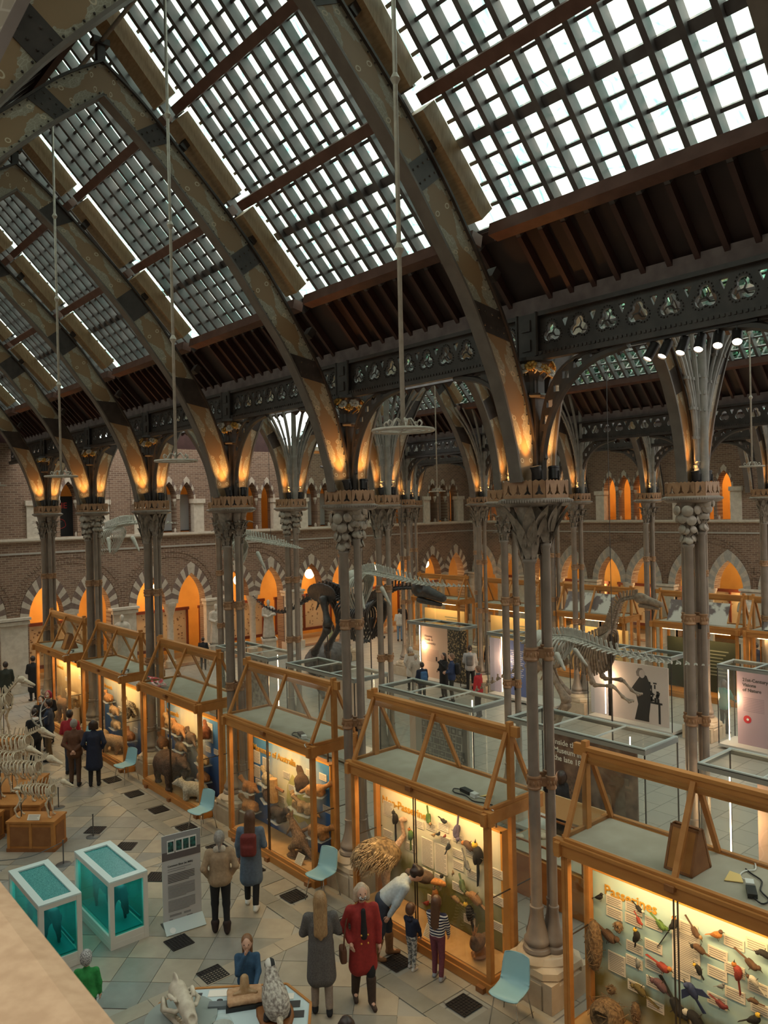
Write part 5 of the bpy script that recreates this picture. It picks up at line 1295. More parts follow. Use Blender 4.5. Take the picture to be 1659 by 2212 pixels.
def bird(label, x, y, z, size, a, c1, c2=None, tail=1.0, beak=None, flip=1, spread=False, group='mounted birds'):
    """a: in-plane angle, head towards image right when a=0, up when 90; placed on a panel facing -x"""
    c2 = c2 or c1; t = empty('stuffed_bird', (x, y, z), 0, label, 'bird', group)
    xa = Vector((-.15, -math.cos(a), math.sin(a))).normalized(); za = Vector((0, math.sin(a), math.cos(a))) * flip
    if spread: za = Vector((-1, 0, 0))
    za = (za - xa * za.dot(xa)).normalized(); t.rotation_euler = Matrix((xa, za.cross(xa), za)).transposed().to_euler(); t.scale = (size, size, size)
    inst(tint(_bd, fur(c1)), 'body', t); inst(tint(_hd, fur(c2)), 'head', t)
    o = inst(tint(_tl, fur(c1)), 'tail', t); o.scale = (tail, 1, 1)
    if tail > 1.3: o.location = (.3 * (tail - 1), 0, 0)
    inst(tint(_bk, beak or M_legm), 'beak', t)
    if spread: inst(tint(_ws, fur(c1)), 'spread_wings', t)
    else:
        inst(tint(_wg, fur(tuple(v * .7 for v in c1))), 'wing', t); inst(tint(_wg2, fur(tuple(v * .7 for v in c1))), 'wing', t); inst(tint(_lg, M_legm), 'legs', t)
    return t
BK, BRN, TAN, RED, GRN, WHT, GRY, YEL, BLU, ORG = (.015, .013, .012), (.10, .05, .025), (.30, .18, .08), (.28, .04, .025), (.08, .15, .03), (.55, .50, .42), (.20, .20, .20), (.60, .38, .04), (.03, .045, .12), (.42, .15, .03)
PB = 'mounted birds on the Passerines panel'; pw = ' on the Passerines panel'
XB = 8.86
for q in (('tiny black sunbird with curved bill at the top left corner' + pw, 1.13, 1.75, .14, .4, BK, None, 1), ('long dark brown bird standing at left below the labels' + pw, .99, 1.28, .26, -.4, BRN, None, 1.1),
          ('small black and white bird under the title' + pw, .54, 1.81, .12, -.6, BK, WHT, 1), ('tiny crimson bird between label rows' + pw, .55, 1.66, .11, -1.0, RED, None, 1), ('black bird with yellow head at left centre' + pw, .58, 1.44, .19, 1.2, BK, YEL, .8),
          ('green bird beside the bronze mullion' + pw, .24, 1.72, .17, -.6, GRN, None, 1), ('black bird with very long drooping tail' + pw, .06, 1.80, .19, .95, BK, ORG, 3.0), ('brown bird above the dark round bird' + pw, -.21, 1.81, .16, -.9, BRN, TAN, 1.2),
          ('round dark brown bird below the large text card' + pw, -.26, 1.64, .17, 2.6, BRN, BK, .7), ('orange-backed bird at upper right of centre' + pw, -.48, 1.89, .17, .3, ORG, BRN, .9), ('black and yellow finch facing out' + pw, -.25, 1.38, .14, 1.9, BK, YEL, .8),
          ('rust red bird lying across the mullion' + pw, .22, 1.2, .20, -.25, RED, ORG, 1.2), ('purple brown bird with long pale tail' + pw, .26, .97, .22, 2.45, (.12, .06, .07), None, 2.2), ('slim rust bird hanging vertically' + pw, -.73, 1.55, .20, 1.5, RED, ORG, 1.4),
          ('brown bird with raised tail at right' + pw, -.88, 1.71, .18, -.5, BRN, None, 1.2), ('cream and brown bird above the paper slip' + pw, -.91, 1.54, .15, 2.2, WHT, BRN, 1), ('tiny grey bird beside a label' + pw, -.52, 1.30, .11, .4, GRY, None, 1), ('small brown bird at far right' + pw, -.90, 1.31, .12, 2.9, BRN, None, .9),
          ('small dark red bird low at right' + pw, -.51, 1.08, .15, -.4, (.14, .02, .02), None, 1), ('black and yellow bird at lower right' + pw, -.90, 1.09, .20, .5, BK, YEL, 1.1), ('magpie bending down over its perch' + pw, .05, .78, .27, -.9, BK, BK, 1.4), ('magpie with white shoulder patch' + pw, -.20, .76, .27, 2.3, BK, WHT, 1.5),
          ('olive brown bird clinging among the reeds' + pw, .55, .78, .20, 2.5, (.14, .10, .03), None, 1.3), ('small grey bird on a label edge' + pw, .57, 1.09, .12, 1.4, GRY, None, .7), ('black bird at the right picture edge' + pw, -1.03, 1.9, .16, 2.8, BK, None, 1)):
    bird(q[0], XB, 4.96 + q[1], q[2], q[3] * 1.15, q[4], q[5], q[6], q[7], group=PB)
bird('dark blue bird with wings and forked tail spread wide' + pw, XB - .02, 4.96 - .17, 1.10, .27, 2.0, BLU, None, 1.1, spread=True, group=PB)
def nest(label, x, y, z, r, h_, m=None):
    n = 18; b = MB(); rnd = random.Random(label)
    me = sdf_mesh('nest_body', [('e', (0, 0, 0), (r, r, h_))], r / 5, .02, fur((.13, .07, .03), (.26, .16, .08)), sub=[('e', (-r * .7, 0, h_ * .1), (r * .5, r * .45, r * .45))] if h_ < 2 * r else ())
    t = empty('bird_nest', (x, y, z), 0, label, 'nest', 'bird nests'); inst(me, 'nest_body', t)
    for i in range(40):
        a, c = rnd.uniform(0, 6.3), rnd.uniform(-1, 1); p = Vector((math.cos(a) * math.sqrt(1 - c * c) * r, math.sin(a) * math.sqrt(1 - c * c) * r, c * h_)); d = Vector((rnd.uniform(-1, 1), rnd.uniform(-1, 1), rnd.uniform(-1, 1))).normalized() * r * .5
        b.tube([p - d, p * 1.06, p + d], .004, 4)
    b.build('twigs', fur((.20, .12, .06)), t)['kind'] = 'stuff'
    return t
nest('long brown hanging weaver nest at the left edge of the Passerines panel', 8.78, 4.96 + 1.17, 1.12, .11, .34); nest('small tan pouch nest near the Passerines title', 8.86, 5.81, 1.46, .055, .07)
nest('small cup nest in the reeds of the Passerines panel', 8.86, 5.94, .58, .06, .05); nest('thin hanging grass nest low on the Passerines panel', 8.86, 5.58, .45, .06, .14); nest('large bushy brown nest on the Passerines case floor', 8.58, 5.82, .42, .22, .20)
NB = 'mounted birds in the Non-Passerines case'; nw = ' on the Non-Passerines panel'
for q in (('black bird with long forked tail at upper left' + nw, .91, 1.62, .22, 1.35, BK, None, 2.4), ('green parrot beside the bronze mullion' + nw, .52, 1.45, .20, 1.3, GRN, ORG, 1.3), ('green hanging bird under the title' + nw, .09, 1.86, .18, -1.4, GRN, TAN, 1), ('tiny black hummingbird at upper centre' + nw, -.27, 1.92, .13, -.3, BK, None, 1),
          ('tiny black hummingbird above the tan one' + nw, -.14, 1.67, .11, .3, BK, None, 1), ('tiny tan bird left of the hummingbird' + nw, -.03, 1.62, .10, .2, TAN, None, 1), ('tiny red brown bird right of the hummingbird' + nw, -.29, 1.68, .08, .5, RED, None, .8), ('purple grey bird with raised tail' + nw, -.55, 1.84, .23, -1.7, (.10, .08, .14), None, 1.5),
          ('dark swallow right of the text sheets' + nw, -.37, 1.53, .15, .9, BK, GRY, 1.2), ('crested red brown bird facing left' + nw, -.82, 1.70, .22, 2.5, BRN, ORG, 1.2), ('slim blue grey bird low of centre' + nw, -.76, 1.37, .16, -1.1, GRY, None, 1.6), ('tiny tan bird above the puffin' + nw, -.46, 1.14, .08, 1, TAN, None, .8),
          ('black and white puffin on a stand' + nw, -.21, .90, .22, 1.0, WHT, BK, .7), ('reddish duck standing on a small shelf' + nw, -.04, .64, .23, 1.1, ORG, BRN, .8), ('small wader with long legs' + nw, -.52, .75, .16, 2.6, TAN, BRN, .8), ('mossy green owl-like bird' + nw, -.65, 1.01, .20, -1.2, (.12, .17, .08), None, .8),
          ('tan hawk on a perch at right' + nw, -.93, .92, .27, 2.5, (.34, .17, .07), TAN, 1.1), ('black toucan against the dark marsh' + nw, -.82, .64, .27, 1.6, BK, YEL, 1.0), ('black hornbill with yellow casque behind the post' + nw, -1.02, 1.60, .33, 1.35, BK, YEL, 1.6), ('small red bird low in the marsh' + nw, .18, .42, .14, .2, RED, None, .8)):
    bird(q[0], XB, 9.28 + q[1], q[2], q[3] * 1.2, q[4], q[5], q[6], q[7], group=NB)
t = empty('shoebill', (8.62, 9.22, 1.02), R(-70), 'big grey-headed stork head with orange bill on a shelf', 'bird', NB)
inst(sdf_mesh('head', [('e', (0, 0, 0), (.16, .11, .10)), ('c', (-.1, 0, 0), (-.3, 0, .02), .09, .06)], .025, .03, fur((.10, .06, .04))), 'head', t); inst(sdf_mesh('bill', [('e', (.20, 0, -.03), (.15, .07, .05)), ('e', (.33, 0, -.05), (.04, .03, .04))], .02, .03, fur((.55, .22, .06))), 'bill', t); inst(MB().box((0, 0, -.13), (.5, .22, .012)).mesh('shelf', M_case), 'shelf', t)
# ostrich
t = empty('ostrich', (8.55, 10.22, .22), R(-30), 'stuffed ostrich with shaggy brown body and long bare neck', 'bird')
inst(sdf_mesh('plumage', [('e', (0, 0, .86), (.34, .25, .27)), ('e', (-.26, 0, .84), (.2, .18, .2)), ('e', (-.05, .12, .92), (.25, .15, .2)), ('e', (-.05, -.12, .92), (.25, .15, .2))], .025, .05, fur((.14, .085, .04), (.36, .24, .12), 22, (1, 1, .3)), noise_amp=.018), 'plumage', t)
b = MB(); rnd = random.Random(8)
for i in range(420):
    a, c = rnd.uniform(0, 6.3), rnd.uniform(-.6, 1); q = math.sqrt(max(0, 1 - c * c)); p = Vector((math.cos(a) * q * .36 - .05, math.sin(a) * q * .28, .86 + c * .27)); b.tube([p, p * 1.0 + Vector((-.07 + math.cos(a) * .03, math.sin(a) * .05, -.02)), p + Vector((-.11 + math.cos(a) * .03, math.sin(a) * .06, -.10))], [.010, .008, .003], 4)
b.build('feathers', fur((.30, .19, .10), (.62, .45, .26)), t)['kind'] = 'stuff'
inst(sdf_mesh('neck', [('c', (.24, 0, .95), (.40, 0, 1.15), .07, .04), ('c', (.40, 0, 1.15), (.36, 0, 1.38), .035, .03), ('e', (.38, 0, 1.43), (.07, .045, .045)), ('c', (.43, 0, 1.42), (.53, 0, 1.40), .025, .01), ('c', (.05, .1, .66), (.06, .1, .32), .09, .04), ('c', (.05, -.1, .66), (.06, -.1, .32), .09, .04), ('c', (.06, .1, .32), (.02, .1, .03), .035, .028), ('c', (.06, -.1, .32), (.02, -.1, .03), .035, .028), ('c', (.0, .1, .025), (.14, .1, .02), .03, .02), ('c', (.0, -.1, .025), (.14, -.1, .02), .03, .02)], .018, .02, fur((.50, .30, .20), (.60, .40, .28))), 'neck_and_legs', t)
# hoatzin on a branch, floor cards
t = empty('stuffed_bird', (8.52, 8.0, .24), R(200), 'spiky crested brown bird on a branch on the case floor', 'bird', NB)
inst(sdf_mesh('body', [('e', (0, 0, .26), (.17, .11, .11)), ('e', (.16, 0, .38), (.05, .045, .05)), ('c', (.08, 0, .3), (.15, 0, .37), .06, .04), ('e', (-.24, 0, .22), (.16, .07, .03))], .02, .03, fur((.13, .06, .025))), 'body', t)
b = MB()
for i in range(14): a = R(-60 + 10 * i); b.tube([(.1 + .05 * math.cos(a), 0, .40), (.05 + .12 * math.cos(a + 1), .04 * math.sin(i), .50 + .03 * math.sin(i * 2))], [.006, .003], 4)
b.build('crest', fur((.30, .12, .04)), t)
inst(MB().tube(interp([(.35, .1, .22), (.1, 0, .14), (-.1, 0, .12), (-.2, -.1, .02)], 10), [.02] * 5 + [.03] * 6, 6).ell((-.1, 0, .05), (.18, .14, .05), 10, 6).mesh('branch', M_oakd), 'branch', t)
for p, nm in (((8.45, 8.95, .30), 'small tilted label card on the Non-Passerines case floor'), ((8.42, 12.5, .30), 'small tilted label card beside the kangaroo')):
    o = inst(card(.22, .2), 'label_card', None, p, (R(60), 0, R(-90))); tag(o, nm, 'label', 'floor cards')
def beast(name, label, loc, rz, L, H, r, head, col, col2=None, tail=.3, tr=.03, ears=True, snout=.5, legr=.045, group='stuffed mammals', hump=0.0, h=.028, crouch=0.0, neck=.18):
    t = empty(name, loc, R(rz), label, 'animal', group); f = fur(col, col2)
    zb = H - r
    P_ = [('e', (0, 0, zb), (L * .5, r, r)), ('e', (L * .28, 0, zb + hump), (L * .24, r * .95, r)), ('e', (-L * .28, 0, zb), (L * .26, r * 1.02, r * 1.0)), ('c', (L * .4, 0, zb + r * .2), (L * .4 + neck, 0, zb + neck * .6 + hump), r * .62, head * .8)]
    hx, hz = L * .4 + neck + head * .4, zb + neck * .7 + hump
    P_ += [('e', (hx, 0, hz), (head, head * .85, head * .85)), ('c', (hx + head * .4, 0, hz - head * .2), (hx + head * (1 + snout), 0, hz - head * .4), head * .55, head * .34)]
    if ears: P_ += [('e', (hx - head * .2, q * head * .7, hz + head * .85), (head * .18, head * .22, head * .38)) for q in (1, -1)]
    for sx in (L * .32, -L * .32):
        for q in (1, -1): P_ += [('c', (sx, q * r * .55, zb - r * .2), (sx + .02 - (.05 if sx < 0 else 0), q * r * .6, zb * .45), legr * 1.6, legr), ('c', (sx + .02 - (.05 if sx < 0 else 0), q * r * .6, zb * .45), (sx, q * r * .6, .035), legr, legr * .75), ('e', (sx + .03, q * r * .6, .03), (legr * 1.3, legr, .03))]
    if tail: P_ += [('c', (-L * .5, 0, zb), (-L * .5 - tail * .7, 0, zb - tail * .4), tr * 1.6, tr), ('c', (-L * .5 - tail * .7, 0, zb - tail * .4), (-L * .5 - tail, 0, zb - tail * .55), tr, tr * .5)]
    ex = MB()
    for q in (1, -1): ex.ell((hx + head * .62, q * head * .48, hz + head * .22), head * .11, 6, 4, 1)
    ex.ell((hx + head * (1 + snout) + head * .25, 0, hz - head * .35), head * .16, 6, 4, 1)
    inst(sdf_mesh('body', P_, h, .045, [f, M_eye], extra=ex), 'body', t)
    return t
YA = 13.6; AM = 'stuffed animals in the Mammals of Australia case'
def shelf(t, w_=.42, d_=.3): inst(MB().box((0, 0, -.012), (w_, d_, .016)).bar((.0, 0, -.02), (.0, 0, -.10), .03, .03).mesh('glass_shelf', mat('perspex', (.55, .60, .62), .15, alpha=.35)), 'glass_shelf', t)
for nm, lb, p, rz, a in (('possum', 'ginger possum on a small shelf at upper left', (8.72, YA + 1.22, .93), 100, dict(L=.26, H=.20, r=.085, head=.05, col=(.30, .13, .045), tail=.16)), ('wombat', 'ginger wombat on a shelf above the blue coat', (8.70, YA + 1.18, .52), 95, dict(L=.34, H=.23, r=.11, head=.065, col=(.36, .17, .06), tail=0, snout=.3)),
                         ('koala', 'dark brown koala clinging at right centre', (8.78, YA - .68, 1.44), 60, dict(L=.26, H=.30, r=.12, head=.085, col=(.07, .035, .02), tail=0, snout=.2)), ('bandicoot', 'tan bandicoot on a shelf behind the corner post', (8.76, YA - 1.18, 1.48), -60, dict(L=.3, H=.2, r=.09, head=.05, col=(.42, .20, .07), tail=.2)),
                         ('quoll', 'small spotted quoll on the map panel', (8.80, YA - .50, 1.02), 80, dict(L=.20, H=.15, r=.05, head=.04, col=(.40, .24, .10), tail=.15)), ('glider', 'pale possum reaching down from its perch', (8.76, YA - .82, 1.02), 100, dict(L=.30, H=.2, r=.06, head=.05, col=(.46, .27, .12), tail=.25)),
                         ('devil', 'dark Tasmanian devil on a shelf above the kangaroo', (8.72, YA + .12, .62), -95, dict(L=.42, H=.27, r=.10, head=.075, col=(.045, .028, .02), tail=.2)), ('cuscus', 'dark possum huddled beside the log', (8.76, YA + .52, .92), 70, dict(L=.24, H=.24, r=.09, head=.06, col=(.09, .045, .022), tail=.1)),
                         ('numbat', 'grey and tan marsupials clustered at the log top', (8.78, YA + .58, 1.24), 80, dict(L=.22, H=.2, r=.07, head=.05, col=(.34, .25, .15), tail=.15)), ('wallaby', 'spotted quoll climbing down the right edge of the backdrop', (8.74, YA - 1.28, .68), -80, dict(L=.4, H=.26, r=.10, head=.055, col=(.30, .14, .05), tail=.3))):
    t = beast(nm, lb, p, rz, group=AM, h=.02, **a); shelf(t)
t = empty('log', (8.74, YA + .30, 1.12), 0, 'upright tan log mounted on the Mammals of Australia panel', 'log'); inst(MB().lathe([(.09, -.18), (.10, 0), (.085, .30), (.075, .31)], 10).mesh('trunk', mat('tan_bark', (.42, .22, .08), .9, 0, (.54, .32, .13), 20, .3)), 'trunk', t); MB().tube([(.05, -.3, .1), (0, 0, .16), (0, .2, .1)], .03, 6).build('branch', M_oakd, t)
# painted map outline on the panel
mp_ = [(-.05, .0), (.25, .12), (.5, .05), (.62, .3), (.5, .5), (.55, .75), (.3, .95), (.22, .8), (.1, .98), (-.05, .9), (-.3, 1.0), (-.55, .72), (-.62, .35), (-.4, .15)]
inst(MB().plate([(p[0] * .75, p[1] * .95) for p in mp_], (), .006).mesh('painted_map', mat('map_paint', (.62, .52, .20), .7, 0, (.30, .34, .12), 2.5, coord='O')), 'painted_map', None, (0, 0, 0))
_o = bpy.data.objects['painted_map']; _o.parent = [c for c in CASES[1].children if c.name.startswith('backdrop')][0]; _o.location = (-.013, -.35, .62); _o.rotation_euler = PROT
# kangaroo: upright on big hind legs, thick tail to the ground
t = empty('kangaroo', (8.58, YA - .80, .22), R(170), 'brown kangaroo standing upright at the Mammals of Australia case corner', 'animal', AM)
t.rotation_euler = (0, 0, R(100)); t.scale = (.92, .92, .92)
P_ = [('e', (-.05, 0, .34), (.19, .14, .18)), ('c', (-.02, 0, .42), (.14, 0, .66), .13, .075), ('c', (.14, 0, .66), (.20, 0, .76), .06, .045), ('e', (.23, 0, .80), (.075, .05, .055)), ('c', (.26, 0, .79), (.33, 0, .76), .04, .025)]
for q in (1, -1): P_ += [('e', (.18, q * .035, .89), (.02, .02, .055)), ('c', (-.06, q * .10, .32), (.10, q * .13, .20), .10, .05), ('c', (.10, q * .13, .20), (-.10, q * .13, .06), .045, .03), ('c', (-.10, q * .13, .05), (.16, q * .14, .025), .03, .022), ('c', (.12, q * .07, .60), (.20, q * .09, .50), .035, .022), ('c', (.20, q * .09, .50), (.26, q * .08, .42), .02, .016)]
P_ += [('c', (-.2, 0, .28), (-.42, 0, .08), .075, .05), ('c', (-.42, 0, .08), (-.75, 0, .03), .05, .018)]
inst(sdf_mesh('body', P_, .02, .04, fur((.16, .075, .03), (.28, .15, .07))), 'body', t); inst(MB().ell((.0, 0, .0), (.3, .22, .05), 12, 6).mesh('rock_base', fur((.16, .09, .05))), 'rock_base', t)
# bear case
YB = 17.92; BM = 'stuffed animals in the bear case'
beast('bear', 'large dark brown bear with lowered head behind the glass', (8.55, YB + .45, .22), -95, 1.15, .80, .30, .15, (.055, .028, .016), (.11, .06, .035), tail=.05, legr=.085, group=BM, hump=.06, snout=.8, neck=.26)
beast('polar_cub', 'pale greyish shaggy animal at the bear case corner', (8.52, YB - .95, .22), 120, .55, .42, .17, .11, (.36, .30, .22), (.50, .44, .34), tail=.0, legr=.06, group=BM)
for nm, lb, p, rz, a in (('sloth', 'tan sloth clinging to a branch at the bear panel top', (8.78, YB + .84, 1.50), 90, dict(L=.26, H=.26, r=.10, head=.07, col=(.36, .21, .09), tail=0)), ('tamandua', 'ginger tamandua stretched along a bare branch', (8.76, YB + .37, 1.46), 85, dict(L=.4, H=.24, r=.10, head=.05, col=(.40, .18, .06), tail=.3)), ('agouti', 'brown agouti on a shelf at the left of the bear case', (8.76, YB + 1.28, .92), 80, dict(L=.3, H=.26, r=.12, head=.07, col=(.16, .07, .025), tail=.0)),
                         ('pangolin', 'curled dark and cream armadillo on a clear shelf', (8.70, YB + .74, .68), 85, dict(L=.34, H=.24, r=.13, head=.07, col=(.34, .22, .11), tail=.1)), ('anteater', 'grey anteater sitting upright below the branch', (8.62, YB - .10, .50), 110, dict(L=.28, H=.42, r=.15, head=.06, col=(.10, .085, .075), tail=.1)), ('hanging_monkey', 'dark monkey hanging from the bare branch', (8.78, YB - .25, 1.36), 80, dict(L=.22, H=.24, r=.08, head=.055, col=(.11, .06, .03), tail=.3)),
                         ('coati', 'brown coati crouched on the tree trunk', (8.76, YB + .25, 1.08), 90, dict(L=.24, H=.2, r=.085, head=.05, col=(.20, .12, .06), tail=.2)), ('orangutan', 'small reddish ape at the right of the bear panel', (8.80, YB - .97, 1.62), 60, dict(L=.22, H=.28, r=.10, head=.07, col=(.20, .06, .02), tail=0)), ('paca', 'tan armadillo on the upper right clear shelf', (8.74, YB - .93, 1.02), 80, dict(L=.34, H=.2, r=.09, head=.05, col=(.40, .24, .10), tail=.1)), ('hare', 'ginger brown rodent on the lower right clear shelf', (8.74, YB - .93, .62), 80, dict(L=.34, H=.2, r=.10, head=.055, col=(.30, .13, .05), tail=.05))):
    t = beast(nm, lb, p, rz, group=BM, h=.024, **a); shelf(t, .46, .3)
t = empty('bare_branch', (8.80, YB + .1, 1.0), 0, 'bare forked branch across the bear backdrop', 'branch')
MB().tube(interp([(0, .9, .40), (-.02, .5, .52), (0, .1, .48), (-.02, -.3, .52), (0, -.5, .60)], 14), .022, 6).tube(interp([(0, .1, .48), (-.02, .15, .2), (0, .0, -.1), (0, .05, -.4)], 10), .035, 6).build('limb', M_oakd, t)
# monkey case and lamplit case
YC = 22.24; CMG = 'stuffed animals in the monkey case'
t = beast('stuffed_monkey', 'black and cream monkey hanging at the right of its case', (8.74, YC - .95, 1.30), 90, .34, .46, .13, .085, (.03, .02, .015), (.45, .36, .24), tail=.4, group=CMG, h=.028)
for nm, lb, p, rz, a in (('civet', 'ginger round animal high on the monkey panel', (8.76, YC + .6, 1.50), 85, dict(L=.24, H=.2, r=.09, head=.05, col=(.34, .15, .05), tail=.1)), ('mongoose', 'tan animal on a shelf at the monkey case centre', (8.76, YC + .2, 1.20), 85, dict(L=.38, H=.2, r=.08, head=.05, col=(.38, .22, .10), tail=.2)), ('fox', 'pale tan animal on the lower shelf of the monkey case', (8.76, YC + .1, .80), 85, dict(L=.38, H=.22, r=.08, head=.05, col=(.46, .30, .16), tail=.2)),
                         ('aardvark', 'tan aardvark with long snout on the monkey case floor', (8.55, YC - .3, .22), 105, dict(L=.70, H=.50, r=.17, head=.09, col=(.34, .20, .10), tail=.4, snout=1.8, tr=.05, legr=.05)), ('lynx', 'shaggy tan animal standing behind the navy coat', (8.55, YC + .75, .22), 100, dict(L=.6, H=.48, r=.15, head=.1, col=(.36, .24, .12), tail=.1)), ('crab_eater', 'small reddish animal low at the right of the monkey case', (8.72, YC - 1.0, .70), 80, dict(L=.3, H=.22, r=.10, head=.06, col=(.28, .11, .04), tail=.1))):
    t = beast(nm, lb, p, rz, group=CMG, h=.03, **a)
    if p[2] > .3: shelf(t, .46, .3)
for nm, lb, p, rz, a in (('deer', 'brown deer standing in the farthest lamplit case', (8.6, 26.2, .22), 95, dict(L=.6, H=.8, r=.17, head=.09, col=(.20, .10, .04), tail=.1)), ('badger', 'tan shaggy animal at the front of the lamplit case', (8.5, 26.9, .22), 100, dict(L=.5, H=.4, r=.15, head=.09, col=(.34, .22, .10), tail=.1)), ('hyena', 'spotted tan animal raised on a white stand', (8.7, 25.7, .8), 95, dict(L=.5, H=.5, r=.14, head=.09, col=(.40, .28, .15), tail=.1))):
    beast(nm, lb, p, rz, group='stuffed animals in the lamplit case', h=.034, **a)
inst(MB().lathe([(.22, .0), (.19, .55)], 14).mesh('stand', M_card), 'pedestal', None, (8.7, 25.7, .225)); tag(bpy.data.objects['pedestal'], 'cream drum pedestal inside the lamplit case', 'pedestal')
# ================================================================ skeletons
M_bone = mat('pale_bone', (.50, .43, .33), .6, 0, (.62, .55, .44), 12, .1); M_boneg = mat('grey_whale_bone', (.36, .34, .29), .65, 0, (.48, .46, .40), 12, .1)
M_bonec = mat('cream_bone', (.56, .46, .32), .55, 0, (.68, .58, .43), 14, .1); M_boneb = mat('brown_fossil_bone', (.16, .115, .08), .6, 0, (.28, .21, .15), 10, .15); M_bonek = mat('black_fossil_bone', (.022, .018, .017), .45, 0, (.045, .038, .035), 10, .15)
def vert_mesh(m, sp=1.0, tr=1.0):
    """unit vertebra, x along the spine, z up"""
    b = MB(); b.lathe([(.30, -.42), (.22, 0), (.30, .42)], 9, M=Matrix.Rotation(R(90), 4, 'Y'))
    b.bar((0, 0, .2), (-.35, 0, .2 + 1.0 * sp), .10, .34, up=(1, 0, 0)); b.bar((-.3, 0, .2 + .85 * sp), (-.42, 0, .2 + 1.1 * sp), .16, .3, up=(1, 0, 0))
    for s in (-1, 1): b.bar((0, s * .2, 0), (-.1, s * (.2 + .75 * tr), -.1), .22, .09)
    for s in (-1, 1): b.bar((.35, s * .12, .3), (-.2, s * .12, .42), .10, .12)
    return b.mesh('vertebra', m, 50)
def orient(o, p, d, up=(0, 0, 1), s=1.0):
    d = Vector(d).normalized(); up = Vector(up); up = (up - d * up.dot(d)).normalized(); y = up.cross(d)
    M = Matrix((d, y, up)).transposed().to_4x4(); M = Matrix.Translation(p) @ M @ Matrix.Scale(s, 4); o.matrix_local = M
def spine(t, path, n, sizes, m, sp=lambda f: 1.0, tr=1.0):
    P = interp(path, n * 3); ms = {}
    pts = []
    for i in range(n):
        f = i / (n - 1); j = min(int(f * n * 3), n * 3 - 1); p = P[j]; d = P[min(j + 2, n * 3)] - P[max(j - 2, 0)]
        key = round(sp(f) * 3) / 3
        if key not in ms: ms[key] = vert_mesh(m, key, tr)
        s = np.interp(f, [a[0] for a in sizes], [a[1] for a in sizes])
        o = inst(ms[key], 'vertebra', t); orient(o, p, d, s=float(s)); pts.append((p, d.normalized()))
    return pts
def ribs(t, pts, i0, i1, depth, width, r, m, lean=.25, side=None):
    n = i1 - i0 + 1
    for i in range(i0, i1 + 1):
        p, d = pts[i]; f = (i - i0) / max(1, n - 1); k = .62 + .38 * math.sin(PI * min(1, f * .85 + .18)); sd = Vector((0, 0, 1)).cross(d).normalized()
        for s in (-1, 1):
            P = interp([p + sd * s * .02, p + sd * s * width * .75 * k - Vector((0, 0, depth * .12)), p + sd * s * width * k - Vector((0, 0, depth * .5 * k)) - d * lean * depth * .3, p + sd * s * width * .45 * k - Vector((0, 0, depth * k)) - d * lean * depth * .6], 9)
            inst(MB().tube(P, [r * .8, r, r, r, r, r, r, r, r * .9, r * .7], 5).mesh('rib', m, True), 'rib', t)
def bone(t, a, b, r, m, name='limb_bone', knob=1.5):
    a, b = Vector(a), Vector(b); L = b - a
    inst(MB().tube([a, a + L * .08, a + L * .25, a + L * .5, a + L * .75, a + L * .92, b], [r * knob * .7, r * knob, r, r * .8, r, r * knob, r * knob * .7], 8).mesh(name, m, True), name, t)
def whale(label, path, n, v0, rib_n, rdepth, rw, skull_dir, m=M_boneg, rr=.019, hang=True):
    s0 = v0 * .68
    t = empty('whale_skeleton', path[0], 0, label, 'skeleton', 'whale skeletons hung above the aisle'); o0 = Vector(path[0])
    loc = [Vector(p) - o0 for p in path]
    pts = spine(t, loc, n, [(0, v0 * .85), (.35, v0), (.7, v0 * .8), (.9, v0 * .45), (1, v0 * .15)], m, lambda f: 1.0 if f < .6 else max(.05, 1.0 - (f - .6) * 2.6), 1.1)
    ribs(t, pts, 0, rib_n, rdepth, rw, rr, m)
    d = (loc[0] - loc[1]).normalized(); q = Vector(skull_dir).normalized()
    h = s0 * 1.0
    sk = [('e', tuple(q * s0 * 1.2), (s0 * 1.7, s0 * 1.6, s0 * 1.5)), ('c', tuple(q * s0 * 2.4), tuple(q * s0 * 5.4 - Vector((0, 0, s0 * .4))), s0 * .9, s0 * .25)]
    inst(sdf_mesh('skull', sk, s0 * .3, s0 * .5, m, sub=[('e', tuple(q * s0 * 2.2 + Vector((-s0 * .9, s0 * .2, s0 * .3))), (s0 * .6, s0 * .6, s0 * .5))]), 'skull', t)
    jw = [('c', tuple(q * s0 * 1.6 - Vector((0, 0, s0 * 1.5))), tuple(q * s0 * 5.0 - Vector((0, 0, s0 * 1.9))), s0 * .55, s0 * .2)]
    inst(sdf_mesh('jaw', jw, s0 * .25, s0 * .3, m), 'jaw', t)
    sd = Vector((1, 0, 0))
    for s in (-1, 1): inst(sdf_mesh('flipper', [('c', tuple(loc[1] + sd * s * rw - Vector((0, 0, rdepth * .5))), tuple(loc[1] + sd * s * rw * 1.2 + Vector((0, -s0 * 2, -rdepth * 1.0))), s0 * .5, s0 * .25)], s0 * .3, .02, m), 'flipper', t)
    if hang:
        for f in (.15, .62):
            p, _ = pts[int(f * (n - 1))]; inst(MB().tube([p, p + Vector((0, 0, 12.15 - (o0.z + p.z)))], .006, 5).mesh('hanging_wire', M_irond), 'hanging_wire', t)
    return t
X_ = 11.25
whale('nearest hanging whale skeleton with long tapering tail beside the first column', [(X_, 8.75, 4.62), (X_, 8.3, 4.66), (X_, 7.96, 4.63), (X_, 7.37, 4.53), (X_, 6.55, 4.49), (X_, 5.70, 4.54)], 34, .150, 8, .50, .26, (0, 1, -.22))
whale('hanging whale skeleton with pale ribcage behind the second column', [(X_, 14.1, 5.45), (X_, 13.6, 5.54), (X_, 12.9, 5.49), (X_, 11.71, 5.39), (X_, 10.52, 5.43)], 38, .165, 8, .75, .32, (0, 1, -.25))
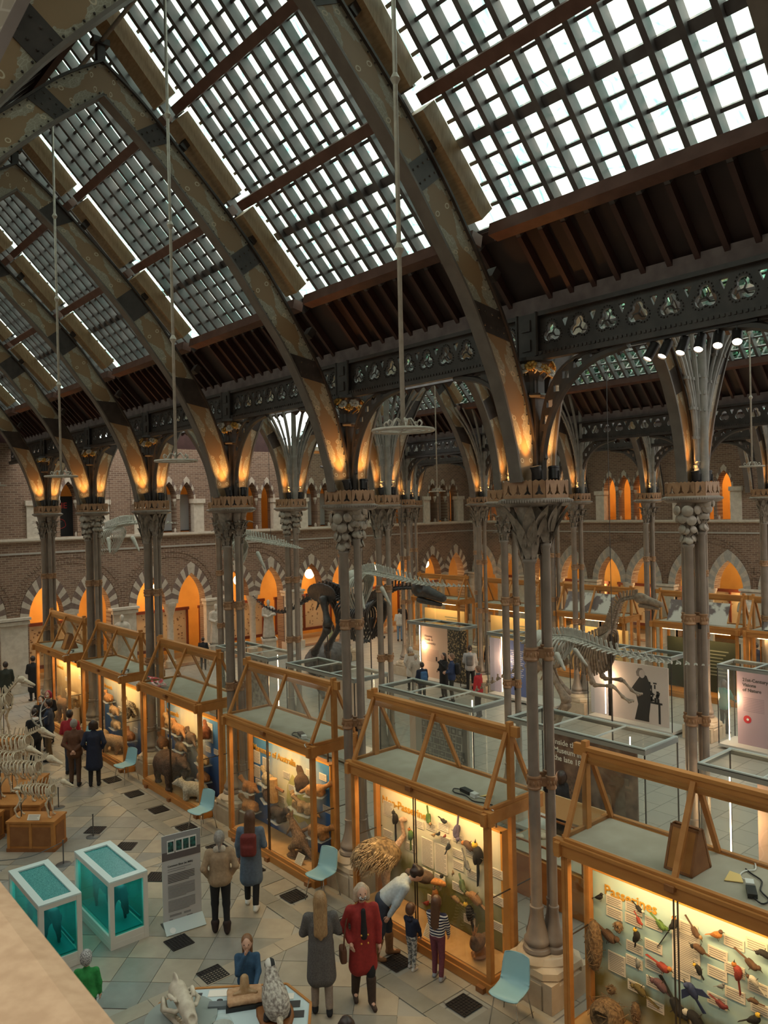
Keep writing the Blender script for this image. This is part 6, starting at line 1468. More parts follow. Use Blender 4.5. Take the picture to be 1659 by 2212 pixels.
whale('hanging whale skeleton with rounded skull behind the third column', [(X_, 19.7, 6.12), (X_, 18.96, 6.24), (X_, 17.4, 6.12), (X_, 16.22, 6.02)], 36, .185, 9, .85, .34, (0, 1, -.25))
whale('farthest hanging whale skeleton with hooped ribs', [(X_, 29.3, 6.40), (X_, 27.8, 6.59), (X_, 26.4, 6.68), (X_, 23.15, 6.67)], 36, .25, 11, .95, .45, (0, 1, -.5))
def quad_skel(name, label, loc, rz, L, H, head, m=M_bonec, spines=1.0, antler=False, tusk=False, neckup=.1, headlen=2.6, h=.022, base=.0):
    t = empty(name, loc, R(rz), label, 'skeleton', 'mammal skeletons on plinths'); zs = H
    path = [(L * .62, 0, zs + neckup), (L * .46, 0, zs + neckup * .4), (L * .32, 0, zs), (0, 0, zs + .03), (-L * .32, 0, zs), (-L * .45, 0, zs - .04), (-L * .6, 0, zs - .22 * H)]
    pts = spine(t, path, 26, [(0, L * .066), (.4, L * .062), (.75, L * .060), (1, L * .02)], m, lambda f: spines * (1.9 if .22 < f < .45 else (.9 if f < .75 else .3)), .8)
    ribs(t, pts, 7, 17, H * .44, L * .16, L * .0145, m, .35)
    hp = Vector(path[0]); hd = Vector((1, 0, -.45)).normalized()
    sk = [('e', tuple(hp + hd * head * .3), (head * .62, head * .5, head * .55)), ('c', tuple(hp + hd * head * .6), tuple(hp + hd * head * headlen), head * .42, head * .20), ('e', tuple(hp + hd * head * .9 + Vector((0, head * .42, .1 * head))), (head * .3, head * .14, head * .14)), ('e', tuple(hp + hd * head * .9 + Vector((0, -head * .42, .1 * head))), (head * .3, head * .14, head * .14))]
    inst(sdf_mesh('skull', sk, h, head * .15, m, sub=[('e', tuple(hp + hd * head * .8 + Vector((.03 * head, s * head * .48, .12 * head))), (head * .2, head * .2, head * .18)) for s in (1, -1)]), 'skull', t)
    inst(sdf_mesh('jaw', [('c', tuple(hp + hd * head * .4 - Vector((0, 0, head * .75))), tuple(hp + hd * head * (headlen - .3) - Vector((0, 0, head * .45))), head * .22, head * .12), ('c', tuple(hp + hd * head * .3 - Vector((0, 0, head * .2))), tuple(hp + hd * head * .4 - Vector((0, 0, head * .75))), head * .2, head * .2)], h, .02, m), 'jaw', t)
    w_ = L * .11; r = L * .023; head = head
    for s in (1, -1):
        inst(sdf_mesh('shoulder_blade', [('e', (L * .33, s * w_ * 1.15, zs - H * .16), (L * .065, .012, H * .17))], h, .01, m), 'shoulder_blade', t)
        a, b_, c, d = (L * .37, s * w_, zs - H * .32), (L * .28, s * w_, zs - H * .55), (L * .33, s * w_, H * .22), (L * .34, s * w_, .04)
        bone(t, a, b_, r, m); bone(t, b_, c, r * .9, m); bone(t, c, d, r * .75, m); bone(t, d, (L * .40, s * w_, .015), r * .8, m, 'foot_bone')
        inst(sdf_mesh('pelvis', [('e', (-L * .40, s * w_ * .7, zs - H * .06), (L * .10, .025, H * .06))], h, .01, m), 'pelvis', t)
        a, b_, c, d = (-L * .40, s * w_, zs - H * .12), (-L * .30, s * w_, zs - H * .42), (-L * .45, s * w_, H * .28), (-L * .40, s * w_, .04)
        bone(t, a, b_, r * 1.1, m); bone(t, b_, c, r, m); bone(t, c, d, r * .75, m); bone(t, d, (-L * .33, s * w_, .015), r * .8, m, 'foot_bone')
    for x in (L * .3, -L * .36): inst(MB().tube([(x, 0, 0), (x, 0, zs - .03)], .010, 6).mesh('support_rod', M_irond), 'support_rod', t)
    if antler:
        for s in (1, -1):
            b0 = hp + Vector((head * .2, s * head * .3, head * .4))
            A = interp([b0, b0 + Vector((-.10, s * .12, .18)), b0 + Vector((-.12, s * .22, .42)), b0 + Vector((.0, s * .24, .62))], 8); b = MB(); b.tube(A, [.022] * 4 + [.016] * 4 + [.008], 6)
            for j, q in ((2, (.16, s * .02, .10)), (4, (.16, s * .06, .12)), (6, (-.10, s * .12, .14))): b.tube([A[j], A[j] + Vector(q)], [.015, .006], 5)
            inst(b.mesh('antler', mat('antler_bone', (.46, .44, .40), .5), True), 'antler', t)
    return t
quad_skel('pig_skeleton', 'cream pig skeleton on the nearest oak plinth with a small sign', (5.08, 17.42, .64), -44, .92, .66, .105, spines=1.2)
quad_skel('boar_skeleton', 'cream boar skeleton with heavy skull on the second plinth', (5.10, 18.75, .64), -44, 1.15, .84, .15, spines=1.0, headlen=2.2)
quad_skel('deer_skeleton', 'large cream deer skeleton with branching antlers', (5.35, 20.55, .64), -44, 1.35, 1.0, .155, spines=1.1, antler=True, neckup=.16)
quad_skel('cow_skeleton', 'cream cow skeleton partly hidden behind the deer skeleton', (4.90, 19.75, .64), -44, 1.25, .88, .14, spines=.8)
quad_skel('horse_skeleton', 'horse skeleton with raised skull at far left', (5.9, 24.6, .64), -44, 1.6, 1.25, .18, spines=.8, neckup=.45)
# oak plinths
def plinth_cab(loc, rz, Lx, Ly, H, label, sign=False):
    t = empty('oak_plinth', loc, R(rz), label, 'plinth', 'oak plinths under the skeletons')
    MB().box((0, 0, H - .02), (Lx + .05, Ly + .05, .04)).build('top', M_oak, t); MB().box((0, 0, .04), (Lx + .04, Ly + .04, .08)).build('skirting', M_oakd, t)
    MB().box((0, 0, H / 2), (Lx, Ly, H - .04)).build('carcass', M_oak, t)
    for s in (-1, 1):
        for fx in (-.25, .25): MB().box((fx * Lx, s * (Ly / 2 - .002), H / 2), (Lx * .42, .02, H * .62), 0).build('side_panel', M_oakd, t)
        for fx in (-.5, 0, .5): MB().box((fx * (Lx - .06), s * (Ly / 2 + .006), H / 2), (.06, .024, H - .08)).build('stile', M_oak, t)
        MB().box((s * (Lx / 2 + .002), 0, H / 2), (.02, Ly * .7, H * .62)).build('end_panel', M_oakd, t)
    if sign:
        o = inst(card(.26, .12), 'sign', t, (.05, -Ly / 2 + .06, H + .06), (R(55), 0, 0))
    return t
plinth_cab((5.08, 17.42, 0), -44, 1.0, .52, .64, 'nearest oak plinth with panelled sides below the pig skeleton', True)
plinth_cab((5.10, 18.75, 0), -44, 1.25, .6, .64, 'second oak plinth below the boar skeleton'); plinth_cab((5.20, 20.2, 0), -44, 1.5, 1.25, .64, 'wide oak plinth below the deer and cow skeletons'); plinth_cab((5.9, 24.6, 0), -44, 1.7, .7, .64, 'far oak plinth below the horse skeleton'); plinth_cab((4.2, 18.6, 0), -44, .9, .5, .6, 'oak plinth at the left picture edge')
# iguanodon in the second hall, facing right
def dino(name, label, x, path, n, size, m, ribs_, rdepth, rw, rr, head, legs, arms, base=True):
    t = empty(name, (x, path[len(path) // 2][0], 0), 0, label, 'skeleton'); oy = path[len(path) // 2][0]
    loc = [Vector((0, p[0] - oy, p[1])) for p in path]
    pts = spine(t, loc, n, size, m, lambda f: .9 if f < .6 else max(.15, .9 - (f - .6) * 2), .9)
    ribs(t, pts, ribs_[0], ribs_[1], rdepth, rw, rr, m, -.3)
    hx = loc[0]; hd = Vector((0, -1, -.12)).normalized()
    inst(sdf_mesh('skull', [('e', tuple(hx + hd * head * .4), (head * .42, head * .7, head * .55)), ('c', tuple(hx + hd * head * .8), tuple(hx + hd * head * 2.6 - Vector((0, 0, head * .2))), head * .45, head * .28)], head * .16, head * .2, m, sub=[('e', tuple(hx + hd * head * .8 + Vector((s * head * .4, 0, head * .15))), (head * .25,) * 3) for s in (1, -1)]), 'skull', t)
    inst(sdf_mesh('jaw', [('c', tuple(hx + hd * head * .4 - Vector((0, 0, head * .7))), tuple(hx + hd * head * 2.4 - Vector((0, 0, head * .65))), head * .24, head * .15)], head * .14, .02, m), 'jaw', t)
    for s in (1, -1):
        for ch, r in ((legs, size[1][1] * .62), (arms, size[1][1] * .34)):
            pv = None
            for i, q in enumerate(ch):
                p = Vector((s * q[2], q[0] - oy + (s * .25 if ch is legs else s * .12), q[1]))
                if pv is not None: bone(t, pv, p, r * (1.0 - .15 * i), m)
                pv = p
            for a in (-.3, 0, .3): bone(t, pv, pv + Vector((a * r * 5, -r * 3.4, -r * .9)), r * .38, m, 'toe_bone' if ch is legs else 'finger_bone')
        hp = Vector((s * legs[0][2] * .7, legs[0][0] - oy, legs[0][1])); inst(sdf_mesh('pelvis', [('e', tuple(hp + Vector((0, 0, .12))), (.05, size[1][1] * 3.4, size[1][1] * 1.4)), ('c', tuple(hp), tuple(hp + Vector((0, -.35, -.55))), .06, .045), ('c', tuple(hp), tuple(hp + Vector((0, .35, -.55))), .05, .035)], .05, .05, m), 'pelvis', t)
    for q in (legs[0], path[3]): inst(MB().tube([(0, q[0] - oy, 0), (0, q[0] - oy, q[1])], .022, 8).mesh('support_rod', M_irond), 'support_rod', t)
    return t
dino('iguanodon_skeleton', 'brown dinosaur skeleton rearing with raised head facing right', 18.0, [(11.05, 4.55), (11.5, 4.42), (11.68, 4.0), (11.85, 3.6), (12.3, 3.32), (13.1, 3.0), (14.1, 2.55), (15.4, 1.95), (16.8, 1.2), (18.2, .7), (19.6, .5)], 64, [(0, .15), (.3, .20), (.5, .21), (.75, .14), (1, .03)], M_boneb, (18, 30), .95, .38, .036, .26, [(14.0, 2.45, .3), (13.25, 1.55, .34), (13.75, .75, .34), (13.5, .12, .34)], [(12.5, 2.85, .34), (12.25, 2.2, .42), (11.65, 2.25, .40), (11.35, 2.0, .40)])
dino('tyrannosaur_skeleton', 'huge black dinosaur skeleton with tail to the left, behind the second column', 17.8, [(19.2, 4.3), (20.2, 4.2), (20.9, 3.9), (21.6, 3.6), (22.4, 3.5), (23.4, 3.7), (24.4, 3.9), (25.6, 3.4), (27.2, 2.8), (28.6, 2.9), (29.6, 3.3)], 60, [(0, .20), (.3, .28), (.5, .30), (.75, .23), (1, .08)], M_bonek, (14, 28), 1.3, .55, .045, .50, [(24.2, 3.7, .35), (23.7, 2.6, .5), (24.7, 1.5, .5), (24.3, .15, .5)], [(21.9, 3.0, .4), (22.0, 2.6, .45), (21.7, 2.4, .45)])
t = empty('fossil_boulder', (20.1, 27.3, 0), R(20), 'dark rounded fossil rock below the black skeleton', 'rock'); inst(sdf_mesh('rock', [('e', (0, 0, .5), (1.3, .9, .75)), ('e', (.7, .2, .35), (.7, .6, .5)), ('e', (-.5, -.3, .7), (.6, .5, .5))], .09, .2, mat('dark_rock', (.05, .045, .042), .7, 0, (.10, .09, .085), 5, .4), noise_amp=.03), 'rock', t)
# ================================================================ furniture and exhibits
M_chair = mat('pale_blue_plastic', (.30, .50, .54), .45); M_chrome = mat('chrome', (.6, .58, .55), .2, .9)
def chair_shell():
    prof = interp([(.24, .0, .43), (.20, 0, .455), (.05, 0, .440), (-.10, 0, .445), (-.17, 0, .50), (-.205, 0, .62), (-.24, 0, .78), (-.255, 0, .83)], 26); b = MB(); vs = []; n = 12; N = len(prof)
    for j, th in enumerate((0, -.012)):
        for i, p in enumerate(prof):
            f = i / (N - 1); wd = .215 if f < .5 else .215 - .05 * ((f - .5) / .5) ** 2
            if f < .08: wd *= .80 + .2 * f / .08
            if f > .93: wd *= 1 - .25 * (f - .93) / .07
            for k in range(n + 1):
                v = -1 + 2 * k / n; lift = .035 * abs(v) ** 2.5
                vs.append((p.x + (lift * .9 if f > .5 else 0) + (th if f > .5 else 0), v * wd, p.z + (lift * .6 if f <= .55 else 0) + (th if f <= .5 else 0)))
    m = N * (n + 1); fs = []
    for i in range(N - 1):
        for k in range(n):
            a = i * (n + 1) + k; fs += [(a, a + 1, a + n + 2, a + n + 1), (m + a, m + a + n + 1, m + a + n + 2, m + a + 1)]
    for i in range(N - 1):
        for k in (0, n): a = i * (n + 1) + k; fs.append((a, a + n + 1, m + a + n + 1, m + a) if k == 0 else (a, m + a, m + a + n + 1, a + n + 1))
    for i in (0, N - 1):
        for k in range(n): a = i * (n + 1) + k; fs.append((a, m + a, m + a + 1, a + 1) if i == 0 else (a, a + 1, m + a + 1, m + a))
    b.add(vs, fs); return b.mesh('shell_seat', M_chair, True)
SHELL = chair_shell(); LEGM = {}
for sx in (1, -1):
    for sy in (1, -1): LEGM[sx, sy] = MB().tube([(sx * .13, sy * .12, .425), (sx * .17, sy * .16, .40), (sx * .23, sy * .22, .0)], .009, 8).mesh('leg', M_chrome, True)
UND = MB().bar((-.13, -.12, .425), (.13, .12, .425), .02, .012).bar((-.13, .12, .425), (.13, -.12, .425), .02, .012).mesh('underframe', M_chrome)
def chair(x, y, rz, label):
    t = empty('plastic_chair', (x, y, 0), R(rz), label, 'chair', 'pale blue visitor chairs'); inst(SHELL, 'shell_seat', t); inst(UND, 'underframe', t)
    for k in LEGM: inst(LEGM[k], 'leg', t)
chair(8.06, 6.98, 195, 'pale blue plastic chair beside the Passerines case, nearest'); chair(8.22, 11.50, 195, 'pale blue plastic chair beside the Mammals of Australia case corner'); chair(8.05, 15.75, 195, 'pale blue plastic chair beside the bear case'); chair(8.08, 19.98, 195, 'pale blue plastic chair behind the navy-coated visitor'); chair(8.05, 22.9, 195, 'pale blue plastic chair half hidden by the red-shirted man')
# ---------------------------------------------------------------- teal tanks
M_tankw = mat('white_tank_frame', (.66, .63, .56), .5); M_teal = glass_mat('teal_tank_glass', (.30, .80, .76), .05, .05, (.2, .6, .6)); M_tealb = mat('teal_tank_floor', (.03, .36, .36), .4); M_hide = mat('dark_hide', (.016, .012, .014), .7, 0, (.04, .03, .03), 12)
M_tealtop = mat('frosted_teal_top', (.03, .20, .21), .25, 0, (.10, .40, .38), 90, contrast=(.42, .60))
def tank(x0, x1, y0, y1, H, label, half):
    cx, cy = (x0 + x1) / 2, (y0 + y1) / 2; t = empty('glass_tank', (cx, cy, 0), 0, label, 'tank', 'white-framed teal tanks'); X, Y = (x1 - x0) / 2, (y1 - y0) / 2; w_ = .075
    b = MB(); b.box((0, 0, .05), (2 * X - .006, 2 * Y - .006, .10)); b.build('base', M_tankw, t)
    for sx in (-1, 1):
        for sy in (-1, 1): MB().box((sx * (X - w_ / 2), sy * (Y - w_ / 2), H / 2 - .001), (w_, w_, H - .003)).build('frame_post', M_tankw, t)
        MB().box((sx * (X - w_ / 2 - .003), 0, H - w_ / 2), (w_ - .004, 2 * Y - 2 * w_, w_ - .004)).box((sx * (X - w_ / 2 - .003), 0, .15), (w_ - .004, 2 * Y - 2 * w_, .10)).build('frame_rail', M_tankw, t)
    for sy in (-1, 1): MB().box((0, sy * (Y - w_ / 2 - .003), H - w_ / 2), (2 * X - 2 * w_, w_ - .004, w_ - .004)).box((0, sy * (Y - w_ / 2 - .003), .15), (2 * X - 2 * w_, w_ - .004, .10)).build('frame_rail', M_tankw, t)
    MB().plate([(-X, -Y), (X, -Y), (X, Y), (-X, Y)], [[(-X + .11, -Y + .13), (-X + .11, Y - .13), (X - .11, Y - .13), (X - .11, -Y + .13)]], .025, M=Matrix.Translation((0, 0, H))).build('top_rim', mat('pale_tank_rim', (.62, .74, .72), .35), t)
    MB().box((0, 0, H - .012), (2 * X - .15, 2 * Y - .15, .012)).build('top_pane', M_tealtop, t)
    MB().box((0, 0, .21), (2 * X - .16, 2 * Y - .16, .02)).build('tank_floor', M_tealb, t)
    for sx in (-1, 1): MB().box((sx * (X - .04), 0, H / 2 + .06), (.008, 2 * Y - .14, H - .28)).build('side_pane', M_teal, t); MB().box((0, sx * (Y - .04), H / 2 + .06), (2 * X - .14, .008, H - .28)).build('end_pane', M_teal, t)
    MB().box((X - .10, 0, .32), (.02, 2 * Y - .2, .05)).build('inner_bar', mat('teal_bar', (.02, .22, .23), .4), t)
    # half of a dark calf standing in it
    a = [('e', (0, 0, .72), (.15, .52, .20)), ('e', (0, .45, .74), (.14, .18, .17))]
    for yy_ in (-.36, .38):
        for s in (-1, 1): a += [('c', (s * .09, yy_, .62), (s * .10, yy_ + .04, .42), .07, .038), ('c', (s * .10, yy_ + .04, .42), (s * .10, yy_, .24), .034, .028)]
    a += [('c', (0, -.50, .78), (0, -.62, .62), .08, .05), ('c', (0, -.62, .62), (0, -.70, .48), .05, .035)]
    o = empty('calf_specimen', (cx, cy, 0), 0, 'dark calf specimen standing inside the ' + half + ' teal tank', 'animal', 'calf specimens'); inst(sdf_mesh('body', a, .03, .05, M_hide), 'body', o)
    l = bpy.data.lights.new('tank_light', 'AREA'); l.size = .4; l.size_y = 1.2; l.shape = 'RECTANGLE'; l.energy = 7; l.color = (.75, 1, .97); q = bpy.data.objects.new('tank_light', l); COL.objects.link(q); q.parent = t; q.location = (0, 0, H - .05)
tank(4.70, 5.34, 12.42, 14.02, 1.08, 'white-framed teal tank beside the information banner', 'right'); tank(3.62, 4.26, 12.42, 14.02, 1.08, 'white-framed teal tank partly behind the stone parapet', 'left')
# ---------------------------------------------------------------- information banner
M_ban = mat('pale_grey_banner', (.50, .49, .48), .6); M_dk = mat('dark_print', (.05, .045, .045), .7); M_mid = mat('mid_grey_print', (.25, .24, .24), .7); M_band = mat('taupe_print', (.12, .10, .10), .6)
t = empty('banner_stand', (5.90, 12.33, 0), R(-8), 'free-standing grey information banner with tank picture and text', 'banner')
b = MB(); b.box((0, 0, .86), (.66, .02, 1.48)); b.build('banner_board', M_ban, t)
bd = [c for c in t.children][0]
MB().box((0, -.012, 1.45), (.66, .003, .30)).build('grey_header', mat('header_grey', (.30, .30, .30), .6), bd); MB().box((0, -.0135, 1.25), (.66, .003, .14)).build('header_band', M_band, bd)
for i, x in enumerate((-.16, -.02, .10, .22)): 
    MB().box((x - .02, -.015, 1.40 + .0 * i), (.125, .004, .22)).build('pictured_frame', mat('print_white', (.7, .7, .68), .6), bd); MB().box((x - .02, -.018, 1.40), (.095, .003, .17)).build('pictured_tank', mat('print_teal', (.03, .16, .14), .6, 0, (.01, .01, .01), 18, coord='O'), bd)
tx = inst(text_mesh('Common Blue (to Milk)', .045, M_dk, .001, .001), 'heading', bd, (-.24, -.0125, 1.06), (R(90), 0, 0))
rows = [(1.02, .4, 1, M_mid), (.985, .3, 1, M_mid)] + [(.93 - .026 * i, .46 - .1 * (i == 5), 1, M_dk) for i in range(6)] + [(.74 - .022 * i, .46 - .15 * (i == 9), 1, M_mid) for i in range(10)] + [(.49 - .022 * i, .46 - .1 * (i == 8), 1, M_mid) for i in range(9)]
for z, w_, _, m in rows: MB().box((-.24 + w_ / 2, -.0125, z), (w_, .002, .011)).build('text_line', m, bd)
for x, z, w_ in ((-.12, .24, .2), (.08, .24, .12), (-.2, .17, .06), (.12, .17, .1)): MB().box((x, -.0125, z), (w_, .002, .035)).build('logo_block', M_mid, bd)
MB().plate([(-.34, 0), (.34, 0), (.34, .24), (-.34, .24)], (), .015, M=axes((0, -.20, .015), (1, 0, 0), (0, .80, .6))).build('foot_flap', mat('pale_blue_board', (.50, .58, .58), .5), t); MB().lathe([(.05, 0), (.05, .004)], 20, M=Matrix.Translation((-.22, -.155, .066)) @ Matrix.Rotation(R(37), 4, 'X')).build('round_badge', mat('print_white', (.7, .7, .68), .6), t)
MB().box((0, .12, .01), (.6, .3, .02)).build('rear_foot', M_dk, t)
# ---------------------------------------------------------------- rope barrier
M_post = mat('dull_grey_metal', (.13, .13, .13), .4, .5)
for i, (x, y, lb) in enumerate(((6.14, 17.08, 'low grey barrier post on round foot in open floor'), (5.20, 16.15, 'low grey barrier post on round foot by the pig plinth'), (6.15, 19.35, 'low grey barrier post behind the pig skull'))):
    t = empty('barrier_post', (x, y, 0), 0, lb, 'barrier', 'low rope barriers'); MB().lathe([(.15, 0), (.15, .012), (.13, .022), (.02, .026)], 20).build('foot', M_post, t, 40); MB().lathe([(.013, .02), (.013, .47), (.018, .48), (.018, .50)], 10).build('pole', M_post, t, 40)
o = MB().tube(interp([(5.20, 16.15, .46), (4.6, 16.2, .34), (4.0, 16.3, .40)], 12), .008, 6).build('barrier_rope', M_post); tag(o, 'thin grey barrier rope in front of the pig plinth', 'rope')
# ---------------------------------------------------------------- tall glass cases
M_alu = mat('pale_teal_frame', (.42, .48, .46), .35, .1); M_clear = glass_mat('tall_case_glass', (.96, .975, .97), .015, .008, (.8, .85, .83)); M_base = mat('pale_case_base', (.50, .49, .46), .5); M_gasket = mat('black_gasket', (.015, .015, .015), .5); M_strip = emit_mat('warm_strip_lamp', (1, .70, .45), 14.0)
def tower(x, y, L, Wd, H, label, group, strips=((-.9, 1),), glow=18):
    t = empty('tall_glass_case', (x, y, 0), 0, label, 'display case', group); X, Y = Wd / 2, L / 2
    MB().box((0, 0, .10), (Wd, L, .08)).box((0, 0, .03), (Wd - .3, L - .3, .06)).build('base', M_base, t)
    for sx in (-1, 1): MB().box((sx * (X - .03), 0, H - .01), (.05, L, .03)).build('top_rail', M_alu, t); MB().box((sx * X, 0, H - .07), (.012, L, .09)).build('fascia', mat('grey_fascia', (.20, .21, .20), .4), t); MB().box((sx * X, 0, H - .022), (.016, L, .012)).build('gasket', M_gasket, t)
    for f in (-1, -.33, .33, 1): MB().box((0, f * (Y - .035), H - .01), (Wd, .05 if abs(f) == 1 else .03, .028)).build('top_rail', M_alu, t)
    for sy in (-1, 1): MB().box((0, sy * Y, H - .07), (Wd, .012, .09)).build('fascia', mat('grey_fascia', (.20, .21, .20), .4), t)
    for sx in (-1, 1):
        for sy in (-1, 1): MB().box((sx * (X - .012), sy * (Y - .012), H / 2 + .05), (.022, .022, H - .12)).build('corner_strip', M_gasket, t)
        MB().box((sx * (X - .01), 0, H / 2 + .05), (.008, L - .05, H - .14)).build('side_glass', M_clear, t); MB().box((0, sx * (Y - .01), H / 2 + .05), (Wd - .05, .008, H - .14)).build('end_glass', M_clear, t)
    MB().box((0, 0, H - .03), (Wd - .1, L - .1, .006)).build('lid_glass', M_clear, t)
    for yy_, s in strips: MB().tube([(s * .35, yy_, .25), (s * .35, yy_, H - .15)], .012, 8).build('light_strip', M_strip, t)
    if strips and glow:
        l = bpy.data.lights.new('case_strip_light', 'POINT'); l.energy = glow; l.color = (1, .62, .32); l.shadow_soft_size = .15; q = bpy.data.objects.new('case_strip_light', l); COL.objects.link(q); q.parent = t; q.location = (strips[0][1] * .2, strips[0][0], 1.4)
    return t
def panel_on(t, y, w_, z0, z1, m, x=0.0, name='display_panel', th=.04):
    return inst(MB().box((0, 0, (z0 + z1) / 2), (th, w_, z1 - z0)).mesh(name, m), name, t, (x, y, 0))
TR = {}
lb2 = {-1: 'tall glass case with warm light strips behind the Passerines case', 0: 'tall glass case holding the brown Museum photograph panel', 1: 'tall glass case holding a grey picture collage panel', 2: 'tall glass case behind the Mammals of Australia case ridge', 3: 'tall glass case farthest along the near aisle row'}
for k in range(-1, 4): TR[2, k] = tower(13.6, row_y(k) + B / 2 + .25, 3.3, 1.2, 2.42, lb2[k], 'near row of tall glass cases', ((-.75 if k != -1 else 1.2, -1 if k == -1 else 1),), 26)
lb3 = {0: 'tall glass case with the lilac Visions of Nature panel', 1: 'tall glass case with black and white microscope photograph', 2: 'tall glass case with the blue panel behind slim columns', 3: 'tall glass case with pale pink text panel and forest photograph', 4: 'tall glass case farthest back in the second row'}
for k in range(0, 4): TR[3, k] = tower(21.95, row_y(k) + B / 2 - .05, 2.95 if k else 2.9, 1.0, 2.38, lb3[k], 'far row of tall glass cases', ((1.2 if k == 0 else .9, -1),), 30)
def printed(name, c1, c2, scale, contrast=(.4, .6), st=None): return mat(name, c1, .7, 0, c2, scale, coord='O', contrast=contrast, stretch=st)
# brown photograph of the museum with its title
y_ = row_y(0) + B / 2 + .25
p = panel_on(TR[2, 0], 9.38 - y_, 2.0, .2, 2.12, printed('brown_photograph', (.10, .05, .038), (.30, .18, .12), 3.0, (.40, .72)), -.05)
for i, l in enumerate(('Inside the', 'Museum in', 'the late 1850s')): o = inst(text_mesh(l, .16, mat('white_print', (.80, .74, .66), .7), .002, .002), 'lettering', p, (-.026, .98, 1.90 - .17 * i)); o.rotation_euler = PROT
inst(sdf_mesh('pictured_statue', [('e', (-.03, -.35, 1.22), (.012, .16, .22)), ('c', (-.03, -.35, 1.1), (-.03, -.36, .6), .13, .17, (.12, 1, 1)), ('e', (-.03, -.33, 1.5), (.012, .06, .08))], .03, .02, printed('sepia_light', (.20, .14, .10), (.28, .20, .14), 8)), 'pictured_statue', p)
inst(MB().box((-.024, -.62, .95), (.006, .22, 1.1)).box((-.026, -.62, 1.5), (.008, .40, .14)).box((-.026, -.62, 1.35), (.008, .5, .05)).mesh('pictured_pillar', printed('sepia_mid', (.13, .08, .055), (.18, .12, .085), 8)), 'pictured_pillar', p)
ck = MB()
for i in range(9):
    for j in range(7):
        if (i + j) % 2: ck.box((-.023, .80 - .07 * j, 1.22 - .055 * i), (.004, .07, .05))
ck.build('pictured_chequer', printed('sepia_mid', (.13, .08, .055), (.18, .12, .085), 8), p)
# collage panel
p = panel_on(TR[2, 1], 13.85 - (row_y(1) + B / 2 + .25), 2.0, .2, 2.1, mat('collage_ground', (.36, .32, .29), .7), -.05); b = MB(); rnd = random.Random(5); rn = MB()
zz = 1.92
while zz > .4:
    yy_ = .62; hh = rnd.uniform(.10, .2)
    while yy_ > -.75:
        w_ = rnd.uniform(.10, .24); b.box((-.022, yy_ - w_ / 2, zz - hh / 2), (.004, w_ - .02, hh - .02))
        if rnd.random() < .7: rn.box((-.026, yy_ - w_ / 2, zz - hh / 2), (.004, w_ * rnd.uniform(.2, .5), hh * rnd.uniform(.2, .6)))
        yy_ -= w_
    zz -= hh
b.box((-.022, -.87, 1.15), (.004, .16, 1.8)); b.build('collage_pictures', mat('collage_dark', (.13, .11, .105), .7), p); rn.build('collage_highlights', mat('collage_light', (.30, .27, .25), .7), p)
panel_on(p, .95, .22, .2, 2.1, mat('pink_panel', (.62, .44, .36), .7), -.005, 'pink_strip')
panel_on(TR[2, -1], .1, 1.6, .2, 2.1, mat('warm_pink_panel', (.58, .40, .32), .7), .05); panel_on(TR[2, 2], -.2, 1.5, .2, 2.1, mat('pale_pink_panel', (.60, .46, .38), .7), .05); panel_on(TR[2, 3], 0, 1.3, .2, 2.1, printed('grey_photo', (.10, .09, .09), (.3, .28, .26), 6), .05)
# far row: visions, photograph, blue, pink
p = panel_on(TR[3, 0], 9.62 - (row_y(0) + B / 2 - .05), 1.36, .14, 2.2, mat('lilac_panel', (.46, .33, .38), .7), -.1)
for i, l in enumerate(('21st-Century', 'Visions', 'of Nature')): o = inst(text_mesh(l, .13, M_dk, .002, .002), 'lettering', p, (-.024, .52, 1.92 - .14 * i)); o.rotation_euler = PROT
for i in range(9): MB().box((-.022, .22, 1.46 - .045 * i), (.003, .58, .02)).build('text_line', mat('lilac_print', (.32, .23, .28), .7), p)
MB().lathe([(.11, 0), (.11, .006)], 22, M=Matrix.Translation((-.02, .40, .86)) @ Matrix.Rotation(R(-90), 4, 'Y')).build('red_badge', mat('red_print', (.55, .02, .03), .6), p); inst(MB().lathe([(.03, 0), (.035, .004)], 10).mesh('badge_mark', mat('print_white', (.7, .7, .68), .6)), 'badge_mark', p, (-.027, .39, .86), (0, R(-90), 0))
p = panel_on(TR[3, 1], 13.45 - (row_y(1) + B / 2 - .05), 2.1, .14, 1.95, mat('pale_photo_panel', (.60, .50, .47), .7), -.1)
sil = [(-.15, -.0), (.32, .0), (.42, .7), (.40, 1.15), (.28, 1.42), (.12, 1.46), (.0, 1.3), (-.22, 1.0), (-.28, .86), (-.10, .84), (-.02, .5)]
o = inst(MB().plate([(q[0] * 1.0, q[1]) for q in sil], (), .006).mesh('pictured_coat', mat('photo_black', (.02, .017, .018), .7)), 'pictured_coat', p, (-.022, .12, .2)); o.rotation_euler = PROT; o.location = (-.022, -.05, .2)
o = inst(MB().lathe([(.10, 0), (.10, .004)], 18).mesh('pictured_face', mat('photo_skin', (.50, .42, .40), .7)), 'pictured_face', p, (-.026, -.18, 1.66), (0, R(-90), 0), (1.3, 1, 1)); o = inst(MB().plate([(-.13, 0), (.08, -.05), (.13, .12), (.05, .25), (-.08, .25), (-.16, .12)], (), .005).mesh('pictured_hair', mat('photo_grey', (.20, .16, .15), .7)), 'pictured_hair', p, (-.023, -.13, 1.58)); o.rotation_euler = PROT
b = MB(); rnd = random.Random(9)
for i in range(22): b.box((-.024, -.52 + rnd.uniform(-.2, .2), 1.15 + rnd.uniform(-.3, .28)), (.005, rnd.uniform(.03, .12), rnd.uniform(.03, .14)))
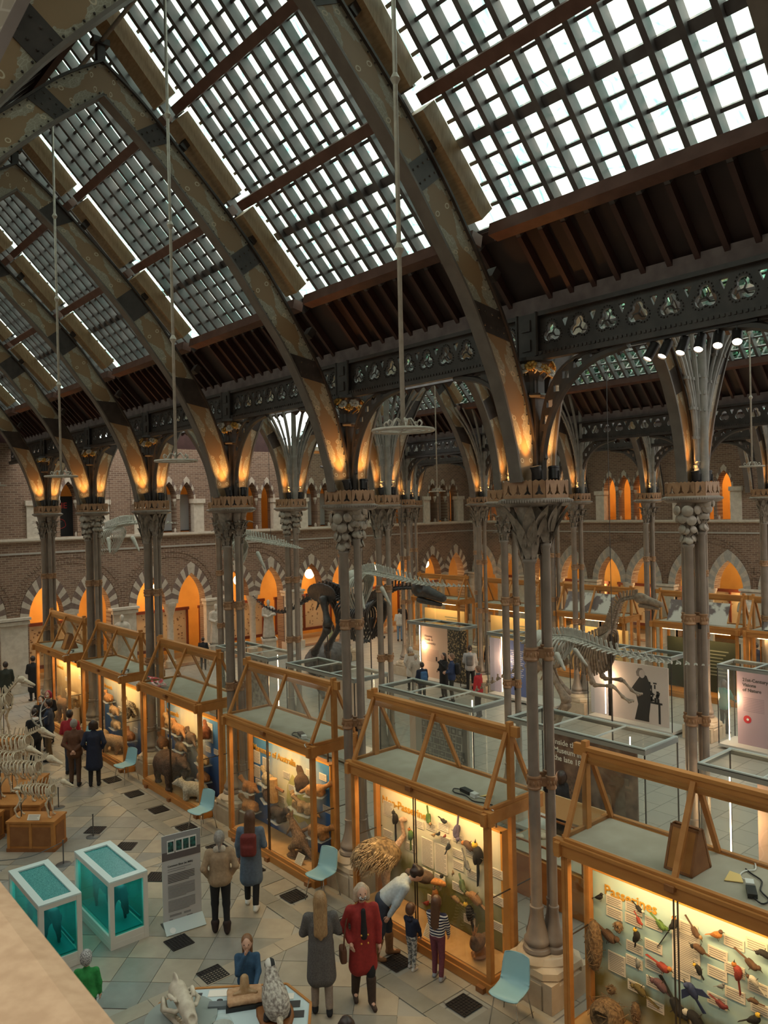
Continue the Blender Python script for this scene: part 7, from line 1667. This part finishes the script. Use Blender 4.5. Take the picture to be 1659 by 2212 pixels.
b.box((-.024, -.55, .82), (.005, .6, .06)).box((-.024, -.36, .5), (.005, .07, .6)).box((-.024, -.75, .5), (.005, .07, .6)); b.build('pictured_microscope', mat('photo_black', (.02, .017, .018), .7), p)
panel_on(TR[3, 1], 14.75 - (row_y(1) + B / 2 - .05), .8, .14, 2.0, mat('pale_lilac_panel', (.56, .52, .58), .7), -.1)
p = panel_on(TR[3, 2], 18.2 - (row_y(2) + B / 2 - .05), 1.0, .14, 2.1, mat('blue_panel', (.10, .14, .34), .7), -.1)
for i in range(14): MB().box((-.022, .05, 1.75 - .07 * i), (.003, .6 - .1 * (i % 3), .03)).build('text_line', mat('pale_print', (.45, .46, .6), .7), p)
panel_on(TR[3, 2], 19.3 - (row_y(2) + B / 2 - .05), .5, .14, 2.1, mat('lavender_panel', (.50, .44, .58), .7), -.1)
p = panel_on(TR[3, 3], 22.5 - (row_y(3) + B / 2 - .05), 1.5, .14, 2.2, mat('salmon_panel', (.66, .44, .33), .7), -.1)
for i, l in enumerate(('Housing', 'Fossils in', 'Community')): o = inst(text_mesh(l, .13, mat('brown_print', (.22, .12, .10), .7), .002, .001), 'lettering', p, (-.024, .55, 1.75 - .14 * i)); o.rotation_euler = PROT
for i in range(10): MB().box((-.022, .1, 1.25 - .05 * i), (.003, .7, .02)).build('text_line', mat('salmon_print', (.50, .32, .25), .7), p)
panel_on(TR[3, 3], 21.25 - (row_y(3) + B / 2 - .05), 1.0, .14, 2.2, printed('forest_photograph', (.02, .014, .008), (.46, .32, .17), 14, (.50, .66)), -.1)
# ---------------------------------------------------------------- second row of gabled cases, far side
FC = {0: 'distant gabled oak case with dark green board lettered Mo', 1: 'distant gabled oak case beside the raised dinosaur head', 2: 'distant gabled oak case behind the slim columns', 3: 'distant gabled oak case above the pink text panel', 4: 'distant gabled oak case nearest the far corner', -1: 'distant gabled oak case at the right picture edge'}
for k in range(0, 5):
    t = empty('display_case', (26.6, row_y(k) + B / 2 + (1.1 if k == 0 else .2), 0), 0, FC[k], 'display case', 'distant gabled oak cases')
    for nm in ('base', 'corner_post', 'king_post', 'long_rail', 'end_rail', 'top_board', 'ridge_beam', 'sloping_bar', 'glass_pane', 'lamp_tube'):
        for me in CM[nm]: inst(me, me.name.split('.')[0] if nm == 'glass_pane' else nm, t)
    p = inst(MB().box((0, 0, 1.14), (.06, 2.7, 1.8)).mesh('backdrop_panel', mat('dark_green_board', (.035, .040, .022), .6) if k in (0, 1) else mat('lamplit_board', (.62, .44, .20), .7)), 'backdrop_panel', t, (.1, 0, 0))
    if k == 0: o = inst(text_mesh('Mo', .3, mat('white_print', (.80, .74, .66), .7), .003, .003), 'lettering', p, (-.04, .9, 1.65)); o.rotation_euler = PROT
    for i in range(8): MB().box((-.032, -.5 + .0 * i, 1.7 - .12 * i), (.004, .9 - .2 * (i % 3), .04)).build('text_line', mat('faint_print', (.22, .22, .16), .7), p)
    l = bpy.data.lights.new('case_light', 'AREA'); l.shape = 'RECTANGLE'; l.size = .05; l.size_y = 2.5; l.energy = 22; l.color = (1, .66, .30); o = bpy.data.objects.new('case_light', l); COL.objects.link(o); o.parent = t; o.location = (-HD + .16, 0, 2.37); o.rotation_euler = (0, R(-16), 0)
easel((26.5, row_y(3) + B / 2, ZR), R(88), 'distant wooden wedge-shaped box above the pink text panel')
# art posters leaning inside the distant gables
for k, dy in ((1, 0), (0, .9), (2, .2)):
    o = inst(MB().box((0, 0, 0), (.012, 2.2, .8)).mesh('poster', printed('swirling_print', (.70, .66, .62), (.20, .15, .15), 1.6, (.48, .54))), 'leaning_poster', None, (26.4, row_y(k) + B / 2 + dy + .2, ZR + .42), (0, R(24), 0)); tag(o, 'black and white swirling poster leaning in the ' + ('right-hand', 'middle', 'left-hand')[(0 if k == 0 else k)] + ' distant gabled case', 'poster', 'swirling posters')
# ---------------------------------------------------------------- low vitrine in the aisle
t = empty('low_vitrine', (11.45, 8.75, 0), 0, 'low oak vitrine with sloping glass behind the nearest column', 'vitrine')
MB().box((0, 0, .35), (1.1, 1.9, .70)).build('cupboard', M_oak, t); MB().box((0, 0, .72), (1.14, 1.94, .04)).build('ledge', M_oak, t); MB().box((.0, 0, .76), (1.0, 1.8, .02)).build('specimen_tray', M_grey, t)
for sx in (-1, 1): MB().box((sx * .54, 0, 1.0), (.03, 1.9, .03)).box((sx * .54, -.94, .86), (.03, .03, .28)).box((sx * .54, .94, .86), (.03, .03, .28)).build('glazing_frame', M_oakd, t); MB().box((sx * .545, 0, .87), (.006, 1.86, .26)).build('side_glass', M_case, t)
MB().box((0, 0, 1.01), (1.08, 1.88, .008)).build('lid_glass', M_case, t)
rnd = random.Random(4)
for i in range(7): inst(sdf_mesh('fossil', [('e', (0, 0, 0), (rnd.uniform(.06, .12), rnd.uniform(.06, .14), .05))], .03, .02, M_bone, noise_amp=.01), 'fossil', t, (rnd.uniform(-.35, .35), -.75 + .25 * i, .80))
sg = MB().box((0, 0, 1.33), (.03, 1.5, .42)).build('header_sign', mat('tan_sign', (.46, .31, .16), .6), t, loc=(.45, 0, 0)); o = inst(text_mesh('Vertebrates', .2, mat('sign_print', (.16, .11, .06), .6), .002), 'lettering', sg, (.018, -.62, 1.27)); o.rotation_euler = Matrix(((0, 0, 1), (1, 0, 0), (0, 1, 0))).to_euler()
# ---------------------------------------------------------------- hanging ring chandeliers
M_ring = mat('pale_painted_iron', (.36, .32, .27), .45, 0, (.46, .42, .36), 12)
def chandelier(x, y, zr, ztop, label, r=.26):
    t = empty('ring_chandelier', (x, y, zr), 0, label, 'chandelier', 'hanging ring chandeliers')
    for rr, tt in ((r, .014), (r * .80, .010)): MB().tube([(rr * math.cos(2 * PI * i / 36), rr * math.sin(2 * PI * i / 36), 0) for i in range(37)], tt, 6, cap=False).build('ring', M_ring, t, True)
    for a in range(6):
        c, s = math.cos(a * PI / 3), math.sin(a * PI / 3); MB().tube(interp([(.02 * c, .02 * s, .06), (.07 * c, .07 * s, .10), (.13 * c, .13 * s, .02), (.17 * c, .17 * s, .05), (.15 * c, .15 * s, .08), (.13 * c, .13 * s, .06)], 14), .008, 5).build('scroll', M_ring, t, True)
    for a in range(3): c, s = math.cos(a * PI / 3), math.sin(a * PI / 3); MB().bar((-r * c, -r * s, 0), (r * c, r * s, 0), .012, .012).build('spoke', M_ring, t)
    MB().tube([(0, 0, 0), (0, 0, ztop - zr)], .020, 8).build('rod', M_ring, t, True)
    for z in (1.55, 3.0, 4.4):
        if z < ztop - zr: MB().lathe([(.02, -.05), (.035, -.02), (.045, 0), (.035, .02), (.02, .05)], 10, (0, 0, z)).build('knop', M_ring, t, 40)
for i, (y, lb) in enumerate(((4.96, 'large hanging ring chandelier, nearest and rightmost in the nave'), (9.28, 'hanging ring chandelier in the middle of the nave roof'), (13.6, 'smaller hanging ring chandelier towards the left'), (17.92, 'farthest hanging ring chandelier at the left edge'))): chandelier(4.5 + .0 * i, y, 7.66, 14.0, lb)
chandelier(17.8, 18.05, 7.5, 14.0, 'distant hanging ring chandelier in the second hall, centre'); chandelier(17.8, 7.95, 7.75, 14.0, 'hanging ring chandelier at the right edge under the second hall')
# ---------------------------------------------------------------- spot lamps under the girder
TRK = empty('spotlight_track', (8.96, 4.7, 9.02), 0, 'black lighting track clamped below the girder', 'track'); MB().box((0, 0, 0), (.04, 1.6, .03)).build('rail', M_can, TRK)
for i, y in enumerate((5.23, 5.04, 4.81, 4.59, 4.36, 4.14)):
    t = empty('spotlight', (8.96, y, 8.92), 0, 'black cylindrical spotlight, ' + ('leftmost', 'second from left', 'third from left', 'fourth from left', 'fifth from left', 'rightmost')[i] + ' of six under the girder', 'lamp', 'six girder spotlights')
    d = Vector((-.45 - .05 * i, .25 - .22 * i * .5, -.85)).normalized(); rot = d.to_track_quat('Z', 'Y').to_euler()
    inst(MB().lathe([(.0, -.14), (.06, -.13), (.06, .10), (.055, .10)], 14, cap=False).mesh('housing', M_can, 40), 'housing', t, (0, 0, -.05), rot); inst(MB().lathe([(.052, .085), (0, .09)], 14, cap=False).mesh('lens', emit_mat('spot_glass', (1, .80, .52), 12)), 'lens', t, (0, 0, -.05), rot); MB().tube([(0, 0, .1), (0, 0, -.05)], .012, 6).build('stem', M_can, t)
    if i % 2 == 0:
        l = bpy.data.lights.new('spot_beam', 'SPOT'); l.energy = 120; l.color = (1, .78, .5); l.spot_size = R(40); l.spot_blend = .6; l.shadow_soft_size = .05; o = bpy.data.objects.new('spot_beam', l); COL.objects.link(o); o.parent = t; o.location = d * .08 + Vector((0, 0, -.05)); o.rotation_euler = d.to_track_quat('-Z', 'Y').to_euler()
# small warm lamps strapped between the shafts of the near columns
for x, y, z, lb in ((8.98, 7.0, 3.25, 'nearest'), (8.98, 11.32, 3.25, 'second'), (8.98, 15.64, 3.25, 'third'), (13.48, 11.3, 3.25, 'aisle'), (13.48, 7.0, 5.05, 'right-hand aisle')):
    t = empty('bracket_lamp', (x, y, z), 0, 'small warm lamp strapped between the shafts of the ' + lb + ' column', 'lamp', 'small column lamps'); MB().ell((0, -.04, .06), .028, 8, 6).build('bulb', emit_mat('small_bulb', (1, .70, .36), 16), t, True); MB().tube([(0, 0, -.2), (0, -.02, -.02), (0, -.04, .02)], .012, 6).box((0, 0, -.28), (.07, .07, .16)).build('fitting', M_can, t)
# ---------------------------------------------------------------- statues
M_stat = mat('weathered_statue_stone', (.40, .35, .28), .8, 0, (.50, .44, .36), 8, .1)
def statue(x, y, rz, label, s=1.0, pz=1.0):
    t = empty('stone_statue', (x, y, 0), R(rz), label, 'statue', 'stone statues'); MB().box((0, 0, pz / 2), (.62, .62, pz)).box((0, 0, pz - .05), (.72, .72, .1)).box((0, 0, .1), (.74, .74, .2)).build('pedestal', M_stonel, t)
    P_ = [('c', (0, 0, .08), (0, 0, .95), .27, .20, (.85, 1.1, 1)), ('c', (0, -.07, 1.0), (0, -.10, 1.36), .17, .16), ('c', (0, .07, 1.0), (0, .10, 1.36), .17, .16), ('c', (0, -.16, 1.42), (0, .16, 1.42), .09, .09), ('c', (0, 0, 1.45), (.02, 0, 1.6), .06, .06), ('e', (.03, 0, 1.70), (.11, .09, .13)), ('e', (.10, 0, 1.62), (.06, .06, .08)), ('c', (0, .24, 1.38), (.05, .30, 1.1), .075, .065), ('c', (.05, .30, 1.1), (.26, .10, 1.12), .06, .05), ('c', (0, -.24, 1.38), (.05, -.28, 1.1), .075, .065), ('c', (.05, -.28, 1.1), (.26, -.06, 1.02), .06, .05), ('e', (.27, .02, 1.07), (.05, .07, .05))]
    for i in range(6): a = R(-75 + 30 * i); P_.append(('c', (.22 * math.cos(a), .27 * math.sin(a), .06), (.15 * math.cos(a), .2 * math.sin(a), 1.0), .035, .02))
    o = inst(sdf_mesh('figure', P_, .035, .03, M_stat), 'figure', t, (0, 0, pz), scale=(s, s, s)); return t
statue(13.0, 32.2, -115, 'robed bearded stone statue on pedestal behind the monkey case', 1.0, .95); statue(20.2, 32.2, -115, 'headless-looking draped stone statue beside the black tail bones', 1.0, .9); statue(34.7, 15.9, 190, 'standing stone statue at the right before the side wall', 1.05, .9); statue(17.5, 32.4, -115, 'draped stone statue half hidden behind iron shafts', 1.0, .95); statue(34.8, 20.2, 190, 'pale stone bust figure beside the raised skull', .7, 1.2)
# ---------------------------------------------------------------- lit cabinets inside the arcades
M_cab = mat('lamplit_cream_board', (.80, .68, .46), .7)
def shell_board(M, w_, h_, label, n=70, seed=1):
    t = empty('shell_cabinet', (0, 0, 0), 0, label, 'cabinet', 'lit specimen cabinets in the arcades'); t.matrix_world = M; rnd = random.Random(seed)
    MB().box((0, h_ / 2, .02), (w_, h_, .04)).build('board', M_cab, t); fr = MB()
    for s in (-1, 0, 1): fr.box((s * w_ / 2, h_ / 2, -.03), (.09, h_ + .1, .12))
    fr.box((0, h_ + .05, -.03), (w_ + .2, .14, .14)).box((0, -.05, -.03), (w_ + .2, .14, .14)); fr.build('frame', M_redt, t); b = MB()
    for i in range(n): b.ell((rnd.uniform(-.46, .46) * w_, rnd.uniform(.06, .94) * h_, -.01), (rnd.uniform(.02, .06), rnd.uniform(.02, .05), .02), 6, 4)
    b.build('shells', mat('brown_shells', (.22, .13, .07), .6, 0, (.40, .28, .18), 6), t)['kind'] = 'stuff'
words = ('far left', 'left of the stone statue', 'right of the stone statue', 'left of centre', 'behind the black skeleton', 'right of centre', 'near the corner')
for i, c in enumerate(END_C[1:]): shell_board(axes((c, YEND + 2.2, .55), (1, 0, 0), (0, 0, 1), (0, 1, 0)), 3.6, 1.75, 'lit cream specimen cabinet in the end arcade, ' + words[i], 90, i)
words = ('right edge', 'behind the globe lamp', 'right of the dinosaur head', 'left of the dinosaur head', 'behind the slim columns', 'by the corner')
for i, c in enumerate(SIDE_C): shell_board(axes((XSIDE + 2.2, c, .55), (0, 1, 0), (0, 0, 1), (1, 0, 0)), 3.6, 2.0, 'lit cream specimen cabinet in the side arcade, ' + words[i], 60, i + 20)
for i, c in enumerate(SIDE_C):
    o = MB().box((XSIDE + 2.9, c - .5, 6.95), (.08, 1.5, 1.1)).build('notice_board', printed('notice_paper', (.72, .62, .40), (.40, .33, .2), 9, (.5, .56))); tag(o, 'pinned notice board in the upper gallery, ' + ('first', 'second', 'third', 'fourth', 'fifth', 'sixth')[i] + ' from the right', 'board', 'gallery notice boards')
# MEAT THE FUTURE banner and white screens in the end gallery
t = empty('exhibition_banner', (10.9, YEND + .75, 6.15), 0, 'black exhibition banner reading MEAT THE FUTURE in red letters', 'banner'); MB().box((0, 0, .8), (2.6, .03, 1.7)).build('cloth', M_gasket, t)
for i, (l, x) in enumerate((('MEAT THE', -1.1), ('FUTURE', -1.1))): inst(text_mesh(l, .34, emit_mat('red_neon_lettering', (.9, .10, .08), .5) if False else mat('red_lettering', (.55, .05, .04), .6), .003, .004), 'lettering', t, (x, -.02, 1.15 - .34 * i), (R(90), 0, 0))
MB().tube(interp([(.0, -.02, .6), (.15, -.02, .7), (.35, -.02, .62), (.4, -.02, .4), (.2, -.02, .3), (0, -.02, .35), (-.02, -.02, .55)], 24), .012, 5).build('outline_drawing', mat('red_lettering', (.55, .05, .04), .6), t)
for x, w_, lb in ((24.2, 2.6, 'white screen behind the end gallery columns, left'), (32.9, 3.2, 'white screen behind the end gallery columns, right by the corner'), (16.2, 2.4, 'pale screen in the end gallery behind the third column')):
    t = empty('gallery_screen', (x, YEND + .85, 6.15), 0, lb, 'screen', 'white gallery screens'); MB().box((0, 0, .85), (w_, .05, 1.7)).build('board', mat('white_screen', (.56, .57, .54), .7), t); MB().box((0, 0, .02), (w_, .3, .04)).build('foot', M_gasket, t)
# ---------------------------------------------------------------- stone parapet beside the viewer
pr = MB(); pr.box((.22, 12.0, 3.0), (.62, 30, 6.0)); tag(pr.build('wall_left', M_brY), kind='structure')
M_sill = mat('tan_sandstone_sill', (.42, .27, .155), .85, 0, (.50, .335, .20), 25, .1)
tag(MB().lathe([(0, 0)] if False else [(.001, 0), (.001, 1)], 3, (0, -50, 0)).build('trim_1', M_sill), kind='structure') if False else None
sl = MB(); prof = [(-.45, 5.95), (.50, 5.95), (.55, 5.98), (.565, 6.02), (.55, 6.05), (.50, 6.065), (-.45, 6.075)]; vs = [(p[0], y, p[1]) for y in (-2.0, 27.0) for p in prof]; n = len(prof)
sl.add(vs, [(i, (i + 1) % n, n + (i + 1) % n, n + i)[::-1] for i in range(n)] + [tuple(range(n)), tuple(range(n, 2 * n))[::-1]]); tag(sl.build('trim_1', M_sill), kind='structure')
# ---------------------------------------------------------------- specimen table at the bottom edge
t = empty('specimen_table', (4.75, 8.60, 0), R(-38), 'angled specimen table with pale blue top and oak edging', 'table')
M_ptop = mat('pale_blue_tabletop', (.50, .60, .62), .5); Lx, Ly = 1.75, .95
hx = [(-.95, -.55), (.95, -.55), (.95, .10), (.62, .52), (-.55, .52), (-.95, .25)]
MB().plate(hx, (), .04, M=Matrix.Translation((0, 0, .78))).build('tabletop', M_ptop, t)
for i in range(6):
    a, c = hx[i], hx[(i + 1) % 6]; MB().bar((a[0], a[1], .80), (c[0], c[1], .80), .03, .07).build('edging', M_oak, t)
for x, y in ((-.85, -.45), (.85, -.45), (.55, .42), (-.5, .42)): MB().box((x, y, .39), (.06, .06, .78)).build('leg', M_oak, t)
MB().box((-.2, .40, .824), (.34, .14, .006)).build('text_plate', mat('white_print', (.80, .74, .66), .7), t); MB().box((-.55, .36, .824), (.2, .12, .006)).build('dark_plate', M_dk, t); MB().box((.74, .10, .824), (.16, .13, .006)).build('dark_plate', M_dk, t); MB().box((.80, -.10, .824), (.16, .13, .006)).build('dark_plate', M_dk, t); MB().box((.60, .26, .824), (.26, .12, .006)).build('text_plate', mat('white_print', (.80, .74, .66), .7), t)
MB().box((-.20, .12, .84), (.24, .11, .05)).build('grey_block', mat('grey_lead_block', (.14, .16, .17), .4), t)
TM = Matrix.Translation((4.75, 8.60, 0)) @ Matrix.Rotation(R(-38), 4, 'Z')
def on_table(name, label, cat_, x, y, rz): 
    p = TM @ Vector((x, y, .82)); return empty(name, tuple(p), R(-38 + rz), label, cat_, 'handling specimens on the table')
# badger
o = on_table('stuffed_badger', 'stuffed badger with striped head on a brown base', 'animal', .50, .02, 105); o.scale = (.95, .95, .95)
P_ = [('e', (-.12, 0, .22), (.26, .17, .18)), ('e', (-.28, 0, .20), (.18, .16, .16)), ('c', (.05, 0, .26), (.20, 0, .42), .13, .075)]
inst(sdf_mesh('body', P_, .018, .05, mat('badger_fur', (.16, .13, .11), .9, 0, (.52, .47, .40), 26, .4, coord='O', stretch=(.6, 1, 1.4)), noise_amp=.004), 'body', o)
inst(sdf_mesh('head', [('e', (.24, 0, .46), (.09, .075, .07)), ('c', (.28, 0, .45), (.40, 0, .43), .05, .026)], .014, .03, stripes('badger_head_stripes', (.60, .56, .50), (.02, .02, .02), 8.0, 'Y')), 'head', o)
inst(sdf_mesh('legs', [('c', (.06, q * .1, .18), (.08, q * .1, .03), .05, .04) for q in (1, -1)] + [('c', (-.28, q * .12, .12), (-.22, q * .13, .03), .06, .045) for q in (1, -1)] + [('c', (-.1, 0, .08), (.05, 0, .08), .05, .05)], .02, .02, M_hide), 'legs', o); inst(MB().ell((-.08, 0, 0.01), (.42, .24, .03), 16, 6).mesh('base', M_oakd, True), 'base', o); inst(sdf_mesh('tail', [('c', (-.42, 0, .16), (-.52, 0, .08), .05, .03)], .02, .02, fur((.5, .44, .34))), 'tail', o)
# skull, fossil block, dome
o = on_table('animal_skull', 'large pale animal skull with open eye sockets', 'skull', -.62, -.06, -60); o.scale = (1.45, 1.45, 1.45)
sk_ = [('e', (-.08, 0, .20), (.10, .075, .075)), ('c', (-.02, 0, .20), (.16, 0, .17), .070, .062), ('c', (.16, 0, .16), (.27, 0, .13), .062, .05), ('e', (-.13, 0, .27), (.07, .018, .05)), ('c', (.10, .08, .22), (.0, .10, .23), .022, .018), ('c', (.10, -.08, .22), (.0, -.10, .23), .022, .018)]
for q in (1, -1): sk_ += [('c', (.12, q * .085, .15), (.02, q * .145, .135), .022, .018), ('c', (.02, q * .145, .135), (-.10, q * .12, .16), .018, .018), ('c', (.22, q * .045, .12), (.235, q * .05, .04), .020, .010)]
inst(sdf_mesh('cranium', sk_, .011, .014, M_bone, sub=[('e', (.09, q * .085, .195), (.038, .032, .034)) for q in (1, -1)] + [('e', (.31, 0, .155), (.05, .034, .032))]), 'cranium', o)
inst(sdf_mesh('jaw', [('c', (-.1, q * .11, .06), (.24, q * .04, .04), .03, .025) for q in (1, -1)] + [('c', (-.12, q * .11, .06), (-.12, q * .11, .14), .03, .025) for q in (1, -1)], .016, .02, M_bone), 'jaw', o)
b = MB()
for i in range(6):
    for q in (1, -1): b.lathe([(.012, 0), (.009, -.03), (.0, -.045)], 6, (.10 + .03 * i, q * (.075 - .006 * i), .11))
b.build('teeth', M_bonec, o); inst(MB().lathe([(.30, 0), (.30, .015)], 24).mesh('round_stand', mat('grey_stand', (.28, .32, .30), .4)), 'round_stand', o)
o = on_table('fossil_block', 'orange fossil block with upright bone on black base', 'fossil', .12, .20, 10); inst(MB().plate([(-.24, -.18), (.20, -.18), (.26, .16), (-.20, .18)], (), .05).mesh('black_base', M_gasket), 'black_base', o); inst(sdf_mesh('matrix', [('b', (0, 0, .08), (.22, .16, .035), .015)], .02, .02, mat('orange_matrix', (.42, .23, .12), .9, 0, (.52, .32, .18), 20, .3), noise_amp=.006), 'matrix', o); inst(sdf_mesh('bone', [('c', (0, .02, .10), (.0, .06, .26), .065, .055), ('c', (.06, 0, .12), (.14, -.03, .12), .03, .025), ('c', (-.06, 0, .12), (-.13, -.02, .12), .03, .025)], .018, .03, M_boneb if False else mat('amber_bone', (.34, .20, .09), .5, 0, (.46, .30, .16), 14)), 'bone', o)
o = on_table('glass_dome', 'clear glass dome at the table front edge', 'dome', -.10, -.28, 0); inst(MB().lathe([(.14, 0), (.14, .02), (.135, .06), (.11, .11), (.06, .145), (.005, .155)], 20).mesh('dome', M_case, True), 'dome', o); inst(MB().lathe([(.15, -.0), (.15, .012)], 20).mesh('disc', M_chrome), 'disc', o)
o = on_table('small_pebble', 'small dark oval pebble above the grey block', 'stone', -.20, .24, 0); inst(MB().ell((0, 0, .012), (.04, .025, .012), 10, 6).mesh('pebble', M_dk, True), 'pebble', o)
# a visitor's dark head at the very bottom edge
person('dark-haired visitor at the bottom edge beside the table', 5.13, 6.80, 1.46, 60, dkb, blk, blk, dk_h, 'bob', ('down', 'down'), .86, None, far=True)
